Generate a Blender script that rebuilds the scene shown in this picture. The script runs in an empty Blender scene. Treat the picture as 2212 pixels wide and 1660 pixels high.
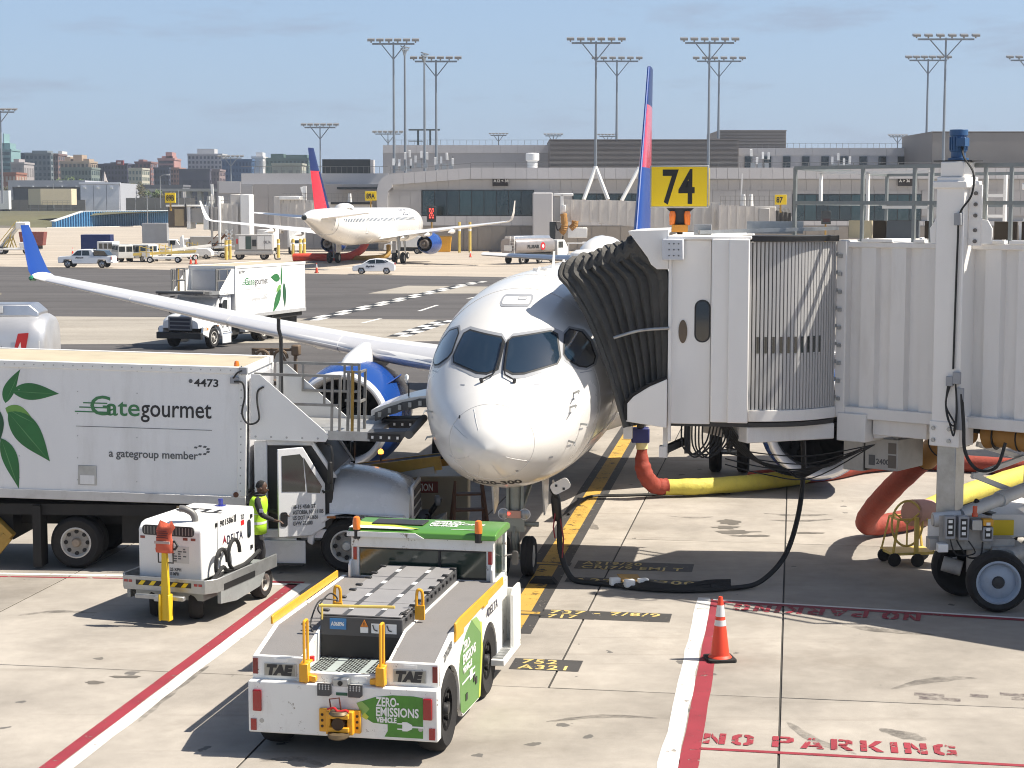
import bpy, math, random
import numpy as np
from mathutils import Vector, Matrix
from mathutils.geometry import delaunay_2d_cdt
random.seed(7)
R = math.radians
SC = bpy.context.scene
COL = SC.collection
# ---------------------------------------------------------------- camera, sky, sun, exposure
PW, PH, FPX, HOR, CAMZ = 2212.0, 1660.0, 3850.0, 442.0, 6.6
PIT = math.atan((PH/2-HOR)/FPX)
cam = bpy.data.cameras.new('camera')
cam.sensor_width = 36.0
cam.lens = 36.0*FPX/PW
cam.clip_start = 0.5
cam.clip_end = 6000
camo = bpy.data.objects.new('camera', cam)
camo.location = (0, 0, CAMZ)
camo.rotation_euler = (math.pi/2-PIT, 0, 0)
COL.objects.link(camo)
SC.camera = camo
SUN_EL, SUN_AZ = R(53), R(93.5)      # azimuth clockwise from +Y: from the right, a hair towards the camera
world = bpy.data.worlds.new('World')
SC.world = world
world.use_nodes = True
wn = world.node_tree.nodes
wl = world.node_tree.links
bg = wn['Background']
sky = wn.new('ShaderNodeTexSky')
sky.sky_type = 'NISHITA'
sky.sun_disc = False
sky.sun_elevation = SUN_EL
sky.sun_rotation = SUN_AZ
sky.air_density = 1.0
sky.dust_density = 1.6
sky.ozone_density = 1.6
# thin grey cloud scraps low over the city and a pale veil, the same all round the sky
tc = wn.new('ShaderNodeTexCoord')
mp = wn.new('ShaderNodeMapping')
mp.inputs['Scale'].default_value = (3.0, 3.0, 15.0)
mp.inputs['Location'].default_value = (0.35, 0.1, 0.25)
wl.new(tc.outputs['Generated'], mp.inputs['Vector'])
cn = wn.new('ShaderNodeTexNoise')
cn.inputs['Scale'].default_value = 2.6
cn.inputs['Detail'].default_value = 7
cn.inputs['Roughness'].default_value = .62
wl.new(mp.outputs['Vector'], cn.inputs['Vector'])
cr = wn.new('ShaderNodeMapRange')
cr.inputs['From Min'].default_value = .54
cr.inputs['From Max'].default_value = .70
cr.inputs['To Max'].default_value = .6
wl.new(cn.outputs['Fac'], cr.inputs['Value'])
cm = wn.new('ShaderNodeMixRGB')
cm.inputs['Color2'].default_value = (3.6, 4.2, 5.4, 1)
wl.new(cr.outputs['Result'], cm.inputs['Fac'])
# haze veil: whitens the blue towards the horizon, gone by mid height
vm = wn.new('ShaderNodeMixRGB')
sx_ = wn.new('ShaderNodeSeparateXYZ')
wl.new(tc.outputs['Generated'], sx_.inputs[0])
vr = wn.new('ShaderNodeMapRange')
vr.interpolation_type = 'SMOOTHSTEP'
for k_, v_ in (('From Min', .10), ('From Max', .62), ('To Min', .46), ('To Max', 0)): vr.inputs[k_].default_value = v_
wl.new(sx_.outputs['Z'], vr.inputs['Value'])
wl.new(vr.outputs['Result'], vm.inputs['Fac'])
vm.inputs['Color2'].default_value = (5.1, 7.3, 11.0, 1)
wl.new(sky.outputs['Color'], vm.inputs['Color1'])
wl.new(vm.outputs['Color'], cm.inputs['Color1'])
wl.new(cm.outputs['Color'], bg.inputs['Color'])
bg.inputs['Strength'].default_value = 0.062
sl = bpy.data.lights.new('sun', 'SUN')
sl.energy = 5.0
sl.angle = R(.55)
sl.color = (1.0, .93, .82)
so = bpy.data.objects.new('sun', sl)
sd = Vector((math.cos(SUN_EL)*math.sin(SUN_AZ), math.cos(SUN_EL)*math.cos(SUN_AZ), math.sin(SUN_EL)))
so.rotation_euler = (-sd).to_track_quat('-Z', 'Y').to_euler()
so.location = (60, -5, 80)
COL.objects.link(so)
vs = SC.view_settings
vs.view_transform = 'Standard'
vs.look = 'None'
vs.exposure = 0.72
vs.gamma = 1.0
SC.display_settings.display_device = 'sRGB'
try: vs.use_curve_mapping = False
except Exception: pass
SC.cycles.max_bounces = 8
SC.cycles.caustics_reflective = False
SC.cycles.caustics_refractive = False
SC.cycles.filter_width = 1.05
# ---------------------------------------------------------------- measuring: where a line of sight meets the ground or a distance
CP, SP = math.cos(PIT), math.sin(PIT)
def ray(u, v):
 a = (u-PW/2)/FPX; b = (PH/2-v)/FPX
 return Vector((a, CP+b*SP, -SP+b*CP))
def G(u, v, z=0.0):
 r = ray(u, v); t = (z-CAMZ)/r.z
 return Vector((r.x*t, r.y*t, z))
def A(u, v, Y):
 r = ray(u, v); t = Y/r.y
 return Vector((r.x*t, Y, CAMZ+r.z*t))
def zat(v, Y): return A(PW/2, v, Y).z
def xat(u, Y): return A(u, HOR, Y).x
# ---------------------------------------------------------------- materials
MATS = {}
def mat(name, col, rough=.5, metal=0.0, var=.12, scale=1.2, bump=0.0, bscale=40, dirt=0.0, dcol=(.10, .085, .07), dscale=2.2,
  streak=(1, 1, 1), spec=.5, coat=0.0, emit=0.0, trans=0.0, alpha=1.0, rnd=0.0, chip=0.0, chipcol=(.06, .05, .045), coord='Object'):
 if name in MATS: return MATS[name]
 m = bpy.data.materials.new(name); m.use_nodes = True
 n = m.node_tree.nodes; l = m.node_tree.links
 p = n['Principled BSDF']
 c4 = (*col, 1)
 p.inputs['Roughness'].default_value = rough
 p.inputs['Metallic'].default_value = metal
 p.inputs['Specular IOR Level'].default_value = spec
 p.inputs['Coat Weight'].default_value = coat
 p.inputs['Coat Roughness'].default_value = .08
 p.inputs['Base Color'].default_value = c4
 if emit: p.inputs['Emission Color'].default_value = c4; p.inputs['Emission Strength'].default_value = emit
 if trans: p.inputs['Transmission Weight'].default_value = trans
 if alpha < 1: p.inputs['Alpha'].default_value = alpha
 t = n.new('ShaderNodeTexCoord')
 mpn = n.new('ShaderNodeMapping'); mpn.inputs['Scale'].default_value = streak
 l.new(t.outputs[coord], mpn.inputs['Vector'])
 vec = mpn.outputs['Vector']
 last = None
 if var:
  x = n.new('ShaderNodeTexNoise'); x.inputs['Scale'].default_value = scale; x.inputs['Detail'].default_value = 6
  x.inputs['Roughness'].default_value = .65
  l.new(vec, x.inputs['Vector'])
  r = n.new('ShaderNodeMapRange'); r.inputs['From Min'].default_value = .25; r.inputs['From Max'].default_value = .75
  r.inputs['To Min'].default_value = 1-var; r.inputs['To Max'].default_value = 1+var*.6
  l.new(x.outputs['Fac'], r.inputs['Value'])
  mx = n.new('ShaderNodeMixRGB'); mx.blend_type = 'MULTIPLY'; mx.inputs['Fac'].default_value = 1
  mx.inputs['Color1'].default_value = c4
  l.new(r.outputs['Result'], mx.inputs['Color2'])
  last = mx.outputs['Color']
  rr = n.new('ShaderNodeMapRange'); rr.inputs['To Min'].default_value = max(.02, rough-.09); rr.inputs['To Max'].default_value = min(1, rough+.12)
  l.new(x.outputs['Fac'], rr.inputs['Value']); l.new(rr.outputs['Result'], p.inputs['Roughness'])
 def layer(last, fac, colr):
  mx = n.new('ShaderNodeMixRGB'); mx.inputs['Color2'].default_value = (*colr, 1)
  if last is None: mx.inputs['Color1'].default_value = c4
  else: l.new(last, mx.inputs['Color1'])
  l.new(fac, mx.inputs['Fac'])
  return mx.outputs['Color']
 if dirt:
  x = n.new('ShaderNodeTexNoise'); x.inputs['Scale'].default_value = dscale; x.inputs['Detail'].default_value = 9; x.inputs['Roughness'].default_value = .72
  l.new(vec, x.inputs['Vector'])
  r = n.new('ShaderNodeMapRange'); r.inputs['From Min'].default_value = .5; r.inputs['From Max'].default_value = .78; r.inputs['To Max'].default_value = dirt
  l.new(x.outputs['Fac'], r.inputs['Value'])
  last = layer(last, r.outputs['Result'], dcol)
 if chip:
  x = n.new('ShaderNodeTexNoise'); x.inputs['Scale'].default_value = 7; x.inputs['Detail'].default_value = 10; x.inputs['Roughness'].default_value = .8
  l.new(t.outputs[coord], x.inputs['Vector'])
  r = n.new('ShaderNodeMapRange'); r.inputs['From Min'].default_value = .72-chip*.12; r.inputs['From Max'].default_value = .74-chip*.12
  l.new(x.outputs['Fac'], r.inputs['Value'])
  last = layer(last, r.outputs['Result'], chipcol)
 if rnd:
  oi = n.new('ShaderNodeObjectInfo')
  r = n.new('ShaderNodeMapRange'); r.inputs['To Min'].default_value = 1-rnd; r.inputs['To Max'].default_value = 1+rnd
  l.new(oi.outputs['Random'], r.inputs['Value'])
  mx = n.new('ShaderNodeMixRGB'); mx.blend_type = 'MULTIPLY'; mx.inputs['Fac'].default_value = 1
  if last is None: mx.inputs['Color1'].default_value = c4
  else: l.new(last, mx.inputs['Color1'])
  l.new(r.outputs['Result'], mx.inputs['Color2']); last = mx.outputs['Color']
 if last is not None: l.new(last, p.inputs['Base Color'])
 if bump:
  x = n.new('ShaderNodeTexNoise'); x.inputs['Scale'].default_value = bscale; x.inputs['Detail'].default_value = 4
  l.new(vec, x.inputs['Vector'])
  b = n.new('ShaderNodeBump'); b.inputs['Strength'].default_value = bump; b.inputs['Distance'].default_value = .02
  l.new(x.outputs['Fac'], b.inputs['Height']); l.new(b.outputs['Normal'], p.inputs['Normal'])
 MATS[name] = m
 return m
WHITE = mat('white_paint', (.80, .80, .78), .32, var=.05, dirt=.16, dcol=(.36, .33, .28), dscale=1.6, streak=(1, 1, .35), coat=.15)
TUGW = mat('scuffed_white_paint', (.80, .80, .77), .36, var=.06, dirt=.42, dcol=(.38, .33, .26), dscale=2.0, streak=(1, 1, .5), chip=1.05, chipcol=(.20, .16, .12))
AIRW = mat('gloss_aircraft_white', (.73, .715, .685), .24, var=.04, scale=.5, dirt=.12, dcol=(.45, .42, .38), dscale=1.1, coat=.3)
TRUCKW = mat('truck_box_white', (.79, .79, .785), .40, var=.05, dirt=.42, dcol=(.42, .40, .36), dscale=1.3, streak=(1, 1, .22))
BRIDGE = mat('bridge_cream_white', (.75, .73, .705), .45, var=.07, dirt=.42, dcol=(.40, .35, .30), dscale=1.1, streak=(1, 1, .25))
BRIDGE2 = mat('bridge_cab_white', (.82, .80, .77), .40, var=.05, dirt=.10, dcol=(.45, .40, .34), dscale=1.3, streak=(1, 1, .3))
BLACK = mat('black_paint', (.012, .012, .013), .45, var=.3)
RUBBER = mat('tyre_rubber', (.016, .015, .015), .85, var=.3, scale=6, dirt=.22, dcol=(.07, .062, .052), bump=.2)
DARK = mat('dark_steel', (.045, .045, .047), .5, .3, var=.3, dirt=.3, dcol=(.09, .07, .05))
UNDER = mat('underbody_black', (.018, .017, .016), .75, var=.3, dirt=.35, dcol=(.05, .04, .03))
GREYM = mat('galvanised_steel', (.42, .43, .43), .42, .75, var=.2, scale=5, dirt=.35, dcol=(.14, .11, .08))
RAIL = mat('grey_rail', (.30, .29, .27), .5, .4, var=.25, scale=4, dirt=.5, dcol=(.12, .09, .06))
ALU = mat('bare_aluminium', (.62, .62, .63), .33, .9, var=.12, scale=2, dirt=.15, dcol=(.25, .24, .22))
CHROME = mat('polished_lip', (.74, .74, .75), .28, .2, var=.05)
STEELW = mat('steel_wheel_white', (.55, .53, .49), .42, .1, var=.2, dirt=.65, dcol=(.16, .12, .09), dscale=5)
YEL = mat('safety_yellow', (.76, .37, .018), .42, var=.1, dirt=.25, dcol=(.26, .15, .04), dscale=3, chip=.1)
YELD = mat('worn_yellow', (.42, .25, .045), .55, var=.25, dirt=.55, dcol=(.10, .06, .03), dscale=4)
YELP = mat('pale_yellow_paint', (.70, .52, .13), .5, var=.12, dirt=.3, dcol=(.3, .2, .08))
SIGNY = mat('sign_yellow', (.86, .60, .006), .38, var=.05, dirt=.06, dcol=(.5, .36, .05))
SIGNK = mat('sign_black', (.012, .012, .012), .5, var=0)
RED = mat('signal_red', (.60, .022, .025), .4, var=.1)
REDL = mat('red_lens', (.33, .006, .010), .15, var=.1, coat=.5)
ORANGE = mat('cone_orange', (.74, .062, .024), .5, var=.1, dirt=.3, dcol=(.35, .06, .03), dscale=6)
REFL = mat('reflective_band', (.70, .70, .70), .3, var=.15, dirt=.2, dcol=(.4, .38, .36), dscale=8)
AMBER = mat('amber_lens', (.85, .20, .02), .15, var=.05, coat=.5)
AMBERLIT = mat('amber_lens_lit', (1.0, .33, .04), .2, var=0, emit=3)
GLASSD = mat('dark_window_glass', (.010, .016, .018), .05, var=0, spec=.8, coat=.4)
GLASSB = mat('cockpit_glass', (.012, .026, .045), .06, var=0, spec=.9, coat=.6)
GLASSG = mat('terminal_glass', (.016, .042, .044), .07, var=.5, scale=.35, spec=.8, coat=.5, rnd=.6)
GLASST = mat('cab_glass_green', (.022, .040, .030), .06, var=.15, spec=.7, coat=.4)
GREYP = mat('grey_frame_paint', (.30, .31, .33), .4, var=.08)
DECK = mat('grey_grip_deck', (.215, .205, .20), .78, var=.13, scale=3, bump=.35, bscale=220, dirt=.35, dcol=(.12, .11, .10), dscale=3)
COVER = mat('grey_cover_panel', (.27, .262, .26), .5, var=.10, scale=2, dirt=.2, dcol=(.17, .16, .15))
COVERD = mat('dark_grey_panel', (.07, .07, .072), .5, var=.15, dirt=.25, dcol=(.12, .11, .10))
GREENL = mat('leaf_green_film', (.085, .235, .042), .32, var=.08)
GREENP = mat('pale_green_film', (.24, .42, .10), .32, var=.08)
GREENY = mat('lime_yellow_film', (.52, .58, .06), .35, var=.08)
GREEND = mat('green_film_scuffed', (.070, .25, .026), .35, var=.1, dirt=.5, dcol=(.02, .05, .015), dscale=5, chip=.3, chipcol=(.03, .05, .03))
INKW = mat('white_lettering', (.82, .82, .80), .4, var=0)
INKK = mat('black_lettering', (.02, .02, .022), .5, var=0)
INKNAVY = mat('navy_lettering', (.03, .03, .055), .45, var=0)
INKG = mat('green_lettering', (.045, .19, .07), .45, var=0)
INKGY = mat('grey_lettering', (.10, .105, .11), .5, var=0)
DBLUE = mat('deep_airline_blue', (.008, .045, .23), .34, var=.06, spec=.25)
DNAVY = mat('navy_fin', (.010, .024, .11), .34, var=.05, spec=.25)
DRED = mat('fin_red', (.62, .02, .045), .22, var=.05, coat=.4)
CANVAS = mat('black_bellows_canvas', (.080, .077, .071), .9, var=.25, scale=3, dirt=.3, dcol=(.10, .09, .075), bump=.3, bscale=60)
SLATG = mat('grey_curtain_slat', (.45, .445, .44), .42, .1, var=.08, dirt=.2, dcol=(.2, .19, .17), streak=(1, 1, .2))
HOSER = mat('red_hose', (.30, .048, .028), .75, var=.2, scale=5, dirt=.4, dcol=(.14, .045, .03), dscale=4, bump=.7, bscale=14)
HOSEY = mat('yellow_hose', (.58, .50, .08), .65, var=.12, dirt=.5, dcol=(.30, .25, .08), dscale=4, bump=.7, bscale=14)
HOSEO = mat('orange_duct', (.38, .19, .045), .65, var=.15, dirt=.3, dcol=(.2, .1, .03))
CABLE = mat('black_cable', (.014, .014, .014), .6, var=.2)
WDISC = mat('dusty_wheel_disc', (.30, .28, .25), .5, .1, var=.3, scale=8, dirt=.5, dcol=(.10, .07, .05), dscale=7)
WOOD = mat('brown_steps', (.16, .075, .04), .6, var=.2, dirt=.4, dcol=(.06, .04, .03))
BEIGE = mat('beige_metal', (.55, .47, .31), .5, var=.12, dirt=.2, dcol=(.3, .24, .16))
# ---------------------------------------------------------------- mesh building
class MB:
 """collects faces of one part"""
 def __init__(s, T=None): s.v = []; s.f = []; s.mi = []; s.T = T; s.cur = 0
 def add(s, vs, fs):
  o = len(s.v)
  if s.T is not None: vs = [s.T @ Vector(p) for p in vs]
  s.v += [tuple(p) for p in vs]
  s.f += [tuple(i+o for i in f) for f in fs]; s.mi += [s.cur]*len(fs)
  return s
 def b(s, x0, x1, y0, y1, z0, z1):
  return s.add([(x0, y0, z0), (x1, y0, z0), (x1, y1, z0), (x0, y1, z0), (x0, y0, z1), (x1, y0, z1), (x1, y1, z1), (x0, y1, z1)],
                     [(0, 3, 2, 1), (4, 5, 6, 7), (0, 1, 5, 4), (1, 2, 6, 5), (2, 3, 7, 6), (3, 0, 4, 7)])
 def bar(s, a, b, w, h=None, up=(0, 0, 1)):
  a = Vector(a); b = Vector(b); h = h or w
  d = (b-a).normalized(); u = Vector(up)
  if abs(d.dot(u)) > .98: u = Vector((0, 1, 0))
  x = d.cross(u).normalized()*w/2; y = x.cross(d).normalized()*h/2
  return s.add([a-x-y, a+x-y, a+x+y, a-x+y, b-x-y, b+x-y, b+x+y, b-x+y],
                     [(3, 2, 1, 0), (4, 5, 6, 7), (0, 1, 5, 4), (1, 2, 6, 5), (2, 3, 7, 6), (3, 0, 4, 7)])
 def ring(s, c, x, y, r, n): return [c+x*(r*math.cos(2*math.pi*i/n))+y*(r*math.sin(2*math.pi*i/n)) for i in range(n)]
 def cyl(s, a, b, r0, r1=None, n=12, cap=True):
  r1 = r0 if r1 is None else r1
  a = Vector(a); b = Vector(b); d = (b-a).normalized()
  u = Vector((0, 0, 1)) if abs(d.z) < .9 else Vector((1, 0, 0))
  x = d.cross(u).normalized(); y = d.cross(x)
  vs = s.ring(a, x, y, r0, n)+s.ring(b, x, y, r1, n)
  fs = [(i, i+n, (i+1) % n+n, (i+1) % n) for i in range(n)]
  if cap: fs += [tuple(range(n)), tuple(range(2*n-1, n-1, -1))]
  return s.add(vs, fs)
 def lathe(s, prof, o, d, n=24, cap=True):
  """prof: (radius, distance along d)"""
  o = Vector(o); d = Vector(d).normalized()
  u = Vector((0, 0, 1)) if abs(d.z) < .9 else Vector((1, 0, 0))
  x = d.cross(u).normalized(); y = d.cross(x)
  vs = []
  for r, h in prof: vs += s.ring(o+d*h, x, y, max(r, 1e-4), n)
  fs = []
  for k in range(len(prof)-1):
   for i in range(n):
    j = (i+1) % n; fs.append((k*n+i, (k+1)*n+i, (k+1)*n+j, k*n+j))
  if cap and prof[0][0] > .002: fs.append(tuple(range(n)))
  if cap and prof[-1][0] > .002: fs.append(tuple(range(len(prof)*n-1, (len(prof)-1)*n-1, -1)))
  return s.add(vs, fs)
 def tube(s, pts, r, n=8, cap=True):
  pts = [Vector(p) for p in pts]; vs = []; m = len(pts)
  rs = r if isinstance(r, (list, tuple)) else [r]*m
  px = None
  for i, p in enumerate(pts):
   d = (pts[min(i+1, m-1)]-pts[max(i-1, 0)]).normalized()
   if px is None:
    u = Vector((0, 0, 1)) if abs(d.z) < .9 else Vector((1, 0, 0)); x = d.cross(u).normalized()
   else:
    x = (px-d*px.dot(d)); x = x.normalized() if x.length > 1e-6 else d.orthogonal().normalized()
   px = x; y = d.cross(x)
   vs += s.ring(p, x, y, rs[i], n)
  fs = []
  for k in range(m-1):
   for i in range(n):
    j = (i+1) % n; fs.append((k*n+i, (k+1)*n+i, (k+1)*n+j, k*n+j))
  if cap: fs += [tuple(range(n)), tuple(range(m*n-1, (m-1)*n-1, -1))]
  return s.add(vs, fs)
 def loft(s, rings, cap=True, closed=True):
  n = len(rings[0]); vs = [p for r in rings for p in r]; fs = []
  for k in range(len(rings)-1):
   for i in range(n if closed else n-1):
    j = (i+1) % n; fs.append((k*n+i, k*n+j, (k+1)*n+j, (k+1)*n+i))
  if cap and closed: fs += [tuple(range(n-1, -1, -1)), tuple(range((len(rings)-1)*n, len(rings)*n))]
  return s.add(vs, fs)
 def prism(s, poly, ax, a0, a1):
  """2-D polygon extruded along axis ax ('x': poly=(y,z), 'y': (x,z), 'z': (x,y))"""
  def P(p, a): return {'x': (a, p[0], p[1]), 'y': (p[0], a, p[1]), 'z': (p[0], p[1], a)}[ax]
  n = len(poly); vs = [P(p, a0) for p in poly]+[P(p, a1) for p in poly]
  fs = [tuple(range(n-1, -1, -1)), tuple(range(n, 2*n))]+[(i, (i+1) % n, (i+1) % n+n, i+n) for i in range(n)]
  return s.add(vs, fs)
 def q(s, *p): return s.add(p, [tuple(range(len(p)))])
 def ob(s, name, m, parent=None, bev=0.0, seg=2, ang=35, smooth=True, loc=None, rot=None, **kw):
  me = bpy.data.meshes.new(name); me.from_pydata(s.v, [], s.f); me.validate()
  ms = m if isinstance(m, (list, tuple)) else [m]
  for x in ms: me.materials.append(x)
  if len(ms) > 1 and len(me.polygons) == len(s.mi): me.polygons.foreach_set('material_index', s.mi)
  import bmesh
  bm = bmesh.new(); bm.from_mesh(me); bmesh.ops.recalc_face_normals(bm, faces=bm.faces); bm.to_mesh(me); bm.free()
  if smooth:
   me.polygons.foreach_set('use_smooth', [True]*len(me.polygons)); me.set_sharp_from_angle(angle=R(ang))
  o = bpy.data.objects.new(name, me); COL.objects.link(o)
  if parent is not None: o.parent = parent
  if loc is not None: o.location = loc
  if rot is not None: o.rotation_euler = rot
  if bev:
   bv = o.modifiers.new('bevel', 'BEVEL'); bv.width = bev; bv.segments = seg; bv.limit_method = 'ANGLE'; bv.angle_limit = R(40)
   bv.harden_normals = False
  for k, x in kw.items(): o[k] = x
  return o
def inst(o, loc, rot=None, parent=None, scale=None):
 """another piece of the same kind sharing its mesh"""
 c = o.copy(); COL.objects.link(c); c.location = loc
 if rot is not None: c.rotation_euler = rot
 if scale is not None: c.scale = scale
 if parent is not None: c.parent = parent
 return c
def thing(name, label, cat, loc=(0, 0, 0), rz=0.0, group=None, kind=None):
 o = bpy.data.objects.new(name, None); COL.objects.link(o); o.empty_display_size = .3
 o.location = loc; o.rotation_euler = (0, 0, R(rz)); o['label'] = label; o['category'] = cat
 if group: o['group'] = group
 if kind: o['kind'] = kind
 return o
def tag(o, label, cat, group=None):
 o['label'] = label; o['category'] = cat
 if group: o['group'] = group
 return o
def dup(r0, loc, rz=0.0, label=None, scale=None):
 kids = {}
 for o in list(COL.objects):
  if o.parent is not None: kids.setdefault(o.parent.name, []).append(o)
 def cp(o, par):
  c = o.copy(); COL.objects.link(c); c.parent = par
  for k in kids.get(o.name, []): cp(k, c)
  return c
 c = cp(r0, None); c.location = loc; c.rotation_euler = (0, 0, R(rz))
 if label: c['label'] = label
 if scale: c.scale = scale
 return c
FACE_FRONT = (math.pi/2, 0, 0)           # reads along +X, seen from -Y
FACE_RIGHT = (math.pi/2, 0, math.pi/2)   # reads along +Y, seen from +X
FACE_UP = (0, 0, 0)
def text(body, size, m, parent, loc, rot=FACE_FRONT, bold=0.0, sx=1.0, al='LEFT', name='lettering', shear=0.0, spc=1.0, ext=.0015, fn=None, lines=.95):
 c = bpy.data.curves.new(name, 'FONT'); c.body = body; c.size = size; c.align_x = al; c.offset = bold; c.extrude = ext
 c.shear = shear; c.space_character = spc; c.resolution_u = 3; c.space_line = lines
 o = bpy.data.objects.new('tmp_text', c); COL.objects.link(o)
 dg = bpy.context.evaluated_depsgraph_get()
 me = bpy.data.meshes.new_from_object(o.evaluated_get(dg))
 bpy.data.objects.remove(o); bpy.data.curves.remove(c)
 for v in me.vertices: v.co.x *= sx
 if fn:
  for v in me.vertices: v.co = fn(v.co)
 me.materials.clear(); me.materials.append(m)
 r = bpy.data.objects.new(name, me); COL.objects.link(r)
 if parent is not None: r.parent = parent
 if loc is not None: r.location = loc; r.rotation_euler = rot
 return r
def surf_fill(poly, step, fn):
 """polygon in 2-D filled with a grid of points, then carried onto a surface by fn"""
 pts = []; n = len(poly)
 for i in range(n):
  a = Vector(poly[i]); b = Vector(poly[(i+1) % n]); k = max(1, int((b-a).length/step))
  pts += [a.lerp(b, j/k) for j in range(k)]
 nb = len(pts)
 xs = [p.x for p in pts]; ys = [p.y for p in pts]
 def ins(x, y):
  c = False; j = nb-1
  for i in range(nb):
   if (pts[i].y > y) != (pts[j].y > y) and x < (pts[j].x-pts[i].x)*(y-pts[i].y)/(pts[j].y-pts[i].y)+pts[i].x: c = not c
   j = i
  return c
 allp = list(pts); y = min(ys)+step*.6
 while y < max(ys):
  x = min(xs)+step*.6
  while x < max(xs):
   if ins(x, y) and min((Vector((x, y))-p).length for p in pts) > step*.4: allp.append(Vector((x, y)))
   x += step
  y += step
 vv, _, ff, *_ = delaunay_2d_cdt(allp, [], [list(range(nb))], 1, 1e-6)
 return MB().add([fn(p.x, p.y) for p in vv], [tuple(f) for f in ff])
def rpoly(cx, cy, w, h, r, n=4):
 o = []
 for sx, sy, a0 in ((1, 1, 0), (-1, 1, 90), (-1, -1, 180), (1, -1, 270)):
  for i in range(n+1):
   a = R(a0+90*i/n); o.append((cx+sx*(w/2-r)+r*math.cos(a), cy+sy*(h/2-r)+r*math.sin(a)))
 return o
def grow(poly, d):
 n = len(poly); ar = sum(poly[i][0]*poly[(i+1) % n][1]-poly[(i+1) % n][0]*poly[i][1] for i in range(n)); sg = 1 if ar > 0 else -1
 o = []
 for i in range(n):
  a = Vector(poly[i-1]); b = Vector(poly[i]); c = Vector(poly[(i+1) % n])
  e1 = (b-a).normalized(); e2 = (c-b).normalized()
  n1 = Vector((e1.y, -e1.x))*sg; n2 = Vector((e2.y, -e2.x))*sg
  k = n1+n2; k = k/max(.35, k.length_squared/2) if k.length > 1e-6 else n1
  o.append((b.x+k.x*d, b.y+k.y*d))
 return o
def pc(xs, ys, x):
 n = len(xs); h = [xs[i+1]-xs[i] for i in range(n-1)]; d = [(ys[i+1]-ys[i])/h[i] for i in range(n-1)]
 m = [d[0]]+[0 if d[i-1]*d[i] <= 0 else 2*d[i-1]*d[i]/(d[i-1]+d[i]) for i in range(1, n-1)]+[d[-1]]
 x = min(max(x, xs[0]), xs[-1]); i = max(j for j in range(n-1) if xs[j] <= x)
 t = (x-xs[i])/h[i]
 return (2*t**3-3*t*t+1)*ys[i]+(t**3-2*t*t+t)*h[i]*m[i]+(3*t*t-2*t**3)*ys[i+1]+(t**3-t*t)*h[i]*m[i+1]
def cat_rom(pts, k=6):
 pts = [Vector(p) for p in pts]; o = []
 for i in range(len(pts)-1):
  p0 = pts[max(i-1, 0)]; p1 = pts[i]; p2 = pts[i+1]; p3 = pts[min(i+2, len(pts)-1)]
  for j in range(k):
   t = j/k
   o.append(.5*((2*p1)+(p2-p0)*t+(2*p0-5*p1+4*p2-p3)*t*t+(3*p1-p0-3*p2+p3)*t**3))
 return o+[pts[-1]]
def wheel(parent, c, r, w, ax=(1, 0, 0), out=1, rimr=.6, rm=None, hubm=None, holes=8, name='wheel', n=28, deep=.25):
 """tyre with a dished rim and hub; ax = axle direction, outer side at +ax*out. thing > wheel > rim, hub"""
 c = Vector(c); d = Vector(ax).normalized()*out
 m = MB(); rr = r*rimr; h = w/2
 m.lathe([(rr, -h*.8), (r*.86, -h), (r*.97, -h*.72), (r, -h*.35), (r, h*.35), (r*.97, h*.72), (r*.86, h), (rr, h*.8), (rr*.98, h*.5), (rr*.98, -h*.5), (rr, -h*.8)], c, d, n)
 t = m.ob(name, RUBBER, parent, ang=40)
 q = MB(); q.lathe([(rr*1.02, h*.84), (rr*.93, h*.88), (rr*.86, h*.55), (rr*.80, h*.35)], c, d, n, False)
 q.ob('rim', rm or STEELW, t)
 q = MB(); q.lathe([(rr*.80, h*.36), (rr*.55, h*(1-deep*3)), (rr*.30, h*(1-deep*2.6)), (0, h*(1-deep*2.6))], c, d, n)
 q.ob('wheel_disc', WDISC if rm is None or rm == STEELW else rm, t)
 if holes:
  u = Vector((0, 0, 1)); x = d.cross(u).normalized(); y = d.cross(x); k = MB()
  for i in range(holes):
   a = 2*math.pi*i/holes; p = c+(x*math.cos(a)+y*math.sin(a))*rr*.72+d*(h*(1-deep*1.6))
   k.cyl(p-d*.02, p+d*.012, rr*.14, n=10)
  k.ob('rim_hole', UNDER, t, kind='stuff')
 hb = MB(); hb.lathe([(rr*.3, h*.1), (rr*.3, h*.7), (rr*.24, h*.95), (0, h*1.0)], c, d, 14); hb.ob('hub', hubm or rm or STEELW, t)
 return t
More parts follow.
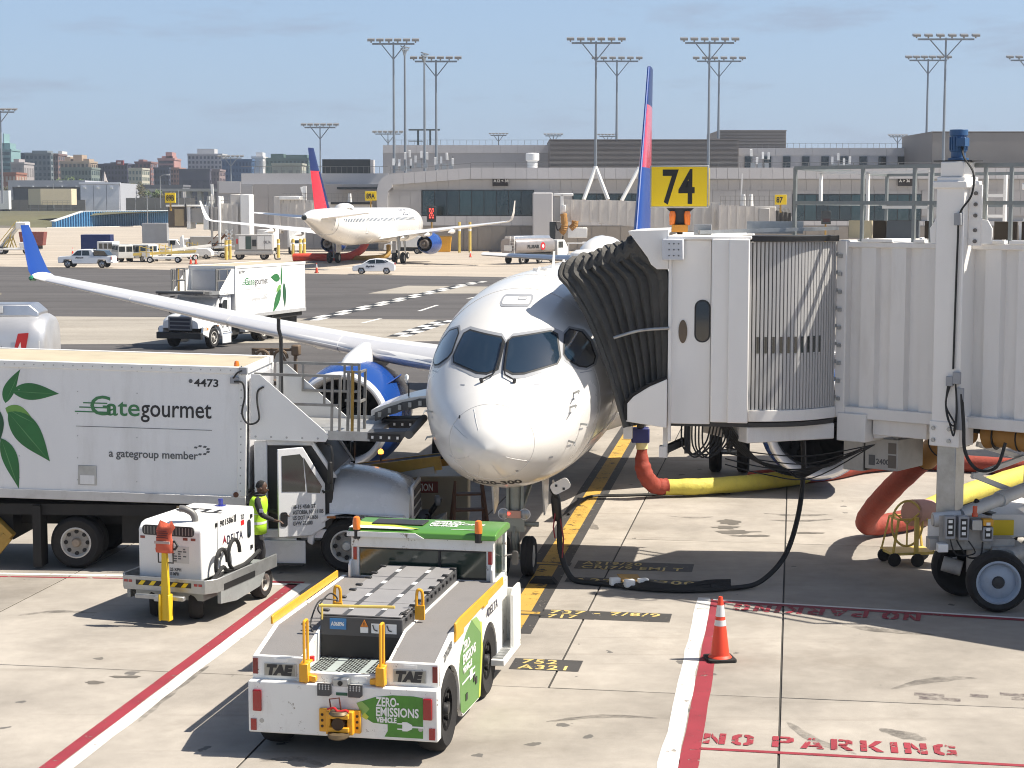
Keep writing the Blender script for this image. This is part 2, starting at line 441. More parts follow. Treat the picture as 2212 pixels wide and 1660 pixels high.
# ================================================================ GROUND
def ground_mat(name, col, spots=.5, streak=(1, 1, 1), sscale=.35, contrast=.25, rnd=0.0, fine=60, crack=.0, oil=(.10, .095, .09)):
 m = bpy.data.materials.new(name); m.use_nodes = True
 n = m.node_tree.nodes; l = m.node_tree.links; p = n['Principled BSDF']
 p.inputs['Roughness'].default_value = .85; p.inputs['Specular IOR Level'].default_value = .25
 g = n.new('ShaderNodeNewGeometry')
 mpn = n.new('ShaderNodeMapping'); mpn.inputs['Scale'].default_value = streak; mpn.inputs['Rotation'].default_value = (0, 0, R(9))
 l.new(g.outputs['Position'], mpn.inputs['Vector'])
 def noise(sc, det, ro, vec):
  x = n.new('ShaderNodeTexNoise'); x.inputs['Scale'].default_value = sc; x.inputs['Detail'].default_value = det; x.inputs['Roughness'].default_value = ro
  l.new(vec, x.inputs['Vector']); return x.outputs['Fac']
 def rng(s, a, b, c, d):
  r = n.new('ShaderNodeMapRange'); r.inputs['From Min'].default_value = a; r.inputs['From Max'].default_value = b
  r.inputs['To Min'].default_value = c; r.inputs['To Max'].default_value = d; l.new(s, r.inputs['Value']); return r.outputs['Result']
 def mul(c, f):
  x = n.new('ShaderNodeMixRGB'); x.blend_type = 'MULTIPLY'; x.inputs['Fac'].default_value = 1
  if isinstance(c, tuple): x.inputs['Color1'].default_value = c
  else: l.new(c, x.inputs['Color1'])
  l.new(f, x.inputs['Color2']); return x.outputs['Color']
 def mixc(c, f, col2):
  x = n.new('ShaderNodeMixRGB'); l.new(c, x.inputs['Color1']); x.inputs['Color2'].default_value = (*col2, 1); l.new(f, x.inputs['Fac']); return x.outputs['Color']
 v = mpn.outputs['Vector']; pos = g.outputs['Position']
 c = mul((*col, 1), rng(noise(sscale, 8, .62, v), .25, .75, 1-contrast, 1+contrast*.6))
 c = mul(c, rng(noise(3.0, 6, .7, pos), .3, .7, .90, 1.07))
 c = mul(c, rng(noise(fine, 3, .6, pos), .3, .7, .90, 1.08))
 # oil drips and rubber flecks
 vo = n.new('ShaderNodeTexVoronoi'); vo.inputs['Scale'].default_value = 1.1; vo.inputs['Randomness'].default_value = 1
 wv = n.new('ShaderNodeMixRGB'); wv.blend_type = 'ADD'; wv.inputs['Fac'].default_value = .35
 nz = n.new('ShaderNodeTexNoise'); nz.inputs['Scale'].default_value = 4; nz.inputs['Detail'].default_value = 5; l.new(pos, nz.inputs['Vector'])
 l.new(pos, wv.inputs['Color1']); l.new(nz.outputs['Color'], wv.inputs['Color2']); l.new(wv.outputs['Color'], vo.inputs['Vector'])
 sz = rng(noise(.45, 3, .5, pos), .42, .68, .015, .15)
 lt = n.new('ShaderNodeMath'); lt.operation = 'LESS_THAN'; l.new(vo.outputs['Distance'], lt.inputs[0]); l.new(sz, lt.inputs[1])
 mm = n.new('ShaderNodeMath'); mm.operation = 'MULTIPLY'; l.new(lt.outputs[0], mm.inputs[0]); mm.inputs[1].default_value = spots
 c = mixc(c, mm.outputs[0], oil)
 # soft brown stains, smears along the driving direction
 st = rng(noise(.22, 9, .7, pos), .54, .78, 0, .72)
 c = mixc(c, st, (col[0]*.45, col[1]*.42, col[2]*.38))
 sm = n.new('ShaderNodeMapping'); sm.inputs['Scale'].default_value = (.16, 2.6, 1); sm.inputs['Rotation'].default_value = (0, 0, R(11)); l.new(pos, sm.inputs['Vector'])
 c = mixc(c, rng(noise(1.0, 6, .6, sm.outputs['Vector']), .60, .76, 0, .34), (col[0]*.42, col[1]*.40, col[2]*.38))
 if rnd:
  oi = n.new('ShaderNodeObjectInfo'); c = mul(c, rng(oi.outputs['Random'], 0, 1, 1-rnd, 1+rnd))
 l.new(c, p.inputs['Base Color'])
 b = n.new('ShaderNodeBump'); b.inputs['Strength'].default_value = .25; b.inputs['Distance'].default_value = .01
 l.new(noise(fine*1.5, 4, .6, pos), b.inputs['Height']); l.new(b.outputs['Normal'], p.inputs['Normal'])
 return m
CONC = ground_mat('apron_concrete', (.365, .332, .290), spots=.85, contrast=.36, rnd=.10)
CONCF = ground_mat('far_concrete', (.43, .375, .31), spots=.0, streak=(.05, .55, 1), sscale=.5, contrast=.30, fine=8)
ASPH = ground_mat('asphalt', (.098, .092, .090), spots=.0, streak=(.05, .5, 1), sscale=.7, contrast=.38, fine=14)
CONCS = ground_mat('strip_concrete', (.345, .315, .27), spots=.0, streak=(.05, .6, 1), sscale=.6, contrast=.25, fine=10)
JOINT = mat('joint_filler', (.06, .056, .05), .9)
def sheet(name, poly, z, m, parent=None, **kw):
 vs = [(p[0], p[1], z) for p in poly]
 return MB().add(vs, [tuple(range(len(vs)))]).ob(name, m, parent, smooth=False, **kw)
base = sheet('apron', [(-900, -40), (900, -40), (900, 1500), (-900, 1500)], -.024, CONCF, kind='structure')
jb = Matrix.Rotation(R(-9), 4, 'Z')
def JB(x, y): return jb @ Vector((x, y, 0))
sheet('joint_bed', [JB(-26, 1.0), JB(32, 1.0), JB(32, 57.2), JB(-26, 57.2)], -.018, JOINT, base)
# near slabs, one object each, joints open
SX, SY = 6.3, 11.08
def slab_mesh(w):
 m = MB(); g = .014; m.b(g, w-g, g, SY-g, -.016, 0); return m
s0 = None; s1 = None
for j in range(5):
 for i in range(-4, 5):
  x0 = -.1+i*SX; y0 = 23.7+(j-2)*SY
  halves = [(x0, SX)] if not (i == -1 and j >= 2) else [(x0, SX/2), (x0+SX/2, SX/2)]
  for xx, w in halves:
   p = JB(xx, y0)
   if w == SX:
    if s0 is None: s0 = slab_mesh(w).ob('slab', CONC, base, loc=p, rot=(0, 0, R(-9)), bev=.006, seg=1)
    else: inst(s0, p)
   else:
    if s1 is None: s1 = slab_mesh(w).ob('slab', CONC, base, loc=p, rot=(0, 0, R(-9)), bev=.006, seg=1)
    else: inst(s1, p)
# taxi lane and strips
def gp(*uv): return [G(*p) for p in uv]
sheet('service_road', [JB(-60, 57.3), JB(60, 57.3), G(1900, 722), G(1106, 735), G(400, 742), G(-200, 745)], -.020, ASPH, kind='structure')
sheet('concrete_strip', [G(-200, 745), G(400, 742), G(1106, 735), G(1900, 722), G(1900, 685), G(1106, 692), G(361, 685), G(-200, 681)], -.019, CONCS, kind='structure')
sheet('taxi_lane', [G(-200, 681), G(361, 685), G(1106, 692), G(1900, 685), G(2300, 606), G(1106, 599), G(700, 592), G(500, 586), G(100, 577), G(-200, 573)], -.020, ASPH, kind='structure')
sheet('concrete_patch', [G(795, 634), G(1060, 634), G(1060, 619), G(880, 617)], -.016, CONCS, base)
# ---------------------------------------------------------------- painted markings
def paint_mat(name, col, wear=.35, wsc=5, under=None, op=1.0):
 m = bpy.data.materials.new(name); m.use_nodes = True
 n = m.node_tree.nodes; l = m.node_tree.links; p = n['Principled BSDF']; p.inputs['Roughness'].default_value = .7
 g = n.new('ShaderNodeNewGeometry')
 x = n.new('ShaderNodeTexNoise'); x.inputs['Scale'].default_value = wsc; x.inputs['Detail'].default_value = 10; x.inputs['Roughness'].default_value = .78
 l.new(g.outputs['Position'], x.inputs['Vector'])
 r = n.new('ShaderNodeMapRange'); r.inputs['From Min'].default_value = .62-.2*wear; r.inputs['From Max'].default_value = .66-.18*wear; l.new(x.outputs['Fac'], r.inputs['Value'])
 y = n.new('ShaderNodeTexNoise'); y.inputs['Scale'].default_value = 1.3; y.inputs['Detail'].default_value = 7; l.new(g.outputs['Position'], y.inputs['Vector'])
 r2 = n.new('ShaderNodeMapRange'); r2.inputs['From Min'].default_value = .3; r2.inputs['From Max'].default_value = .7; r2.inputs['To Min'].default_value = .8; r2.inputs['To Max'].default_value = 1.08
 l.new(y.outputs['Fac'], r2.inputs['Value'])
 a = n.new('ShaderNodeMixRGB'); a.blend_type = 'MULTIPLY'; a.inputs['Fac'].default_value = 1; a.inputs['Color1'].default_value = (*col, 1); l.new(r2.outputs['Result'], a.inputs['Color2'])
 l.new(a.outputs['Color'], p.inputs['Base Color'])
 r.inputs['To Min'].default_value = op; r.inputs['To Max'].default_value = 0
 if op < 1: r.inputs['From Min'].default_value = .38; r.inputs['From Max'].default_value = .62
 l.new(r.outputs['Result'], p.inputs['Alpha'])
 return m
PRED = paint_mat('red_ground_paint', (.27, .028, .042), .2)
PREDW = paint_mat('worn_red_ground_paint', (.30, .032, .046), .42, 5)
PREDF = paint_mat('faded_dark_paint', (.10, .075, .085), .5, 5, op=.7)
PWHT = paint_mat('white_ground_paint', (.72, .70, .66), .18)
PYEL = paint_mat('yellow_ground_paint', (.52, .32, .06), .35, 3)
PYLT = paint_mat('stencil_yellow', (.62, .47, .17), .25, 8, (.06, .058, .055))
PBLK = paint_mat('black_ground_paint', (.055, .052, .05), .25)
def strip(name, a, b, w0, w1, m, z, wob=0.0):
 """painted band along the line a->b between the offsets w0 and w1"""
 a = Vector(a).to_2d(); b = Vector(b).to_2d(); d = (b-a); L = d.length; d /= L; nrm = Vector((d.y, -d.x)); k = max(1, int(L/.6)) if wob else 1
 rnd = random.Random(3); vs = []
 for i in range(k+1):
  p = a+d*(L*i/k)
  for w in (w0, w1):
   q = p+nrm*(w+(rnd.uniform(-wob, wob) if wob else 0)); vs.append((q.x, q.y, z))
 return MB().add(vs, [(2*i, 2*i+1, 2*i+3, 2*i+2) for i in range(k)]).ob(name, m, base, smooth=False)
# lead-in line
a = JB(-4.17, 14); c0 = G(1175, 1240); c1 = G(1358, 940); dd = (c1-c0).normalized()
la, lb = c0-dd*4.5, c1+dd*14
strip('lead_in_line', la, lb, -.36, .36, PBLK, .004)
strip('lead_in_line', la, lb, -.17, .17, PYEL, .008)
# left safety line: red inside, white outside
l0, l1 = G(110, 1660), G(640, 1262)
dl = (l1-l0).normalized(); l0 = l0-dl*3
strip('safety_line', l0, l1, -.15, .045, PRED, .004, .006)
strip('safety_line', l0, l1+dl*.05, .055, .26, PWHT, .004, .012)
strip('safety_line', G(648, 1262), G(470, 1258), -.12, .0, PWHT, .004)
strip('safety_line', G(655, 1261), G(470, 1256), .0, .14, PRED, .0045)
strip('safety_line', G(-30, 1238), G(290, 1243), -.02, .12, PWHT, .004)
strip('safety_line', G(-30, 1245), G(290, 1250), -.02, .06, PREDW, .004)
# right no-parking bay
r0, r1 = G(1502, 1640), G(1560, 1296); dr = (r1-r0).normalized(); r0 = r0-dr*2
strip('bay_line', r0, r1, -.18, .05, PRED, .004, .008)
strip('bay_line', r0, r1+dr*.1, -.42, -.19, PWHT, .004, .02)
t0, t1 = G(1540, 1297), G(2100, 1331)
strip('bay_line', t0, t1+(t1-t0)*.5, -.09, .0, PWHT, .006)
strip('bay_line', t0+(t1-t0)*.02, t1+(t1-t0)*.5, .01, .15, PRED, .006)
b0, b1 = G(1503, 1616), G(2260, 1656)
strip('bay_line', b0, b1, -.02, .07, PRED, .006)
def fit2(o, w):
 k = w/max(v.co.x for v in o.data.vertices)
 for v in o.data.vertices: v.co.x *= k
def gtext(s, p, size, m, deg, z=.009, bold=.02, sx=1.0, al='LEFT', spc=1.05):
 return text(s, size, m, base, (p.x, p.y, z), (0, 0, R(deg)), bold, sx, al, 'stencil_lettering', spc=spc, ext=0)
_V = lambda x0, x1, y0=0, y1=1: [(x0, y0), (x1, y0), (x1, y1), (x0, y1)]
STEN = {'N': [_V(0, .24), _V(.58, .82), [(.27, 1), (.27, .62), (.55, 0), (.55, .38)]],
 'O': [[(.36, 0), (.36, .2), (.24, .28), (.24, .72), (.36, .8), (.36, 1), (.2, 1), (0, .82), (0, .18), (.2, 0)], [(.44, 0), (.6, 0), (.8, .18), (.8, .82), (.6, 1), (.44, 1), (.44, .8), (.56, .72), (.56, .28), (.44, .2)]],
 'P': [_V(0, .24), [(.29, .42), (.62, .42), (.8, .55), (.8, .88), (.62, 1), (.29, 1), (.29, .82), (.5, .82), (.55, .76), (.55, .66), (.5, .6), (.29, .6)]],
 'A': [[(0, 0), (.24, 0), (.41, .6), (.41, 1), (.32, 1)], [(.46, 1), (.55, 1), (.88, 0), (.63, 0), (.58, .2), (.3, .2), (.35, .36), (.52, .36), (.46, .6)]],
 'R': [_V(0, .24), [(.29, .42), (.62, .42), (.8, .55), (.8, .88), (.62, 1), (.29, 1), (.29, .82), (.5, .82), (.55, .76), (.55, .66), (.5, .6), (.29, .6)], [(.32, .38), (.56, .38), (.84, 0), (.57, 0)]],
 'K': [_V(0, .24), [(.28, .5), (.56, 1), (.84, 1), (.5, .5)], [(.28, .46), (.5, .46), (.86, 0), (.58, 0)]],
 'I': [_V(0, .26)],
 'G': [[(.36, 0), (.36, .2), (.24, .28), (.24, .72), (.36, .8), (.36, 1), (.2, 1), (0, .82), (0, .18), (.2, 0)], [(.44, .8), (.58, .8), (.58, .7), (.8, .7), (.8, .84), (.62, 1), (.44, 1)], [(.44, 0), (.8, 0), (.8, .5), (.48, .5), (.48, .34), (.58, .34), (.58, .2), (.44, .2)]]}
def stencil(s, p, w, h, deg, z):
 tot = sum((max(q[0] for P in STEN[c] for q in P)+.24) if c != ' ' else .45 for c in s)-.24; k = w/tot; x = 0; m = MB()
 for c in s:
  if c == ' ': x += .45; continue
  for P in STEN[c]: m.add([((x+a)*k, b*h, 0) for a, b in P], [tuple(range(len(P)))])
  x += max(q[0] for P in STEN[c] for q in P)+.24
 m.ob('stencil_lettering', PREDW, base, smooth=False, loc=(p.x, p.y, z), rot=(0, 0, R(deg)))
pn = G(1518, 1607); stencil('NO PARKING', pn, 3.05, .44, -9.6, .009)
pf = G(1990, 1329); stencil('NO PARKING', pf, 3.0, .46, 165, .011)
def board(name, c, w, d, lines, size, deg=-9, sx=1.3):
 c = Vector(c); q = Matrix.Rotation(R(deg), 4, 'Z')
 pts = [c+q @ Vector((x*w/2, y*d/2, 0)) for x, y in ((-1, -1), (1, -1), (1, 1), (-1, 1))]
 sheet('stencil_panel', pts, .004, PBLK, base)
 k = len(lines)
 for i, s in enumerate(lines):
  if not s: continue
  o = c+q @ Vector((-w/2+.12, d/2-(i+1)*d/k+d/k*.12, 0))
  fit2(gtext(s, o, size, PYLT, deg, .008, .006, sx, spc=1.12), (w-.3)*min(1, len(s)/max(len(q_) for q_ in lines)))
board('stop', G(*(1180, 1437)), 1.0, .62, ['752', 'A321'], .33)
board('stop', G(*(1308, 1331)), 2.1, .60, ['737 - 7/8/9', '717'], .32)
board('stop', G(*(1370, 1224)), 2.15, .72, ['A319/20', 'CRJ7/9 EMJ T'], .36)
board('stop', G(*(1372, 1257)), 2.45, .42, ['A220-1/300'], .40)
for u, v in ((1130, 1325), (1190, 1219)):
 c = G(u, v); q = Matrix.Rotation(R(-9), 4, 'Z')
 for w, h, m, z in ((.75, .30, PBLK, .0085), (.55, .16, PYEL, .0125)):
  sheet('stop_bar', [c+q @ Vector((x*w/2, y*h/2, 0)) for x, y in ((-1, -1), (1, -1), (1, 1), (-1, 1))], z, m, base)
# faded older lettering at the right
rq = random.Random(8)
for u0, v0, u1, v1 in ((1975, 1500, 2040, 1504), (1985, 1508, 2075, 1514), (2095, 1503, 2135, 1506), (2160, 1500, 2260, 1506), (2185, 1510, 2260, 1515)):
 p0, p1 = G(u0, v0), G(u1, v1); strip('faded_marking', p0, p1, -.07, .07, PREDF, .005, .03)
# dark spill left of the hose and tyre smears
STAIN = mat('spill_stain', (.14, .125, .105), .55, var=.2, coord='Generated')
def blot(c, w, h, seed):
 rd = random.Random(seed); pts = []
 for i in range(22):
  an = 2*math.pi*i/22; r = 1+rd.uniform(-.32, .3); pts.append((c.x+math.cos(an)*w*r, c.y+math.sin(an)*h*r))
 sheet('oil_stain', pts, .0035, STAIN, base)
for i, (u, v, w, h) in enumerate([(1575, 1128, .22, .3), (1568, 1140, .28, .18), (1590, 1150, .42, .2), (1625, 1158, .38, .12), (205, 1475, .15, .08), (270, 1463, .2, .07), (1745, 1152, .3, .1)]): blot(G(u, v), w, h, i)
TYRE = paint_mat('tyre_mark', (.07, .065, .06), .5, 2.2, op=.5)
def smear(pts, w, seed):
 pp = cat_rom([G(*p) for p in pts], 6); rd = random.Random(seed); vs = []
 for i, p in enumerate(pp):
  d = (pp[min(i+1, len(pp)-1)]-pp[max(i-1, 0)]).normalized(); n_ = Vector((d.y, -d.x, 0)); q = w*math.sin(math.pi*(i+.6)/(len(pp)+.2))*rd.uniform(.7, 1.2)
  vs += [(p.x-n_.x*q, p.y-n_.y*q, .0036), (p.x+n_.x*q, p.y+n_.y*q, .0036)]
 MB().add(vs, [(2*i, 2*i+1, 2*i+3, 2*i+2) for i in range(len(pp)-1)]).ob('tyre_mark', TYRE, base, smooth=False)
for i, (P, w) in enumerate((([(1925, 1490), (1990, 1474), (2060, 1466), (2110, 1466)], .12), ([(1900, 1575), (1960, 1590), (2000, 1600)], .16), ([(1650, 1110), (1720, 1114), (1790, 1112)], .14), ([(1655, 1124), (1730, 1126), (1800, 1122)], .12), ([(1440, 1115), (1500, 1119), (1540, 1117)], .1), ([(1290, 1145), (1250, 1128), (1190, 1120)], .2), ([(40, 1330), (120, 1322), (210, 1325)], .1), ([(700, 1655), (640, 1640), (560, 1645)], .1), ([(1180, 1560), (1300, 1548), (1420, 1552)], .08), ([(300, 1560), (360, 1500), (450, 1440)], .1), ([(1820, 1350), (1900, 1362), (2020, 1372)], .14), ([(1700, 1560), (1760, 1600), (1850, 1630)], .09))): smear(P, w, i)
# chequered taxi-route edges
CHW = paint_mat('white_dash', (.66, .65, .62), .1, 5, (.1, .095, .09)); CHK = paint_mat('black_dash', (.025, .025, .025), .1, 5, (.1, .095, .09))
for (p0, p1, k) in ((G(668, 692), G(985, 619), 17), (G(858, 727), G(966, 692), 9), (G(985, 619), G(1040, 608), 5)):
 d = (p1-p0)/k; n_ = Vector((d.y, -d.x, 0)).normalized()*.55
 for i in range(k):
  q0 = p0+d*i; q1 = q0+d*1.0
  for sgn, m in ((1, CHW if i % 2 == 0 else CHK), (-1, CHK if i % 2 == 0 else CHW)):
   sheet('route_dash', [q0, q1, q1+n_*sgn, q0+n_*sgn], -.012, m, base)
for u0, v0, u1, v1 in ((782, 698, 822, 688), (905, 672, 945, 659), (1010, 645, 1046, 638), (-40, 690, 60, 689)):
 strip('lane_dash', G(u0, v0), G(u1, v1), -.12, .12, CHW, -.012)
strip('lane_line', G(690, 583), G(760, 578), -.15, .15, CHW, -.012)
for u0, v0, u1, v1 in ((330, 572, 700, 571), (120, 572, 330, 572)):
 strip('lane_line', G(u0, v0), G(u1, v1), -.4, .1, mat('grey_edge_line', (.5, .46, .4), .8), -.012)
strip('lane_line', G(860, 870), G(935, 868), -.1, .1, CHW, .006)
# ================================================================ FAR LAND AND CITY
GRASS = mat('rough_grass', (.105, .10, .05), .9, var=.35, scale=.08, dirt=.5, dcol=(.16, .13, .075), dscale=.05, coord='Object')
SOIL = mat('stony_bank', (.13, .115, .09), .9, var=.4, scale=.1, dirt=.5, dcol=(.06, .055, .045), dscale=.3)
# raised land behind the sheet-pile wall
wl0, wl1 = G(113, 492), G(420, 485)
land = MB()
land.loft([[(-700, 500, 0), (-160, 512, 0), (wl0.x-2, wl0.y+1, .0), (wl1.x, wl1.y+2, 0), (700, wl1.y+30, 0)],
           [(-700, 520, 3.0), (-160, 528, 2.8), (wl0.x-8, wl0.y+14, 2.2), (wl1.x, wl1.y+3.2, 4.4), (700, wl1.y+32, 4.4)],
           [(-700, 580, 4.5), (-160, 560, 4.4), (wl0.x+20, wl0.y+22, 4.3), (wl1.x, wl1.y+6, 4.6), (700, wl1.y+36, 4.6)],
           [(-1600, 2600, 5.0), (-400, 2600, 5.0), (0, 2600, 5.0), (500, 2600, 5), (1800, 2600, 5)]], cap=False, closed=False)
land.ob('embankment', GRASS, None, kind='structure', smooth=True)
bm_ = MB(); rw = []
for j in range(9):
 f = j/8; rw.append([(-340+i*4.1, 508+j*3.2, max(-.05, (3.1*math.sin(math.pi*min(1, f*.8))**.8)*random.uniform(.62, 1.2)*(1-max(0, (i-40)/9.5))) if 0 < j else -.05) for i in range(50)])
bm_.loft(rw, cap=False, closed=False); bm_.ob('rubble_bank', SOIL, None, kind='structure', smooth=False)
for a, b in ((G(18, 482), G(175, 489)), (G(-20, 462), G(160, 474))): MB().bar(a+Vector((0, -6, .6)), b+Vector((0, -6, .6)), .5, .9).ob('jersey_barrier', mat('barrier_concrete', (.45, .44, .42), .85), None, kind='structure')
# blue sheet-pile wall, each pile a piece
PILE = mat('blue_sheet_pile', (.06, .22, .42), .5, var=.25, scale=.8, dirt=.35, dcol=(.03, .06, .1), streak=(1, 1, .2))
wall = thing('sheet_pile_wall', 'long blue corrugated sheet-pile wall along the far edge of the apron', 'wall', wl0)
dw = (wl1-wl0); Lw = dw.length; dw.normalize(); aw = math.atan2(dw.y, dw.x); npile = 62; pw = Lw/npile
pm = {}
for i in range(npile):
 h = 4.5 if i > 11 else 1.7+2.8*i/11
 key = round(h, 2)
 if key not in pm:
  m = MB(); m.prism([(0, 0), (pw*.12, -1.1), (pw*.48, -1.1), (pw*.6, 0), (pw, 0), (pw, .15), (0, .15)], 'z', 0, h)
  pm[key] = m.ob('sheet_pile', PILE, wall, loc=(dw.x*pw*i, dw.y*pw*i, 0), rot=(0, 0, aw), smooth=False)
 else: inst(pm[key], (dw.x*pw*i, dw.y*pw*i, 0), (0, 0, aw))
cp_ = MB(); e = dw*pw*12
cp_.bar((0, 0, 1.75), e+Vector((0, 0, 4.6)), 1.6, .22); cp_.bar(e+Vector((0, 0, 4.6)), dw*Lw+Vector((0, 0, 4.6)), 1.6, .22)
cp_.ob('coping', mat('pale_coping', (.55, .56, .55), .7), wall)
MB().bar(G(100, 493), G(305, 489)+Vector((0, -1, 0)), .5, .3).ob('kerb', mat('pale_kerb', (.62, .60, .56), .8), None, kind='structure')
def city(name, label, u0, u1, vt, Y, col, floors=8, bays=5, wcol=(.03, .045, .06), side=0, vb=428, wfrac=.55, depth=18, strips=False, group='city buildings beyond the airport', rough=.7, top=None):
 """a far block: wall mass, a grid of window panes standing 5 cm proud, roof parapet"""
 x0, x1 = xat(u0, Y), xat(u1, Y); z0, z1 = 3.0, zat(vt, Y)
 w = x1-x0
 t = thing(name, label, 'building', ((x0+x1)/2, Y, z0), side, group)
 wm = mat('city_wall_%02d%02d%02d' % tuple(int(c*99) for c in col), col, rough, var=.12, scale=.1)
 gm = mat('city_glass_%02d%02d%02d' % tuple(int(c*99) for c in wcol), wcol, .25, var=.3, scale=.2)
 m = MB(); m.b(-w/2, w/2, 0, depth, 0, z1-z0); m.ob('wall', wm, t, smooth=False)
 q = MB(); H_ = z1-z0; fh = H_/floors; bw = w/bays
 for i in range(floors):
  for j in (range(1) if strips else range(bays)):
   if strips: q.b(-w/2+.6, w/2-.6, -.08, .1, i*fh+fh*.2, i*fh+fh*(.2+wfrac))
   else: q.b(-w/2+(j+.5-wfrac/2)*bw, -w/2+(j+.5+wfrac/2)*bw, -.08, .1, i*fh+fh*.22, i*fh+fh*.78)
  if not strips:
   for j in range(4): q.b(w/2-.1, w/2+.08, (j+.2)*depth/4, (j+.8)*depth/4, i*fh+fh*.22, i*fh+fh*.78)
 q.ob('windows', gm, t, smooth=False, kind='stuff')
 p = MB(); p.b(-w/2-.25, w/2+.25, -.25, .35, H_, H_+.9); p.b(-w/2-.25, w/2+.25, depth-.35, depth+.2, H_, H_+.9)
 for sx in (-1, 1): p.b(sx*w/2-.3, sx*w/2+.3, .35, depth-.35, H_, H_+.9)
 p.ob('parapet', wm, t, smooth=False)
 if top:
  r = MB()
  for (fx, fw, hh) in top: r.b(w*fx-w*fw/2, w*fx+w*fw/2, depth*.2, depth*.8, H_-.01, H_+hh)
  r.ob('roof_plant', wm, t, smooth=False)
 return t
CY = [
 ('glass_tower', 'teal glass tower with a roof mast at the far left of the skyline', -12, 27, 326, 930, (.20, .33, .34), 11, 4, (.05, .11, .13), dict(strips=True, top=[(0.1, .5, 4), (0, .04, 9)])),
 ('office_block', 'dark blue slab block just right of the teal glass tower', 28, 58, 334, 960, (.05, .085, .13), 9, 4, (.03, .06, .10), {}),
 ('apartment_tower', 'grey balcony tower, the widest block at the left of the skyline', 57, 112, 334, 900, (.17, .20, .22), 10, 6, (.04, .07, .09), dict(top=[(0, .6, 2)])),
 ('apartment_tower', 'narrow brown brick tower attached right of the widest grey balcony block', 112, 128, 336, 905, (.20, .13, .12), 10, 3, (.05, .05, .06), {}),
 ('office_block', 'white stepped block peeping over the tan terraces', 124, 141, 339, 940, (.58, .57, .56), 7, 3, (.15, .17, .2), dict(top=[(-.2, .5, 3)])),
 ('apartment_block', 'tan terraced apartment block with ragged roof line', 132, 194, 352, 880, (.40, .31, .23), 8, 7, (.10, .09, .08), dict(top=[(-.3, .2, 3), (.05, .3, 4), (.35, .2, 2)])),
 ('apartment_block', 'green glazed block standing in front of the tan terraces', 134, 199, 366, 860, (.18, .22, .20), 6, 9, (.05, .08, .08), {}),
 ('apartment_block', 'taupe windowless block in front of the dark blue slab', 26, 54, 355, 850, (.36, .33, .33), 3, 2, (.28, .26, .26), dict(top=[(-.25, .4, 2.5)])),
 ('brick_house', 'low red brick house at the far left under the teal tower', 4, 36, 377, 800, (.30, .13, .09), 4, 4, (.45, .38, .32), {}),
 ('office_block', 'plain dark navy block left of the tower with the red sign', 204, 229, 358, 930, (.04, .05, .085), 8, 4, (.02, .03, .05), {}),
 ('office_block', 'dark navy tower carrying a red rooftop sign box', 227, 277, 357, 920, (.06, .06, .10), 9, 7, (.025, .03, .05), dict(top=[(-.1, .4, 1.5)])),
 ('apartment_block', 'pale green and cream low block right of the red-signed tower', 279, 308, 367, 860, (.48, .46, .38), 7, 4, (.16, .20, .18), {}),
 ('apartment_tower', 'brown red brick tower behind the cream block', 293, 327, 353, 930, (.23, .12, .11), 9, 4, (.09, .07, .07), dict(top=[(-.2, .3, 2)])),
 ('apartment_tower', 'tower under construction with dark lower floors and pink stepped crown', 334, 366, 366, 890, (.055, .065, .10), 8, 5, (.03, .035, .05), {}),
 ('apartment_tower', 'salmon brick wing right of the tower under construction', 364, 388, 366, 895, (.42, .23, .17), 9, 4, (.14, .09, .08), {}),
 ('construction_floors', 'open pink concrete floors of the unfinished tower top', 343, 378, 346, 905, (.42, .24, .22), 12, 5, (.06, .05, .06), dict(strips=True, top=[(0, .7, 2), (.1, .4, 4)])),
 ('apartment_tower', 'tall pale balcony tower, the highest on the skyline', 407, 481, 336, 940, (.46, .46, .47), 12, 9, (.10, .12, .15), dict(top=[(.0, .5, 3.5)])),
 ('office_block', 'wide dark purple block with fine vertical ribs', 388, 454, 369, 860, (.085, .085, .12), 1, 26, (.05, .05, .07), {}),
 ('office_block', 'mauve brick flank block beside the ribbed purple block', 454, 475, 370, 865, (.26, .20, .20), 7, 3, (.14, .11, .12), {}),
 ('office_block', 'broad blue glass block behind the terminal gate bridges', 481, 545, 348, 900, (.05, .11, .22), 8, 9, (.03, .075, .16), {}),
 ('office_block', 'white block right of the broad blue glass block', 545, 569, 342, 910, (.62, .62, .63), 4, 2, (.5, .5, .52), dict(top=[(.1, .6, 3)])),
 ('office_block', 'green glass block with white roof frame near the fin', 575, 667, 345, 920, (.08, .14, .13), 8, 11, (.04, .08, .08), dict(top=[(-.25, .3, 3), (.2, .5, 2.5)])),
 ('rooftop_block', 'beige windowless block standing before the green glass block', 588, 653, 357, 840, (.36, .36, .30), 2, 4, (.27, .27, .23), dict(vb=400)),
 ('warehouse', 'low dark sheds under the viaduct right of the cream block', 300, 395, 404, 780, (.15, .15, .17), 2, 9, (.4, .38, .36), {}),
]
for nm, lb, u0, u1, vt, Y, col, fl, by, wc, kw in CY:
 k = dict(kw); k.pop('vb', None)
 city(nm, lb, u0, u1, vt, Y, col, fl, by, wc, **k)
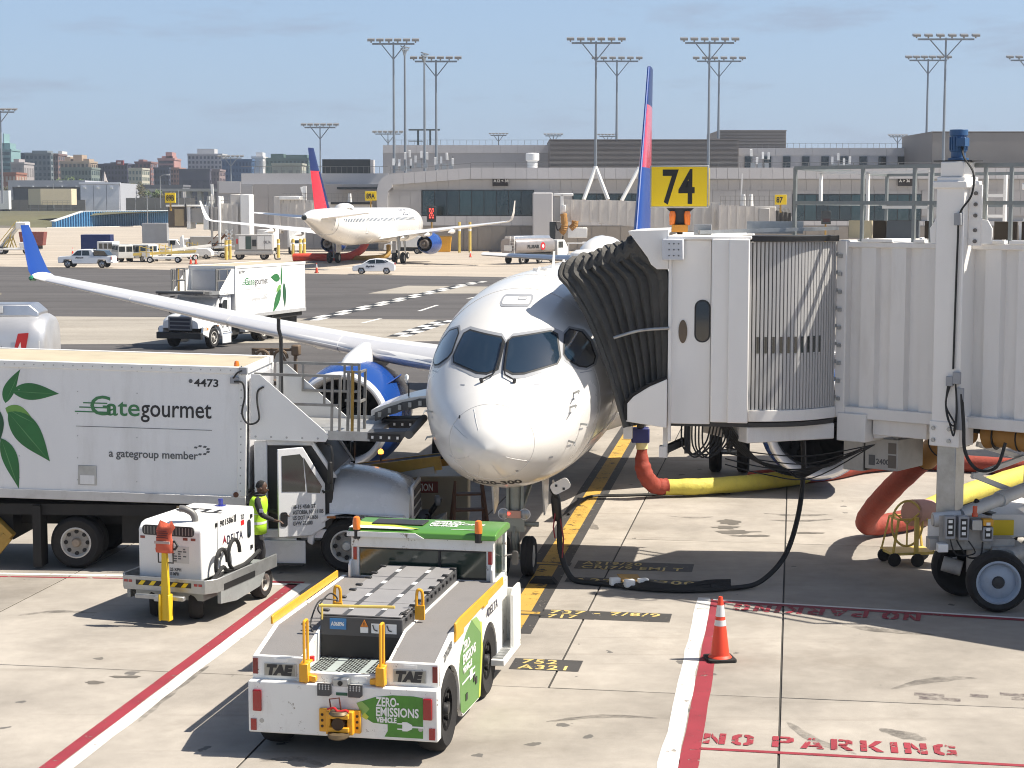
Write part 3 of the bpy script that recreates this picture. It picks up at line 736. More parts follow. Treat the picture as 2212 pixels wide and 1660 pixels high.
# red sign box on the navy tower, steeple
t = thing('rooftop_sign', 'red rooftop sign box with a white patch on the navy tower', 'sign', (xat(260, 915), 915, zat(357, 915)), 0)
MB().b(-1.8, 1.8, 0, 3, 0, 2.4).ob('sign_box', mat('brick_red_sign', (.22, .04, .04), .5), t, smooth=False)
MB().b(-1.0, .7, -.06, 0, .7, 1.7).ob('sign_panel', mat('white_sign_patch', (.7, .6, .58), .4), t, smooth=False)
t = thing('church', 'small pale church steeple between the low city blocks', 'church', (xat(226, 800), 800, 4), 0)
MB().b(-1.2, 1.2, 0, 2.4, 0, zat(392, 800)-4).ob('tower', mat('pale_stone', (.45, .40, .38), .8), t, smooth=False)
MB().cyl((0, 1.2, zat(392, 800)-4), (0, 1.2, zat(371, 800)-4), 1.3, .05, 6).ob('spire', mat('pale_stone', (.45, .40, .38), .8), t)
# viaduct
t = thing('viaduct', 'pale concrete road viaduct in front of the city', 'viaduct', (0, 720, 0))
MB().b(xat(278, 720), xat(480, 720), 0, 9, zat(414, 720), zat(408, 720)).ob('deck', mat('viaduct_concrete', (.42, .40, .38), .8), t, smooth=False)
for i, u in enumerate(range(285, 480, 24)):
 m = MB().b(-.8, .8, 2, 7, 0, zat(414, 720)-.02)
 if i == 0: pr_ = m.ob('pier', mat('viaduct_concrete', (.42, .40, .38), .8), t, loc=(xat(u, 720), 0, 0), smooth=False)
 else: inst(pr_, (xat(u, 720), 0, 0))
# ---------------------------------------------------------------- trees and scrub
LEAF = mat('spring_leaves', (.085, .125, .035), .7, var=.45, scale=.35, rnd=.2)
LEAF2 = mat('olive_scrub', (.115, .105, .045), .8, var=.4, scale=.35, rnd=.2)
BARK = mat('bark', (.09, .07, .05), .9)
def tree(label, u, vt, Y, wpx, z0, m, seed, cat='tree', group='trees at the field edge'):
 rd = random.Random(seed); x = xat(u, Y); h = zat(vt, Y)-z0; w = wpx/FPX*Y/2
 t = thing('tree' if cat == 'tree' else 'bush', label, cat, (x, Y, z0), 0, group)
 q = MB(); q.cyl((0, 0, 0), (0, 0, h*.6), .3, .12, 6)
 for i in range(5):
  an = rd.uniform(0, 6.28); q.cyl((0, 0, h*rd.uniform(.25, .5)), (math.cos(an)*w*.6, math.sin(an)*w*.6, h*rd.uniform(.6, .9)), .12, .04, 5)
 q.ob('trunk', BARK, t)
 c = MB()
 cl = [(rd.gauss(0, w*.42), rd.gauss(0, w*.4), h*rd.uniform(.3, .95), rd.uniform(.2, .42)*min(w, h)) for _ in range(14)]
 for cx, cy, cz, r in cl:
  for _ in range(46):
   d = Vector((rd.gauss(0, 1), rd.gauss(0, 1), rd.gauss(0, .8))).normalized()*r*rd.uniform(.55, 1.05); p = Vector((cx, cy, max(.2, cz)))+d; p.z = max(.1, p.z)
   a = Vector((rd.gauss(0, 1), rd.gauss(0, 1), rd.gauss(0, 1))).normalized()*rd.uniform(.35, .75); b = a.orthogonal().normalized()*rd.uniform(.3, .6)
   c.add([p-a*.6, p+b*.5, p+a*.6, p-b*.5], [(0, 1, 2, 3)])
 c.ob('crown', m, t, smooth=False)
tree('wide green spring tree behind the hangar roof', 155, 382, 640, 55, 4.6, LEAF, 1)
tree('olive tree right of the pale hangar doors', 292, 396, 640, 50, 4.6, LEAF2, 2)
tree('green bush right of the olive tree under the viaduct', 330, 413, 640, 40, 4.6, LEAF, 3)
tree('green shrub left of the long grey hangar', 8, 398, 640, 36, 4.6, LEAF2, 4)
tree('small tree in front of the brick house', 24, 396, 700, 22, 4.6, LEAF, 5)
tree('low scrub left of gate sign 89B', 352, 420, 640, 30, 4.6, LEAF2, 6, 'bush')
tree('low olive scrub below the viaduct right', 272, 412, 640, 24, 4.6, LEAF2, 8, 'bush')
# ---------------------------------------------------------------- hangars, containers on the bank
HW = mat('hangar_grey', (.40, .41, .45), .6, var=.08, scale=.1); HD = mat('hangar_dark', (.10, .105, .12), .6, var=.15, scale=.1); HP = mat('hangar_door_pale', (.80, .80, .86), .55, var=.06, scale=.1, streak=(1, 1, 6))
Yh = 620
t = thing('hangar', 'long low grey hangar with a dark open front behind the beige container', 'building', (xat(21, Yh), Yh, 4.2))
wv = xat(185, Yh)-xat(21, Yh); hz = zat(390, Yh)-4.2
MB().b(0, wv, 1.2, 30, 0, hz-.05).ob('wall', HW, t, smooth=False)
MB().b(-.4, wv, 0, 1.1, zat(404, Yh)-4.2, hz).ob('fascia', HW, t, smooth=False)
MB().b(1.2, wv-1, 1.0, 1.15, .1, zat(405, Yh)-4.25).ob('open_front', HD, t, smooth=False)
MB().b(-.4, 1.0, 0, 1.0, 0, zat(404, Yh)-4.21).ob('end_pier', HW, t, smooth=False)
for k in range(5): MB().b(3+k*5, 3.5+k*5, -.25, -.02, hz-2.3, hz-1.9).ob('wall_lamp', INKW, t, smooth=False)
t = thing('hangar', 'pale lilac hangar end with three tall door panels', 'building', (xat(185, Yh), Yh-8, 4.2))
wv = xat(272, Yh-8)-xat(185, Yh-8); hz = zat(396, Yh-8)-4.2
MB().b(0, wv, .3, 32, 0, hz).ob('wall', HW, t, smooth=False)
for k in range(3): MB().b(.3+k*(wv-.4)/3, .3+(k+1)*(wv-.4)/3-.22, 0, .28, .0, hz-.6).ob('door_panel', HP, t, smooth=False)
MB().b(-.2, wv+.2, -.2, .2, hz-.4, hz+.3).ob('roof_trim', HP, t, smooth=False)
for k in range(3): MB().b(1.2+k*wv/3, 2.0+k*wv/3, -.35, -.02, hz-1.9, hz-1.3).ob('wall_lamp', INKW, t, smooth=False)
Yc = 575
t = thing('portable_cabin', 'beige site cabin raised on a frame in front of the grey hangar', 'cabin', (xat(57, Yc), Yc, 3.6))
a = xat(88, Yc)-xat(57, Yc); b_ = xat(153, Yc)-xat(57, Yc); zc0, zc1 = zat(443, Yc)-3.6, zat(408, Yc)-3.6
MB().prism([(0, 2.5), (a, 0), (b_, 1), (b_, 8), (0, 8)], 'z', zc0, zc1).ob('cabin_body', mat('beige_cabin', (.66, .57, .40), .6, var=.08, scale=.2), t, smooth=False)
m = MB()
for k in range(6): m.b(1+k*2.6, 1.2+k*2.6, .5, .7, -.2, zc0)
m.bar((0, .6, zc0*.6), (b_, .6, zc0*.6), .15); m.ob('support_frame', RAIL, t)
m = MB()
for k in range(6): m.b(a+.5+k*1.6, a+.57+k*1.6, -.1, -.03, zc0, zc0+1.3)
m.bar((a+.5, -.06, zc0+1.3), (b_-.3, -.06, zc0+1.3), .07); m.bar((a+.5, -.06, zc0+.7), (b_-.3, -.06, zc0+.7), .06); m.ob('railing', RAIL, t)
t = thing('trailer_box', 'white trailer box at the far left on the grassy bank', 'trailer', (xat(-20, 585), 585, 4.2))
MB().b(0, xat(19, 585)-xat(-20, 585), 0, 3, .8, zat(412, 585)-4.2).ob('body', WHITE, t, smooth=False)
MB().b(.4, 5.5, .4, 2.6, 0, .79).ob('chassis', UNDER, t, smooth=False)
FEN = mat('weathered_concrete_wall', (.22, .205, .185), .85, var=.2, scale=.2)
for nm, u0, u1, vt, Y in (('perimeter_wall', 21, 185, 432, 600), ('perimeter_wall', 272, 420, 428, 600)):
 t = thing(nm, 'grey concrete perimeter wall in front of the %s' % ('long hangar' if u0 < 100 else 'viaduct scrub'), 'wall', (xat(u0, Y), Y, 4.2))
 L_ = xat(u1, Y)-xat(u0, Y); k = int(L_/3)
 p = MB().b(0, L_/k-.12, 0, .3, 0, zat(vt, Y)-4.2); p0 = p.ob('wall_panel', FEN, t, smooth=False)
 for i in range(1, k): inst(p0, (i*L_/k, 0, 0))
def lamp_post(u, vt, vb, Y, label, arm=1):
 x = xat(u, Y); z0 = zat(vb, Y); h = zat(vt, Y)-z0
 t = thing('street_lamp', label, 'lamp post', (x, Y, z0), 0, 'lamp posts behind the apron')
 MB().cyl((0, 0, 0), (0, 0, h), .16, .09, 8).ob('pole', GREYM, t)
 if arm:
  MB().tube([(0, 0, h-.1), (arm*.8, 0, h+.5), (arm*2.2, 0, h+.6)], .08, 6).ob('arm', GREYM, t)
  MB().b(min(arm*2.0, arm*3.0), max(arm*2.0, arm*3.0), -.2, .2, h+.45, h+.65).ob('lamp_head', INKW, t)
lamp_post(347, 382, 450, 560, 'pale street lamp left of gate sign 89B', 1)
lamp_post(318, 411, 488, 540, 'plain white pole rising in front of the blue wall', 0)
lamp_post(386, 411, 455, 560, 'short pole right of gate sign 89B', 0)
lamp_post(116, 396, 450, 600, 'curved white lamp above the beige cabin', 1)
# ---------------------------------------------------------------- TERMINAL
TP = mat('terminal_panel_light', (.58, .565, .56), .5, var=.05, scale=.2, rnd=.02); TD = mat('terminal_panel_grey', (.43, .42, .415), .55, var=.06, scale=.2, rnd=.03)
TC = mat('terminal_plinth_concrete', (.33, .295, .255), .8, var=.2, scale=.25, dirt=.35, dcol=(.13, .11, .09), dscale=.5, rnd=.06)
TB = mat('brown_louvre', (.25, .225, .205), .6, var=.15, scale=.2); TBL = mat('brown_louvre_blade', (.34, .31, .285), .55, var=.1, scale=.3)
MULL = mat('dark_mullion', (.05, .055, .055), .4, .4)
def panels(t, x0, x1, z0, z1, n, m, y=0.0, gap=.035, dep=.08, name='wall_panel', cache={}):
 w = (x1-x0)/n; b = MB().b(gap/2, w-gap/2, -dep, 0, gap/2, z1-z0-gap/2); o = None
 for i in range(n):
  if o is None: o = b.ob(name, m, t, loc=(x0+i*w, y, z0), smooth=False)
  else: inst(o, (x0+i*w, y, z0))
def glazing(t, x0, x1, z0, z1, n, y=0.0, rows=1):
 w = (x1-x0)/n; b = MB().b(.06, w-.06, -.06, 0, .06, (z1-z0)/rows-.06); o = None
 for j in range(rows):
  for i in range(n):
   p = (x0+i*w, y, z0+j*(z1-z0)/rows)
   if o is None: o = b.ob('window_pane', GLASSG, t, loc=p, smooth=False)
   else: inst(o, p)
 MB().b(x0-.1, x1+.1, y+.0, y+.1, z0-.1, z1+.1).ob('window_frame', MULL, t, smooth=False)
YT = 255.0
def TX(u, Y=YT): return xat(u, Y)
def TZ(v, Y=YT): return zat(v, Y)
con = thing('concourse_building', 'long grey terminal concourse with a rounded end and a band of dark windows', 'building', (0, YT, 0))
# body: side wall profile set back 1 m; roof slopes down at the rounded left end
prof = [(TX(836), 0), (TX(836), TZ(392)), (TX(1017), TZ(366)), (TX(2420), TZ(366)), (TX(2420), 0)]
MB().prism(prof, 'y', .6, 26).ob('wall', TD, con, smooth=False)
# fascia panels stepped along the rising roof edge, then flat
fx = [TX(u) for u in range(848, 1017, 24)]+[TX(u) for u in range(1017, 2420, 24)]
def ftop(x): return TZ(377+(363-377)*min(1, max(0, (x-TX(834))/(TX(1017)-TX(834)))))
fl0 = None
for i in range(len(fx)-1):
 xa, xb = fx[i]+.018, fx[i+1]-.018
 za, zb = ftop(xa), ftop(xb); k = 1.55
 if xa > TX(1020) and fl0 is not None: inst(fl0, (fx[i]+.018, -.9, 0)); continue
 m = MB(); m.prism([(0, za-k), (xb-xa, zb-k), (xb-xa, zb), (0, za)], 'y', 0, .5); o = m.ob('fascia_panel', TP, con, loc=(xa, -.9, 0), smooth=False)
 if xa > TX(1020): fl0 = o
# rounded end
m = MB(); pr = []; cx, cz = TX(848), TZ(405)
r_ = TX(848)-TX(815)
out = [(TX(848), TZ(376.5)), (TX(838), TZ(378)), (TX(828), TZ(384)), (TX(820), TZ(394)), (TX(816), TZ(408)), (TX(815), TZ(425)), (TX(815), TZ(489)), (TX(838), TZ(489)), (TX(838), TZ(425)), (TX(840), TZ(414)), (TX(848), TZ(405))]
m.prism(out, 'y', -.9, 4); m.ob('rounded_end', TP, con, smooth=False)
panels(con, TX(848), TX(2420), TZ(411), TZ(388)-.0, 65, TD, 0.45, name='wall_panel')
def win_seg(u0, u1, vt, vb, n):
 glazing(con, TX(u0), TX(u1), TZ(vb), TZ(vt), n, .30)
panels(con, TX(838), TX(910), TZ(467), TZ(411.2), 3, TD, .44)
win_seg(912, 1152, 412, 466, 9)
panels(con, TX(1154), TX(1236), TZ(467), TZ(411.2), 3, TD, .44); win_seg(1238, 1390, 420, 466, 6); panels(con, TX(1238), TX(1390), TZ(419.5), TZ(411.2), 6, TD, .44)
panels(con, TX(1392), TX(1712), TZ(467), TZ(411.2), 13, TD, .44); win_seg(1714, 1990, 421, 477, 11); panels(con, TX(1714), TX(1990), TZ(420.5), TZ(411.2), 11, TD, .44)
panels(con, TX(1992), TX(2420), TZ(467), TZ(411.2), 16, TD, .44)
panels(con, TX(838), TX(1712), TZ(488), TZ(467.2), 36, TP, .3); panels(con, TX(1714), TX(2420), TZ(488), TZ(477.5), 30, TP, .3)
panels(con, TX(816), TX(2420), 0, TZ(489), 52, TC, .2, .05, .1, 'plinth_panel')
MB().b(TX(1150), TX(1192), -6, .0, 0, TZ(417)).ob('bridge_housing', TP, con, smooth=False, bev=.15)
m = MB()
for i in range(48):
 x = TX(1017)+i*3.2
 if x < TX(2200): m.bar((x, .2, TZ(363)), (x, .2, TZ(352)), .07)
m.bar((TX(1017), .2, TZ(352)), (TX(2200), .2, TZ(352)), .06); m.bar((TX(1017), .2, TZ(357)), (TX(2200), .2, TZ(357)), .05)
m.bar((TX(840), .2, TZ(368)), (TX(1017), .2, TZ(353)), .06); m.ob('roof_railing', RAIL, con)
for u, lbl, s in ((1081, 'A12 ◄ 38', 1.25), (1955, 'A ► 36', 1.1)):
 t = thing('direction_sign', 'small dark lit sign board on the terminal wall, %s' % ('above the window band' if u < 1500 else 'seen through the bridge railing'), 'sign', (TX(u), YT-.05, TZ(394)), 0, None)
 w = (TX(u+17)-TX(u-17))/2
 MB().b(-w, w, -.2, 0, -.55, .6).ob('board', mat('rusty_black_board', (.02, .014, .012), .6, dirt=.5, dcol=(.07, .03, .015), dscale=2), t, smooth=False, bev=.05)
 text(lbl.replace('◄', '<').replace('►', '>'), .55, INKW, t, (-w*.85, -.215, .0), bold=.01)
# docking display in front of the window
def display(u, v0, v1, Y, label, lit=True):
 t = thing('docking_display', label, 'display', (xat(u, Y), Y, 0), 0, 'docking displays on posts')
 w = 20/FPX*Y/2; za, zb = zat(v1, Y), zat(v0, Y)
 MB().b(-w, w, -.25, .25, za, zb).ob('housing', MULL, t, bev=.05)
 MB().b(-w*.7, w*.7, -.27, -.25, za+.3, zb-1.0).ob('screen', mat('display_screen', (.05, .012, .01), .2), t, smooth=False)
 if lit:
  m = MB()
  for i, row in enumerate(['11011', '10101', '01110', '10101', '11011']):
   for j, c in enumerate(row):
    if c == '1': m.b(-w*.5+j*w*.2, -w*.5+j*w*.2+w*.16, -.285, -.272, za+.5+i*.28, za+.5+i*.28+.2)
  m.ob('red_digits', mat('lit_red_leds', (.9, .06, .04), .4, var=0, emit=1.6), t, smooth=False)
 MB().cyl((0, .35, 0), (0, .35, zb), .12, n=8).ob('post', YELD, t)
display(932, 446, 480, 240, 'docking display with a red lit figure in front of the window band')
display(1785, 456, 485, 235, 'dark docking display seen below the bridge railing', False)
def box_building(name, label, u0, u1, vt, vb, Y, m, depth=20, band=None):
 t = thing(name, label, 'building', (xat(u0, Y), Y, 0))
 w = xat(u1, Y)-xat(u0, Y); z0, z1 = max(0, zat(vb, Y)), zat(vt, Y)
 MB().b(0, w, 0, depth, 0, z1).ob('wall', m, t, smooth=False)
 return t, w, z1
t, w, z1 = box_building('terminal_hall', 'long grey terminal hall behind the concourse with a paler top band', 828, 1190, 314, 362, 310, TD)
panels(t, 0, w, zat(331, 310), z1, 10, TP, -.02);
m = MB()
for i in range(26): m.bar((1+i*w/26, .5, z1), (1+i*w/26, .5, z1+.9), .05)
m.bar((0, .5, z1+.9), (w, .5, z1+.9), .05); m.ob('roof_railing', RAIL, t)
def louvred(name, label, u0, u1, vt, Y, n=26, depth=22):
 t, w, z1 = box_building(name, label, u0, u1, vt, 362, Y, TB, depth)
 m = MB(); h = 5.4
 for i in range(n):
  z = z1-.15-i*h/n; m.b(.05, w-.05, -.18, .02, z-.09, z)
 m.ob('louvre_blades', TBL, t, smooth=False, kind='stuff')
 q = MB(); q.b(-.05, w+.05, -.25, depth, z1, z1+.12); q.ob('parapet', TB, t, smooth=False)
louvred('plant_room', 'long brown louvred plant room behind the tail fin', 1187, 1594, 303, 300)
louvred('plant_room', 'smaller brown louvred plant room, higher and right of the long one', 1553, 1696, 283, 330, 20)
louvred('plant_room', 'big brown louvred plant room at the right edge behind the bridge motor', 2010, 2400, 286, 285, 34)
t, w, z1 = box_building('stair_tower', 'narrow brown stair tower left of the right-hand plant room', 1989, 2012, 316, 362, 300, TB)
t, w, z1 = box_building('terminal_hall', 'grey terminal hall with a row of small dark windows at right', 1594, 1992, 320, 362, 305, TP)
panels(t, 0, w, zat(337, 305), z1, 10, TP, -.01)
for i in range(9):
 u = 1613+i*((1906-1613)/7.0)*.99 if False else 1615+i*41.2
 x = xat(u, 305)-xat(1594, 305); MB().b(x-.62, x+.62, -.3, .02, zat(364, 305), zat(338.5, 305)).ob('window', GLASSD, t, smooth=False)
m = MB()
for i in range(30): m.bar((1+i*w/30, .5, z1), (1+i*w/30, .5, z1+.8), .05)
m.bar((0, .5, z1+.8), (w, .5, z1+.8), .05); m.ob('roof_railing', RAIL, t)
# rooftop gear on the concourse
def antenna_cluster(u, v, Y, label, seed):
 rd = random.Random(seed); x = xat(u, Y); z = zat(v+14, Y); t = thing('antenna_cluster', label, 'antennas', (x, Y, z), 0, 'rooftop antenna clusters')
 m = MB()
 for i in range(4): m.bar((-1.2+i*.8, 0, 0), (-1.2+i*.8, 0, 1.9), .06)
 m.bar((-1.3, 0, .5), (1.3, 0, .5), .05); m.bar((-1.3, 0, 1.3), (1.3, 0, 1.3), .05); m.ob('frame', RAIL, t)
 for i in range(4): MB().b(-.16, .16, -.1, .1, -.5, .5).ob('panel_antenna', WHITE, t, loc=(-1.3+i*.85, -.2, 1.3+rd.uniform(-.3, 1.0)), rot=(rd.uniform(-.2, .3), 0, rd.uniform(-.3, .3)), smooth=False)
 for i in range(3): MB().b(-.3, .3, -.2, .3, 0, .8).ob('equipment_box', GREYM, t, loc=(-1+i, .1, 0), smooth=False)
for i, (u, v, l) in enumerate(((905, 350, 'left cluster of white panel antennas on the concourse roof by the tall masts'), (960, 352, 'antenna rack between the tall masts and the hall wall'), (1640, 350, 'antenna rack left of the small dark windows'), (1815, 352, 'antenna rack in front of the small dark windows'), (870, 356, 'antenna rack at the left end of the concourse roof'))): antenna_cluster(u, v, 262, l, i)
t = thing('exhaust_vent', 'fat white round vent with a cap on the concourse roof', 'vent', (xat(1150, 262), 262, zat(364, 262)))
MB().lathe([(.75, 0), (.75, 1.0), (1.0, 1.15), (1.0, 2.1), (.9, 2.2), (0, 2.25)], (0, 0, 0), (0, 0, 1), 18).ob('drum', WHITE, t)
t = thing('roof_gantry', 'grey steel roof gantry with a flat top between the tall masts', 'gantry', (xat(918, 300), 300, zat(314, 300)))
m = MB(); k = 300/FPX
m.b(-34*k, 33*k, -.6, .6, 31*k, 34*k); m.b(-16*k, -12*k, -.3, .3, 0, 31*k); m.b(10*k, 14*k, -.3, .3, 0, 31*k); m.b(-34*k, -4*k, -1, 1, 8*k, 9*k); m.ob('frame', mat('blue_grey_steel', (.13, .16, .17), .5, .3), t)
t = thing('billboard', 'dark billboard slab on the low roof right of the far tail fin', 'billboard', (xat(697, 330), 330, zat(382, 330)))
k = 330/FPX; MB().b(0, 103*k, 0, 1.2, 0, 37*k).ob('panel', mat('billboard_dark', (.028, .034, .036), .4), t, smooth=False); MB().b(103.1*k, 110*k, 0, 3, 0, 36*k).ob('side_box', TP, t, smooth=False)
# low wing at gates 89
LWY = 268
t = thing('gate_wing', 'low taupe panelled terminal wing behind gates 89A and 89B', 'building', (xat(520, LWY), LWY, 0))
w = xat(838, LWY)-xat(520, LWY); z1 = zat(398, LWY)
MB().b(0, w, .3, 25, 0, z1-.1).ob('wall', TD, t, smooth=False)
zz = [0, zat(500, LWY), zat(428, LWY), z1]
GT = mat('taupe_panel', (.40, .375, .355), .6, var=.05, scale=.2, rnd=.03)
for a, b_ in zip(zz, zz[1:]): panels(t, xat(547, LWY)-xat(520, LWY), w, a, b_, 9, GT, .25)
MB().b(0, xat(546, LWY)-xat(520, LWY), -.02, .26, 0, z1-.3).ob('dark_return', TD, t, smooth=False)
m = MB(); m.b(0, w, 1.0, 1.4, z1, z1+1.6); m.ob('roof_band', TP, t, smooth=False)
m = MB()
for i in range(26): m.bar((2+i*w/27, .8, z1+1.6), (2+i*w/27, .8, z1+2.6), .05)
m.bar((0, .8, z1+2.6), (w, .8, z1+2.6), .06); m.ob('roof_railing', RAIL, t)
MB().b(xat(735, LWY)-xat(520, LWY), xat(822, LWY)-xat(520, LWY), -5, -.4, zat(410, LWY), zat(405, LWY)).ob('canopy', MULL, t, smooth=False)
t = thing('gate_wing', 'low grey block left of the taupe wing behind the 89B bridge', 'building', (xat(470, 300), 300, 0))
MB().b(0, xat(547, 300)-xat(470, 300), 0, 20, 0, zat(392, 300)).ob('wall', TD, t, smooth=False)
MB().b(.3, xat(520, 300)-xat(470, 300), -.2, -.01, zat(418, 300), zat(394, 300)).ob('wall_panel', TP, t, smooth=False)
# ---------------------------------------------------------------- floodlight masts
MAST = mat('mast_steel', (.25, .28, .31), .45, .5, var=.1, scale=.3); LAMPH = mat('floodlight_head', (.24, .245, .25), .4, .2)
def mast(u, vt, vb, wpx, Y, label, side=0, struts=False, nl=6, base0=False):
 k = Y/FPX; x = xat(u, Y); z0 = zat(vb, Y); z1 = zat(vt, Y); w = max(1.2, wpx*k/2)
 t = thing('floodlight_mast', label, 'light mast', (x, Y, z0), side, 'floodlight masts around the terminal')
 h = z1-z0; dy = min(2.2, w*.6)
 rb, rt = (.22, .13) if h > 12 else (.15, .09)
 MB().cyl((0, 0, 0), (0, 0, h), rb, rt, 10).ob('pole', MAST, t)
 MB().b(-w, w, -.13, .13, h-.35, h-.1).ob('crossbar', MAST, t)
 for s in (-1, 1): MB().bar((0, 0, h-dy-.6), (s*w*.55, 0, h-.35), .15).ob('brace', MAST, t)
 p = MB(); p.b(-.52, .52, -.45, .45, -.16, .16); p.b(-.1, .1, -.1, .1, -.42, -.16); o = None
 sc = min(1.0, w/3.0)
 for i in range(nl):
  xx = -w*1.05+2.1*w*i/(nl-1)
  if o is None: o = p.ob('floodlight', LAMPH, t, loc=(xx, -.1, h+.35*sc), rot=(.25, 0, 0), smooth=False); o.scale = (sc, sc, sc)
  else: inst(o, (xx, -.1, h+.35*sc), (.25, 0, 0))
 if struts:
  for s in (-1, 1): MB().cyl((0, -.3, .1), (s*29*k*.9, -1.6, -(432-364)*k), .28, n=8).ob('strut', WHITE, t)
for a in [
 (852, 92, 374, 90, 262, 'tall floodlight mast, leftmost of the four beside the hall', 0), (876, 104, 374, 30, 266, 'tall mast seen end on, second of the four beside the hall', 70),
 (918, 118, 370, 30, 264, 'tall mast seen end on, third of the four beside the hall', 75), (943, 130, 370, 90, 268, 'tall mast, rightmost of the four beside the hall'),
 (1286, 90, 363, 104, 252.6, 'tallest mast left of the tail fin, standing on white struts', 0, True), (1331, 130, 304, 90, 300, 'shorter mast left of the tail fin behind the white-strutted one'),
 (1529, 90, 363, 104, 258, 'tall mast rising behind gate sign 74', 0, False), (1550, 130, 300, 94, 300, 'shorter mast just right of the one behind gate sign 74'),
 (1998, 128, 330, 80, 300, 'shorter mast of the right-hand pair near the bridge motor'), (2035, 82, 366, 120, 258, 'tall mast of the right-hand pair near the bridge motor'),
 (2222, 128, 300, 94, 300, 'mast cut off by the right edge of the photo'), (693, 273, 398, 66, 300, 'mast standing beside the far tail fin'),
 (839, 288, 330, 54, 420, 'small distant mast left of the roof gantry'), (1077, 291, 318, 34, 430, 'small distant mast over the grey hall middle'),
 (1195, 292, 318, 34, 430, 'small distant mast at the left end of the long plant room'), (1312, 293, 318, 36, 430, 'small distant mast behind the shorter mast left of the fin'),
 (1936, 294, 322, 34, 430, 'small distant mast over the windowed hall'), (500, 340, 395, 46, 420, 'distant mast in front of the blue glass block'),
 (6, 240, 440, 60, 330, 'mast cut off by the left edge of the photo'), (1577, 288, 320, 20, 430, 'tiny distant mast beside the smaller plant room')]:
 mast(*a)
# second pair of white struts, whose mast stands behind the fin
t = thing('strut_frame', 'white inverted V strut frame just left of the tail fin', 'strut', (xat(1380, 252.6), 252.6, zat(364, 252.6)))
for s, e in ((-1, 38), (1, 20)): MB().cyl((0, -.3, .1), (s*e*258/FPX, -1.6, -(432-364)*258/FPX), .28, n=8).ob('strut', WHITE, t)
# ================================================================ AIRLINERS
def airfoil(chord, th, n=9, camber=.015):
 up = []; lo = []
 for i in range(n):
  t = .5-.5*math.cos(math.pi*i/(n-1)); y = 5*th*(.2969*math.sqrt(t)-.126*t-.3516*t*t+.2843*t**3-.1030*t**4)
  c = camber*4*t*(1-t); up.append((t*chord, (c+y)*chord)); lo.append((t*chord, (c-y)*chord))
 return up[::-1]+lo[1:-1]           # TE -> LE over the top, back underneath
def wing_mesh(stations, n=9):
 """stations: (x, y_le, z_le, chord, thickness, twist)"""
 rings = []
 for (x, yl, zl, c, th, tw, cant) in stations:
  r = []
  for (py, pz) in airfoil(c, th, n):
   z = pz-math.sin(tw)*py; r.append((x-cant*pz, yl+py, zl+z*(1-abs(cant)*.0)))
  rings.append(r)
 return MB().loft(rings)
class Fuse:
 def __init__(s, S, ZT, ZB, WD): s.S, s.ZT, s.ZB, s.WD = S, ZT, ZB, WD
 def sec(s, y): return pc(s.S, s.ZT, y), pc(s.S, s.ZB, y), pc(s.S, s.WD, y)
 def mesh(s, ys, n=48):
  rings = []
  for y in ys:
   zt, zb, w = s.sec(y); zc, hz = (zt+zb)/2, max(.004, (zt-zb)/2); w = max(w, .004)
   rings.append([(w*math.sin(2*math.pi*i/n), y, zc+hz*math.cos(2*math.pi*i/n)) for i in range(n)])
  return MB().loft(rings)
 def val(s, x, y, z):
  zt, zb, w = s.sec(y); return (x/max(w, 1e-4))**2+((z-(zt+zb)/2)/max((zt-zb)/2, 1e-4))**2
 def front(s, x, z, off=.0, ymax=6.5):
  """point on the nose where the line (x, *, z) first meets the skin"""
  lo, hi = 0.0, ymax
  for _ in range(26):
   m = (lo+hi)/2
   if s.val(x, m, z) < 1: hi = m
   else: lo = m
  y = hi
  e = .03
  nx = Vector((s.val(x+e, y, z)-s.val(x-e, y, z), s.val(x, y+e, z)-s.val(x, max(0, y-e), z), s.val(x, y, z+e)-s.val(x, y, z-e)))
  return Vector((x, y, z))+nx.normalized()*off
 def side(s, y, z, sg, off=0.0):
  zt, zb, w = s.sec(y); zc, hz = (zt+zb)/2, (zt-zb)/2
  k = math.sqrt(max(0, 1-((z-zc)/hz)**2)); return Vector((sg*(w*k+off), y, z))
def bogie(parent, x, y, r, wdt, top, gap=.43, strut=.11, m=GREYM, name='main_gear'):
 """twin-wheel leg: thing > leg > wheels"""
 q = MB(); q.cyl((x, y, r), (x, y, r+(top-r)*.5), strut*.75, n=12); q.cyl((x, y, r+(top-r)*.42), (x, y, top), strut, n=12)
 q.cyl((x-gap*.9, y, r), (x+gap*.9, y, r), .07, n=10); q.bar((x, y+.05, r+.4), (x, y+.9, top), .09); q.bar((x, y-.1, r+.15), (x, y-.28, r+.5), .05); q.bar((x, y-.28, r+.5), (x, y-.1, r+.8), .05)
 g = q.ob(name, m, parent)
 for s in (-1, 1):
  c = Vector((x+s*gap, y, r)); d = Vector((s, 0, 0)); h = wdt/2; rr = r*.55; k = MB()
  k.lathe([(rr, -h*.8), (r*.86, -h), (r*.97, -h*.72), (r, -h*.35), (r*.985, -h*.1), (r, -h*.02), (r, h*.35), (r*.97, h*.72), (r*.86, h), (rr, h*.8), (rr, -h*.8)], c, d, 26); k.ob('tyre', RUBBER, g)
  k = MB(); k.lathe([(rr*1.01, h*.8), (rr*.9, h*.6), (rr*.5, h*.35), (rr*.4, h*.75), (0, h*.8)], c, d, 16); k.ob('rim', STEELW, g)
 return g
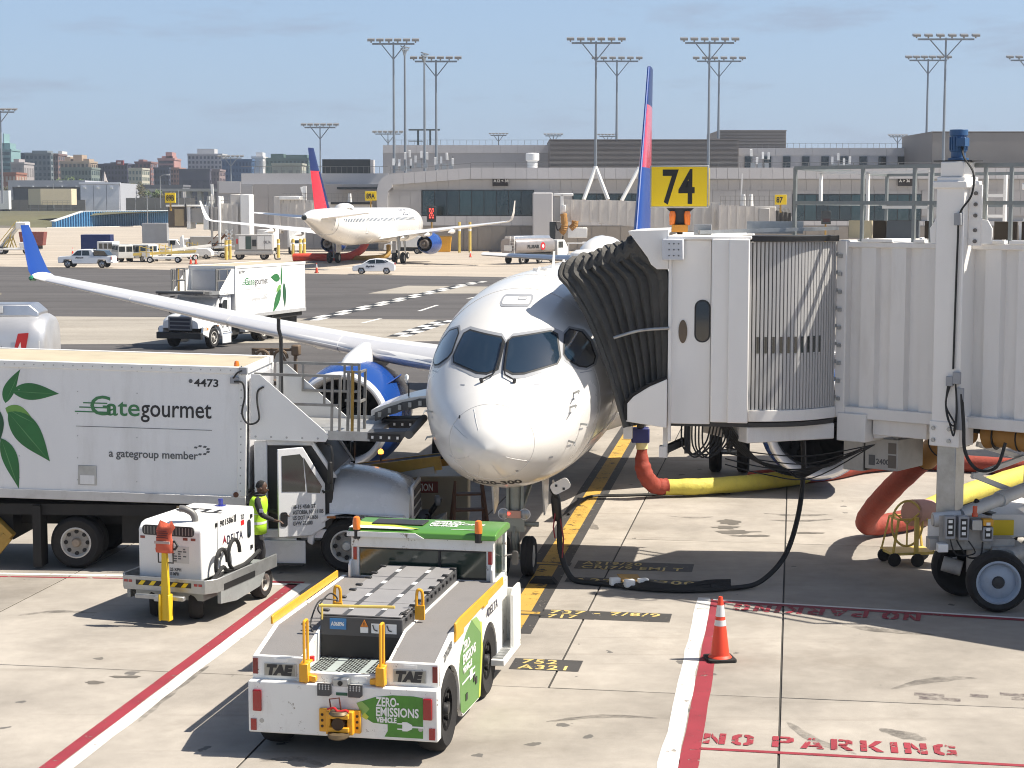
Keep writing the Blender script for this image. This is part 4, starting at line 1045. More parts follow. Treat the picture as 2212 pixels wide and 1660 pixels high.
def engine(parent, x, z, y0, r, L, cowl, blades=18, pylon_to=None, y_scale=1.0):
 """nacelle along +y (aft); thing > nacelle > lip, fan, spinner, exhaust"""
 o = (x, y0, z); d = (0, 1, 0)
 c = MB(); c.lathe([(r*.965, .17), (r*1.03, .45), (r*1.09, 1.0), (r*1.10, 1.6), (r*1.04, L*.6), (r*.90, L*.85), (r*.78, L), (r*.74, L), (r*.70, L*.8)], o, d, 40, False)
 n = c.ob('nacelle', cowl, parent)
 l = MB(); l.lathe([(r*.80, .5), (r*.81, .2), (r*.845, .06), (r*.885, .01), (r*.92, .02), (r*.955, .10), (r*.970, .172)], o, d, 40, False); l.ob('intake_lip', CHROME, n)
 q = MB(); q.lathe([(r*.80, .5), (r*.80, .9), (r*.80, 1.2)], o, d, 36, False); q.ob('intake_duct', mat('intake_grey', (.10, .10, .105), .45), n)
 q = MB(); q.lathe([(0.0, 1.18), (r*.8, 1.18)], o, d, 30); q.ob('fan_back', BLACK, n)
 f = MB()
 for i in range(blades):
  a0 = 2*math.pi*i/blades; pts = []
  for k in range(5):
   t = k/4; rr = r*(.24+.55*t); tw = .30+.75*t; hw = r*(.075+.055*t)
   ca = a0+.25*t*t
   e = Vector((math.cos(ca), 0, math.sin(ca))); tg = Vector((-math.sin(ca), 0, math.cos(ca)))
   pts.append((e*rr+tg*hw*math.sin(tw)*1.6+Vector((0, -hw*math.cos(tw)*1.2, 0)), e*rr-tg*hw*math.sin(tw)*1.6+Vector((0, hw*math.cos(tw)*1.2, 0))))
  vs = [p+Vector((x, y0+.98, z)) for ab in pts for p in ab]; f.add(vs, [(2*k, 2*k+1, 2*k+3, 2*k+2) for k in range(4)])
 f.ob('fan_blades', mat('fan_titanium', (.10, .10, .105), .28, .85, var=.1), n)
 s = MB(); s.lathe([(0, .62), (r*.06, .66), (r*.16, .80), (r*.25, 1.02), (r*.26, 1.15)], o, d, 24); s.ob('spinner', mat('spinner_black', (.03, .03, .032), .25), n)
 k = MB(); k.lathe([(r*.7, L*.8), (r*.5, L*.98), (r*.42, L*1.12), (r*.40, L*1.12), (r*.2, L*1.1), (r*.05, L*1.32), (0, L*1.33)], o, d, 24, False); k.ob('exhaust', mat('exhaust_metal', (.25, .22, .20), .4, .8), n)
 return n
# ---------------------------------------------------------------- the airliner at the gate
FU = Fuse([0, .08, .3, .8, 1.5, 2.5, 3.5, 5, 6.5, 24, 30, 34, 37.3, 38.2],
          [2.72, 2.95, 3.15, 3.48, 3.80, 4.50, 4.95, 5.24, 5.32, 5.32, 5.32, 5.25, 4.95, 4.72],
          [2.72, 2.52, 2.33, 2.08, 1.88, 1.73, 1.66, 1.62, 1.60, 1.60, 2.35, 3.35, 4.22, 4.40],
          [0.0, .24, .47, .80, 1.12, 1.44, 1.62, 1.73, 1.75, 1.75, 1.5, .98, .38, .16])
ac = thing('airliner', 'large white twin-engine airliner nose-on at the gate with open cargo door', 'airplane', (-.42, 28.1, 0), -8.4)
ys = [0, .02, .05, .1, .17, .25, .35, .5, .65, .8, 1, 1.2, 1.4, 1.6, 1.8, 2, 2.25, 2.5, 2.75, 3, 3.25, 3.5, 3.8, 4.2, 4.6, 5, 5.5, 6, 6.5, 8, 10, 13, 16, 20, 24, 26, 28, 30, 31.5, 33, 34.5, 36, 37.3, 38.2]
fus = FU.mesh(ys, 72).ob('fuselage', AIRW, ac, ang=60)
# wing-body fairing
fr = MB(); rings = []
for y, w, zb in ((10.2, .6, 1.62), (11.5, 1.5, 1.45), (13.5, 1.95, 1.32), (16, 2.0, 1.30), (18.5, 1.8, 1.4), (20.5, .7, 1.6)):
 rings.append([(w*math.cos(a), y, 2.25+(2.25-zb)*math.sin(a)*(1.0 if math.sin(a) < 0 else .35)) for a in [2*math.pi*i/24 for i in range(24)]])
fr.loft(rings); fr.ob('belly_fairing', AIRW, ac, ang=50)
def skin(poly, step, off, m, name, par, **kw): return surf_fill(poly, step, lambda x, z: FU.front(x, z, off)).ob(name, m, par, ang=60, **kw)
PANE = [(.035, 4.255), (.10, 4.325), (.70, 4.41), (.80, 4.355), (.905, 4.01), (.875, 3.925), (.40, 3.80), (.22, 3.795), (.06, 3.86)]
SIDEP = [(.935, 4.355), (.985, 4.42), (1.16, 4.36), (1.30, 4.19), (1.405, 3.95), (1.395, 3.855), (1.32, 3.82), (1.22, 3.85), (1.03, 3.98), (.97, 4.06)]
GAS = mat('window_gasket', (.02, .021, .023), .6, var=0)
fr_poly = [(0.0, 4.30), (.09, 4.40), (.72, 4.485), (.885, 4.41), (.975, 4.02), (.945, 3.875), (.42, 3.72), (.20, 3.715), (.0, 3.80)]
for s in (1, -1):
 mk = lambda P: [(s*x, z) for x, z in P] if s > 0 else [(s*x, z) for x, z in P][::-1]
 w = skin(mk(PANE), .09, .017, GLASSB, 'windscreen', fus)
 skin(mk(grow(PANE, .028 if True else 0)), .09, .012, GAS, 'gasket', fus)
 skin(mk(fr_poly), .09, .006, GREYP, 'window_surround', fus)
 skin(mk(SIDEP), .07, .017, GLASSB, 'side_window', fus)
 skin(mk(grow(SIDEP, .022)), .07, .012, GAS, 'gasket', fus)
 skin(mk(grow(SIDEP, .055)), .07, .006, GREYP, 'window_surround', fus)
 # wiper: parked upright by the centre post, its arm kinked outwards at the foot
 wp = [(.045*s, 4.27), (.055*s, 4.0), (.075*s, 3.80), (.10*s, 3.745), (.20*s, 3.70), (.27*s, 3.665)]
 MB().tube([FU.front(x, z, .05) for x, z in wp], .014, 6).ob('wiper', BLACK, fus)
 MB().cyl(FU.front(.27*s, 3.665, .0), FU.front(.27*s, 3.665, .07), .03, n=8).ob('wiper_pivot', BLACK, fus)
# escape hatch on the crown, radome seam and lightning strips
hp = rpoly(0, 4.91, .56, .19, .07)
skin(hp, .06, .004, GREYP, 'hatch_seal', fus); skin(grow(hp, -.035), .06, .007, AIRW, 'roof_hatch', fus)
skin(rpoly(.10, 4.94, .15, .05, .006, 1), .05, .010, GREYP, 'hatch_placard', fus); skin(rpoly(.10, 4.942, .13, .032, .004, 1), .05, .012, AIRW, 'hatch_placard', fus)
SEAM = mat('panel_seam', (.60, .59, .57), .5, var=0)
seam = []
for i in range(49):
 a = 2*math.pi*i/48; zt, zb, w = FU.sec(.63); p = Vector((w*math.sin(a), .63, (zt+zb)/2+(zt-zb)/2*math.cos(a))); n = Vector((math.sin(a)/w, -.9, math.cos(a)/((zt-zb)/2))).normalized(); seam.append(p+n*.0015)
MB().tube(seam, .0045, 4, cap=False).ob('radome_seam', SEAM, fus)
for a in (25, 75, 120, 165, 200, 240, 295, 335):
 pts = []
 for y in (.16, .28, .42, .58):
  zt, zb, w = FU.sec(y); e = R(a); p = Vector((w*math.sin(e), y, (zt+zb)/2+(zt-zb)/2*math.cos(e))); n = Vector((math.sin(e)/w, -1.2, math.cos(e)/((zt-zb)/2))).normalized(); pts.append(p+n*.001)
 MB().tube(pts, .006, 4).ob('lightning_strip', SEAM, fus)
for x, z in ((1.18, 3.43), (1.15, 3.22), (1.30, 2.91), (1.14, 2.67), (-1.2, 3.1), (-1.12, 2.72)):
 p = FU.front(x, z, 0); q = FU.front(x, z, .13); u = (q-p).normalized()
 m = MB(); m.bar(p-u*.02, q, .018, .035); m.cyl(q, q+Vector((0, -.14, -.03)), .012, .008, 8); m.ob('air_probe', GREYM, fus)
 skin(rpoly(x, z-.09, .05, .03, .005, 1), .03, .004, GREYP, 'probe_placard', fus)
skin(rpoly(-.53, 3.16, .03, .05, .012), .03, .004, DARK, 'static_port', fus)
# type number under the nose
text('A220-300', .14, INKK, fus, None, fn=lambda co: FU.front(-.42+co.x, 2.00+co.y*1.0, .004), bold=.004, sx=1.5, ext=0)
def seam_ring(s_, a0, a1, r=.004):
 zt, zb, w = FU.sec(s_); MB().tube([Vector((w*1.001*math.sin(R(a)), s_, (zt+zb)/2+(zt-zb)/2*1.001*math.cos(R(a)))) for a in range(a0, a1+1, 5)], r, 4, cap=False).ob('panel_seam', SEAM, fus)
for s_, a0, a1 in ((2.95, 60, 300), (4.1, -120, 120), (5.6, -180, 180), (7.6, -180, 180), (9.6, -180, 180)): seam_ring(s_, a0, a1)
for ang in (-62, 62, 118, -118):
 MB().tube([(lambda z_: Vector((z_[2]*1.001*math.sin(R(ang)), y_, (z_[0]+z_[1])/2+(z_[0]-z_[1])/2*1.001*math.cos(R(ang)))))(FU.sec(y_)) for y_ in (2.95, 3.3, 3.7, 4.1, 4.8, 5.6, 7.6, 9.6)], .004, 4).ob('panel_seam', SEAM, fus)
for x, z, w_, h_ in ((.62, 3.62, .09, .02), (-.62, 3.60, .09, .02), (1.32, 3.74, .16, .012), (-1.30, 3.72, .16, .012), (.9, 2.45, .05, .03), (-.7, 2.5, .06, .02), (.42, 2.3, .04, .04)): skin(rpoly(x, z, w_, h_, .004, 1), .04, .003, GREYP, 'small_placard', fus)
# door outline, radio gear on the crown
MB().lathe([(.0, .24), (.28, .22), (.42, .14), (.46, .0)], (0, 15.5, 5.28), (0, 0, 1), 20).ob('crown_antenna_dome', AIRW, fus)
rd_ = MB(); rr = []
for y, w, h in ((17.0, .02, .02), (17.25, .38, .24), (17.8, .52, .40), (19.0, .55, .46), (20.6, .50, .42), (21.6, .22, .2), (22.2, .02, .02)): rr.append([(w*math.cos(a), y, 5.22+h*max(-.3, math.sin(a))*1.25) for a in [2*math.pi*i/20 for i in range(20)]])
rd_.loft(rr); rd_.ob('satcom_radome', AIRW, fus, ang=60)
for y, h in ((6.2, .10), (8.5, .34), (10.2, .12)): MB().prism([(y, 5.28), (y+.32, 5.28), (y+.40, 5.3+h), (y+.24, 5.3+h)], 'x', -.012, .012).ob('blade_antenna', AIRW, fus, smooth=False)
MB().prism(rpoly(0, 6.9, .35, .25, .1), 'z', 5.3, 5.36).ob('antenna_pad', AIRW, fus)
# open forward cargo door, swung up and out over the belt loader
ln = MB(); rings = []
for i in range(12):
 t = i/11; x = -1.66-1.28*t; z = 3.05-.04*t-.27*t*t; rings.append([(x, 4.7, z-.09), (x, 5.95, z-.06), (x, 5.95, z+.05), (x, 4.7, z+.02)])
ln.loft(rings)
cd = ln.ob('cargo_door', AIRW, ac, ang=50)
lnr = MB(); rings = []
for i in range(12):
 t = i/11; x = -1.70-1.16*t; z = 2.95-.04*t-.26*t*t-.02*abs(math.sin(t*12)); rings.append([(x, 4.66, z-.08), (x, 5.9, z-.05), (x, 5.9, z+.01), (x, 4.66, z+.085)])
lnr.loft(rings); lnr.ob('door_liner', mat('dark_door_liner', (.11, .11, .11), .6, var=.3, scale=6, dirt=.4), cd, ang=50)
for i in range(6):
 t = (i+.5)/6; x = -1.70-1.16*t; z = 2.93-.04*t-.26*t*t; MB().b(x-.03, x+.03, 4.62, 4.655, z-.03, z+.06).ob('latch_bracket', GREYM, cd)
m = MB(); m.cyl((-2.28, 5.0, 3.0), (-2.28, 5.0, 3.25), .015, n=6); m.ob('lamp_arm', DARK, cd)
MB().lathe([(0, -.04), (.06, -.03), (.09, 0), (.06, .035), (0, .04)], (-2.32, 5.0, 3.34), (1, .3, 0), 14).ob('lamp_head', WHITE, cd)
op = MB(); rings = []
for i in range(9):
 z = 1.95+1.05*i/8; rings.append([FU.side(y, z, -1, .006) for y in (4.7, 5.1, 5.5, 5.9)])
op.loft(rings, cap=False, closed=False); op.ob('cargo_hold_opening', BLACK, fus)
# wings
for s in (-1, 1):
 st = [(s*1.2, 12.1, 2.62, 6.3, .13, .05, 0), (s*1.75, 12.5, 2.66, 5.9, .13, .05, 0), (s*5.5, 15.0, 2.98, 4.35, .115, .04, 0), (s*9, 16.9, 3.42, 3.35, .105, .02, 0), (s*13, 19.3, 3.95, 2.4, .095, 0, 0), (s*16.6, 21.5, 4.42, 1.62, .085, -.01, 0)]
 wg = wing_mesh(st, 11).ob('wing', mat('wing_white_grey', (.72, .72, .71), .30, var=.04, scale=.5, dirt=.12, dcol=(.4, .39, .38), streak=(1, .3, 1), coat=.3), ac, ang=60)
 # slat leading edges in bare metal, one piece per slat
 for (i0, i1) in ((0.06, .302), (.304, .533), (.535, .764), (.766, .985)):
  def sta(f):
   X = [1.75, 5.5, 9, 13, 16.6]; x = 1.75+(16.6-1.75)*f
   return x, pc(X, [12.5, 15.0, 16.9, 19.3, 21.5], x), pc(X, [2.66, 2.98, 3.42, 3.95, 4.42], x), pc(X, [5.9, 4.35, 3.35, 2.4, 1.62], x), pc(X, [.13, .115, .105, .095, .085], x)
  rg = []
  for k in range(7):
   x, yl, zl, c, th = sta(i0+(i1-i0)*k/6); af = airfoil(c, th, 25); r = []
   LE = 24
   for q in range(LE-6, LE+7): py, pz = af[q]; r.append((s*x, yl+py*1.0-.012-.0, zl+pz*1.045+.002))
   rg.append(r)
  MB().loft(rg, cap=False, closed=False).ob('slat', mat('slat_metal', (.60, .60, .62), .30, .25, var=.06), wg, ang=60)
 # winglet: the tip bends up, blue blade
 wt = wing_mesh([(s*16.6, 21.5, 4.42, 1.62, .085, -.01, 0), (s*16.85, 21.68, 4.46, 1.52, .085, 0, s*.15), (s*17.0, 21.82, 4.53, 1.46, .085, 0, s*.4)], 9)
 wt.ob('wing_tip', AIRW, wg, ang=60)
 bl = MB(); rg = []
 for x, yl, z, c in ((16.98, 21.80, 4.50, 1.48), (17.14, 21.94, 4.66, 1.40), (17.40, 22.35, 5.1, 1.12), (17.72, 22.9, 5.65, .82), (17.92, 23.25, 5.98, .58)):
  rg.append([(s*(x-.0)+s*-1*pz*.9, yl+py, z+s*0) for py, pz in airfoil(c, .09, 9, 0)])
 bl.loft(rg); bl.ob('winglet', DBLUE, wg, ang=60)
 MB().lathe([(0, 0), (.06, .03), (.09, .12), (.09, .3)], (s*16.98, 21.66, 4.45), (0, 1, .0), 10).ob('position_lamp', mat('green_lens', (.03, .22, .12), .15, coat=.5), wg)
 for x, yy, zz, L in ((4.3, 16.8, 2.55, 3.6), (7.6, 18.2, 2.95, 3.2), (11.2, 20.2, 3.5, 2.6)):
  MB().lathe([(0, 0), (.12, .2), (.20, .8), (.18, L*.6), (0, L)], (s*x, yy, zz), (0, 1, -.06), 12).ob('flap_track_fairing', AIRW, wg)
 # engine and pylon
 ne = engine(ac, s*5.5, 1.56, 12.55, 1.19, 3.9, mat('nacelle_blue', (.010, .055, .25), .26, var=.05, scale=.5, coat=.15, spec=.3), 20)
 py = MB(); rg = []
 for y, w, zb, zt in ((12.95, .06, 2.55, 2.72), (13.3, .22, 2.5, 2.88), (14.0, .30, 2.5, 3.05), (15.2, .32, 2.35, 3.22), (16.5, .26, 2.3, 3.1), (18.3, .05, 2.5, 2.7)):
  zc = (zb+zt)/2; hz = (zt-zb)/2; rg.append([(s*5.5+w*math.cos(a), y, zc+hz*math.sin(a)) for a in [2*math.pi*i/14 for i in range(14)]])
 py.loft(rg); py.ob('pylon', AIRW, ac, ang=60)
 MB().prism([(13.3, 2.45), (14.0, 2.42), (14.1, 2.75), (13.95, 2.8)], 'x', 0, .03).ob('nacelle_chine', DBLUE, ne, loc=(s*5.5-s*.85, 0, -.05), rot=(0, -s*.75, 0)) if False else None
 c_ = MB(); c_.T = Matrix.Translation((s*5.5, 0, 1.62)) @ Matrix.Rotation(s*R(-52), 4, 'Y'); c_.prism([(13.2, 1.18), (14.2, 1.17), (14.1, 1.46), (13.95, 1.50)], 'x', -.012, .012); c_.ob('nacelle_strake', DBLUE, ne, smooth=False)
 # tailplane
 wing_mesh([(s*.5, 32.6, 4.65, 3.3, .10, 0, 0), (s*3.2, 34.6, 4.68, 2.2, .09, 0, 0), (s*6.1, 36.5, 4.78, 1.25, .09, 0, 0)], 9).ob('tailplane', mat('wing_white_grey', (.78, .78, .77), .3), ac, ang=60)
 bogie(ac, s*3.46, 16.3, .51, .30, 2.4, .34)
 MB().b(s*3.0-.02, s*3.0+.02, 15.6, 17.0, 1.05, 1.9).ob('main_gear_door', AIRW, ac)
# tail fin, colour fields as separate skins: blue root, red, navy tip
def fin_band(z0, z1, col, name, par):
 rg = []
 for k in range(5):
  z = z0+(z1-z0)*k/4; t = (z-5.2)/(11.45-5.2); yl = 30.2+5.6*t; c = 7.0-4.85*t
  rg.append([(pz*1.0, yl+py, z) for py, pz in airfoil(c, .058-.005*t, 11, 0)])
 return MB().loft(rg).ob(name, col, par, ang=60)
fin = fin_band(5.1, 7.85, DBLUE, 'tail_fin', ac); fin_band(7.85, 10.05, DRED, 'fin_red_band', fin); fin_band(10.05, 11.45, DNAVY, 'fin_tip', fin)
MB().tube([(0, 31.9-1.62, 5.3), (0, 33.2-.64, 7.85), (0, 34.55, 10.05), (0, 35.75, 11.4)], .045, 8).ob('fin_leading_edge', DBLUE, fin)
# nose gear
ng = MB(); ng.cyl((0, 3.3, .36), (0, 3.3, 1.0), .075, n=14); ng.cyl((0, 3.3, .85), (0, 3.3, 1.75), .115, n=14); ng.cyl((-.30, 3.3, .36), (.30, 3.3, .36), .055, n=10)
ng.cyl((-.42, 3.28, .94), (-.17, 3.28, .94), .045, n=10); ng.cyl((.17, 3.28, .94), (.42, 3.28, .94), .045, n=10); ng.b(-.18, .18, 3.16, 3.40, .82, 1.06)
ng.bar((0, 3.18, .5), (0, 3.02, .72), .05); ng.bar((0, 3.02, .72), (0, 3.18, .9), .05); ng.bar((-.07, 3.4, 1.1), (-.20, 4.5, 1.75), .06); ng.bar((.07, 3.4, 1.1), (.20, 4.5, 1.75), .06)
for s in (-1, 1): ng.cyl((s*.13, 3.2, 1.02), (s*.13, 3.25, 1.70), .03, n=8)
ng = ng.ob('nose_gear', mat('gear_grey_green', (.30, .32, .29), .45, .3, var=.2, dirt=.4), ac)
for s in (-1, 1):
 c = Vector((s*.24, 3.3, .36)); k = MB(); r = .36; h = .11
 k.lathe([(.2, -h*.8), (r*.86, -h), (r*.97, -h*.7), (r, -h*.4), (r*.98, -h*.15), (r, 0), (r*.98, h*.15), (r, h*.4), (r*.97, h*.7), (r*.86, h), (.2, h*.8), (.2, -h*.8)], c, (s, 0, 0), 28); k.ob('tyre', RUBBER, ng)
 k = MB(); k.lathe([(.2, h*.8), (.17, h*.5), (.08, h*.4), (.06, h), (0, h)], c, (s, 0, 0), 16); k.ob('rim', STEELW, ng)
 k = MB(); k.lathe([(0, .11), (.06, .10), (.10, .02), (.105, -.0), (.09, -.01)], (s*.19, 3.14, 1.14), (0, 1, 0), 18); k.ob('taxi_lamp', CHROME, ng)
 k = MB(); k.lathe([(0, -.02), (.05, -.015), (.09, 0)], (s*.19, 3.13, 1.14), (0, 1, 0), 18); k.ob('lamp_lens', mat('lamp_lens', (.30, .31, .32), .08, .3, coat=.6), ng)
MB().b(-.12, .12, 3.10, 3.16, 1.07, 1.2).ob('gear_placard', mat('salmon_placard', (.62, .34, .26), .5), ng)
MB().cyl((-.09, 3.09, 1.15), (-.09, 3.105, 1.15), .025, n=8).ob('red_lamp', mat('lit_red_lamp', (1, .06, .04), .3, var=0, emit=2.5), ng)
for s in (-1, 1): MB().prism([(3.5, 1.72), (4.3, 1.70), (4.2, 1.15), (3.75, 1.02)], 'x', s*.46-.015, s*.46+.015).ob('nose_gear_door', AIRW, ac, smooth=False)
pd_ = MB(); pd_.T = Matrix.Translation((.93, 2.25, 1.80)) @ Matrix.Rotation(R(-28), 4, 'Y'); pd_.prism(rpoly(0, 0, .34, .20, .07), 'y', -.02, .02); pd_.bar((-.1, .02, .05), (-.12, .3, .12), .03); pd_.ob('power_panel_door', AIRW, ac)
for x_, z_ in ((.86, 1.81), (.99, 1.76)): MB().b(x_-.02, x_+.02, 2.222, 2.229, z_-.02, z_+.02).ob('panel_latch', DARK, ac, smooth=False)
# ---------------------------------------------------------------- distant airliner seen from behind
F2 = Fuse([0, .3, 1, 2.2, 4, 6, 8, 30, 36, 41, 43.6, 44.5], [4.2, 4.75, 5.25, 5.8, 6.15, 6.25, 6.25, 6.25, 6.25, 6.1, 5.75, 5.5], [4.2, 3.6, 3.0, 2.5, 2.25, 2.15, 2.15, 2.15, 2.9, 4.2, 4.9, 5.1], [0, .55, 1.05, 1.5, 1.85, 1.97, 1.97, 1.97, 1.75, 1.05, .5, .3])
fa = thing('airliner', 'distant white airliner parked tail-on at the terminal, red and blue fin', 'airplane', (-16.45-22.0*math.sin(R(-11.5))*1.0, 201.5+22.0*math.cos(R(11.5)), 0), -11.5+180)
fa.location = (-16.45+22.3*math.sin(R(11.5)), 201.5+22.3*math.cos(R(11.5)), 0)
# local: nose at y=0, tail towards +y, which points back to the camera
f2 = F2.mesh([0, .05, .15, .3, .6, 1, 1.6, 2.2, 3, 4, 5, 6, 8, 14, 20, 26, 30, 33, 36, 38.5, 41, 42.5, 43.6, 44.5], 40).ob('fuselage', AIRW, fa, ang=60)
m = MB(); m.lathe([(.02, .02), (.26, .01), (.30, -.03), (.22, -.1), (.0, -.12)], (0, 44.5, 5.3), (0, 1, .1), 16); m.ob('exhaust', mat('apu_dark', (.06, .065, .055), .4, .5), fa)
wn_ = MB()
for y0, y1 in ((8, 16), (17, 22.5), (23.2, 28), (28.6, 36.5)):
 y = y0
 while y < y1:
  for s in (-1, 1):
   p = F2.side(y, 4.75, s, .008); m_ = F2.side(y, 5.1, s, .008); wn_.add([p+Vector((0, -.13, 0)), p+Vector((0, .13, 0)), m_+Vector((0, .13, 0)), m_+Vector((0, -.13, 0))], [(0, 1, 2, 3)])
  y += .53
wn_.ob('cabin_windows', GLASSD, f2, smooth=False, kind='stuff')
for s in (-1, 1):
 for y in (5.2, 17.0, 28.3, 38.2):
  dd_ = MB(); e = [(y-.45, 3.5), (y+.45, 3.5), (y+.45, 5.4), (y-.45, 5.4)]
  for a, b in zip(e, e[1:]+e[:1]): dd_.tube([F2.side(a[0]+(b[0]-a[0])*t/4, a[1]+(b[1]-a[1])*t/4, s, .012) for t in range(5)], .035, 4)
  dd_.ob('door_outline', SEAM, f2)
 wg = wing_mesh([(s*1.6, 15.5, 3.0, 7.2, .13, .04, 0), (s*6, 18.2, 3.5, 4.9, .115, .03, 0), (s*11, 21.1, 4.05, 3.3, .11, .01, 0), (s*16.9, 24.6, 4.72, 1.6, .10, 0, 0)], 9).ob('wing', mat('wing_white_grey', (.78, .78, .77), .3), fa, ang=60)
 rg = []
 for x, yl, z, c in ((16.9, 24.6, 4.7, 1.6), (17.45, 25.1, 4.95, 1.4), (17.75, 25.6, 5.7, 1.05), (18.0, 26.4, 7.0, .5)): rg.append([(s*(x-pz*(1 if z > 4.8 else 0)*.9), yl+py, z+(0 if z > 4.8 else pz)) for py, pz in airfoil(c, .09, 9, 0)])
 MB().loft(rg).ob('winglet', AIRW if s > 0 else AIRW, wg, ang=60)
 for x, yy, zz in ((4.5, 20.6, 3.0), (7.5, 21.8, 3.35), (10.5, 23.0, 3.7)): MB().lathe([(0, 0), (.22, .5), (.3, 1.4), (.0, 3.6)], (s*x, yy, zz), (0, 1, -.04), 10).ob('flap_track_fairing', AIRW, wg)
 engine(fa, s*5.75, 2.1, 14.2, 1.15, 4.0, mat('nacelle_blue', (.012, .085, .36), .16), 16)
 py = MB(); rg = []
 for y, w, zb, zt in ((15, .1, 3.1, 3.3), (16.5, .25, 2.9, 3.55), (18.5, .28, 2.8, 3.6), (20.5, .05, 3.1, 3.3)): rg.append([(s*5.75+w*math.cos(a), y, (zb+zt)/2+(zt-zb)/2*math.sin(a)) for a in [2*math.pi*i/12 for i in range(12)]])
 py.loft(rg); py.ob('pylon', AIRW, fa, ang=60)
 wing_mesh([(s*.6, 37.6, 5.15, 4.0, .1, 0, 0), (s*6.2, 41.6, 5.75, 1.5, .09, 0, 0)], 9).ob('tailplane', mat('wing_white_grey', (.78, .78, .77), .3), fa, ang=60)
 bogie(fa, s*3.8, 22.3, .60, .45, 3.0, .48, .15)
 MB().b(s*3.2-.03, s*3.2+.03, 21.4, 23.4, 1.2, 2.5).ob('main_gear_door', AIRW, fa)
bogie(fa, 0, 5.2, .4, .25, 2.3, .3, .1, name='nose_gear')
rg = []
def fb(z0, z1, c, nm, par):
 rg = []
 for k in range(4):
  z = z0+(z1-z0)*k/3; t = (z-6.0)/6.3; rg.append([(pz, 36.3+4.9*t+py, z) for py, pz in airfoil(4.7-2.9*t, .10, 9, 0)])
 return MB().loft(rg).ob(nm, c, par, ang=60)
fn2 = fb(5.9, 10.0, DRED, 'tail_fin', fa); fb(10.0, 12.3, DNAVY, 'fin_tip', fn2)
rb = MB(); rg = []
for z in (6.1, 8.0, 9.95):
 t = (z-6.0)/6.3; y = 36.3+4.9*t; rg.append([(pz*1.03, y-.02+py, z) for py, pz in airfoil((4.7-2.9*t)*.36, .36, 7, 0)])
rb.loft(rg); rb.ob('fin_blue_front', DNAVY, fn2, ang=60)
MB().lathe([(0, .55), (.5, .5), (.9, .3), (1.1, 0)], (0, 30.5, 6.2), (0, 0, 1), 16).ob('satcom_radome', AIRW, fa)
text('DELTA', 1.25, INKNAVY, f2, None, fn=lambda co: F2.side(12.2-co.x, 5.35+co.y*.75, -1, .015), bold=.02, ext=0, sx=1.0, spc=1.15)
# ================================================================ PASSENGER BRIDGE AT THE GATE
BR0 = Vector((7.4, 29.6, 0))
jbr = thing('jet_bridge', 'large cream white boarding bridge with black bellows docked at the near airliner', 'jet bridge', BR0)
TU = Matrix.Translation(-BR0) @ Matrix.Translation(BR0) @ Matrix.Rotation(R(-40), 4, 'Z')      # tunnel frame: x along, y away
TCB = Matrix.Translation(-BR0) @ Matrix.Translation((-.42, 28.1, 0)) @ Matrix.Rotation(R(-8.4), 4, 'Z')  # cab frame = aircraft frame
ZB_, ZT_ = 2.98, 5.96
def corr(x0, x1, y, z0, z1, pitch=.57, dep=.10, sg=-1):
 """trapezoid ribbed wall sheet"""
 m = MB(TU); pts = []; x = x0
 while x < x1:
  for f, d in ((0, 0), (.36, 0), (.44, 1), (.92, 1)):
   if x+f*pitch <= x1: pts.append((x+f*pitch, y+sg*dep*d))
  x += pitch
 pts.append((x1, y)); m.loft([[(a, b, z0) for a, b in pts], [(a, b, z1) for a, b in pts]], cap=False, closed=False); return m
corr(-2.05, 9.0, .10, ZB_+.12, ZT_-.10).ob('tunnel_side', BRIDGE, jbr, smooth=False)
corr(-2.05, 9.0, 2.93, ZB_+.12, ZT_-.10, sg=1).ob('tunnel_side', BRIDGE, jbr, smooth=False)
m = MB(TU); m.b(-2.2, 9.0, -.03, 3.03, ZT_-.10, ZT_); m.ob('tunnel_roof', BRIDGE, jbr, bev=.02)
m = MB(TU); m.b(-2.2, 9.0, -.06, .16, ZB_-.08, ZB_+.12); m.b(-2.2, 9.0, 2.84, 3.06, ZB_-.08, ZB_+.12); m.b(-2.1, 9.0, .18, 2.82, ZB_+.0, ZB_+.1); m.ob('floor_beam', BRIDGE, jbr, bev=.015)
m = MB(TU); m.b(-2.24, -2.04, -.09, 3.09, ZB_-.08, ZT_+.03); m.ob('tunnel_end_frame', BRIDGE, jbr, bev=.02)
m = MB(TU)
for k in range(9): m.b(-2.245+.0, -2.205+.0, -.1, -.06, ZB_+.25+k*.31, ZB_+.31+k*.31)
m.T = TU
for k in range(9): m.b(-2.18, -2.12, -.13, -.088, ZB_+.22+k*.31, ZB_+.28+k*.31)
m.ob('frame_bolts', GREYM, jbr, smooth=False, kind='stuff')
m = MB(TU); m.b(-2.16, -1.60, -.12, .6, 2.50, 2.99); m.b(-1.58, -.55, .1, .5, 2.62, 2.90); m.bar((-1.6, .2, 2.62), (-.4, .2, 2.84), .08, .16); m.ob('support_bracket', BRIDGE, jbr, bev=.015)
m = MB(TU); m.b(-2.1, 9, .5, 2.5, 2.75, 2.89); m.ob('underfloor', UNDER, jbr)
# flashing plates along the roof edge
rf = MB(TU)
for x0, x1 in ((-1.78, -1.2), (-.8, -.6), (.55, .82), (.9, 2.0)): rf.b(x0, x1, -.05, .02, ZT_+.0+.002, ZT_+.05)
rf.ob('roof_flashing', BRIDGE2, jbr, smooth=False)
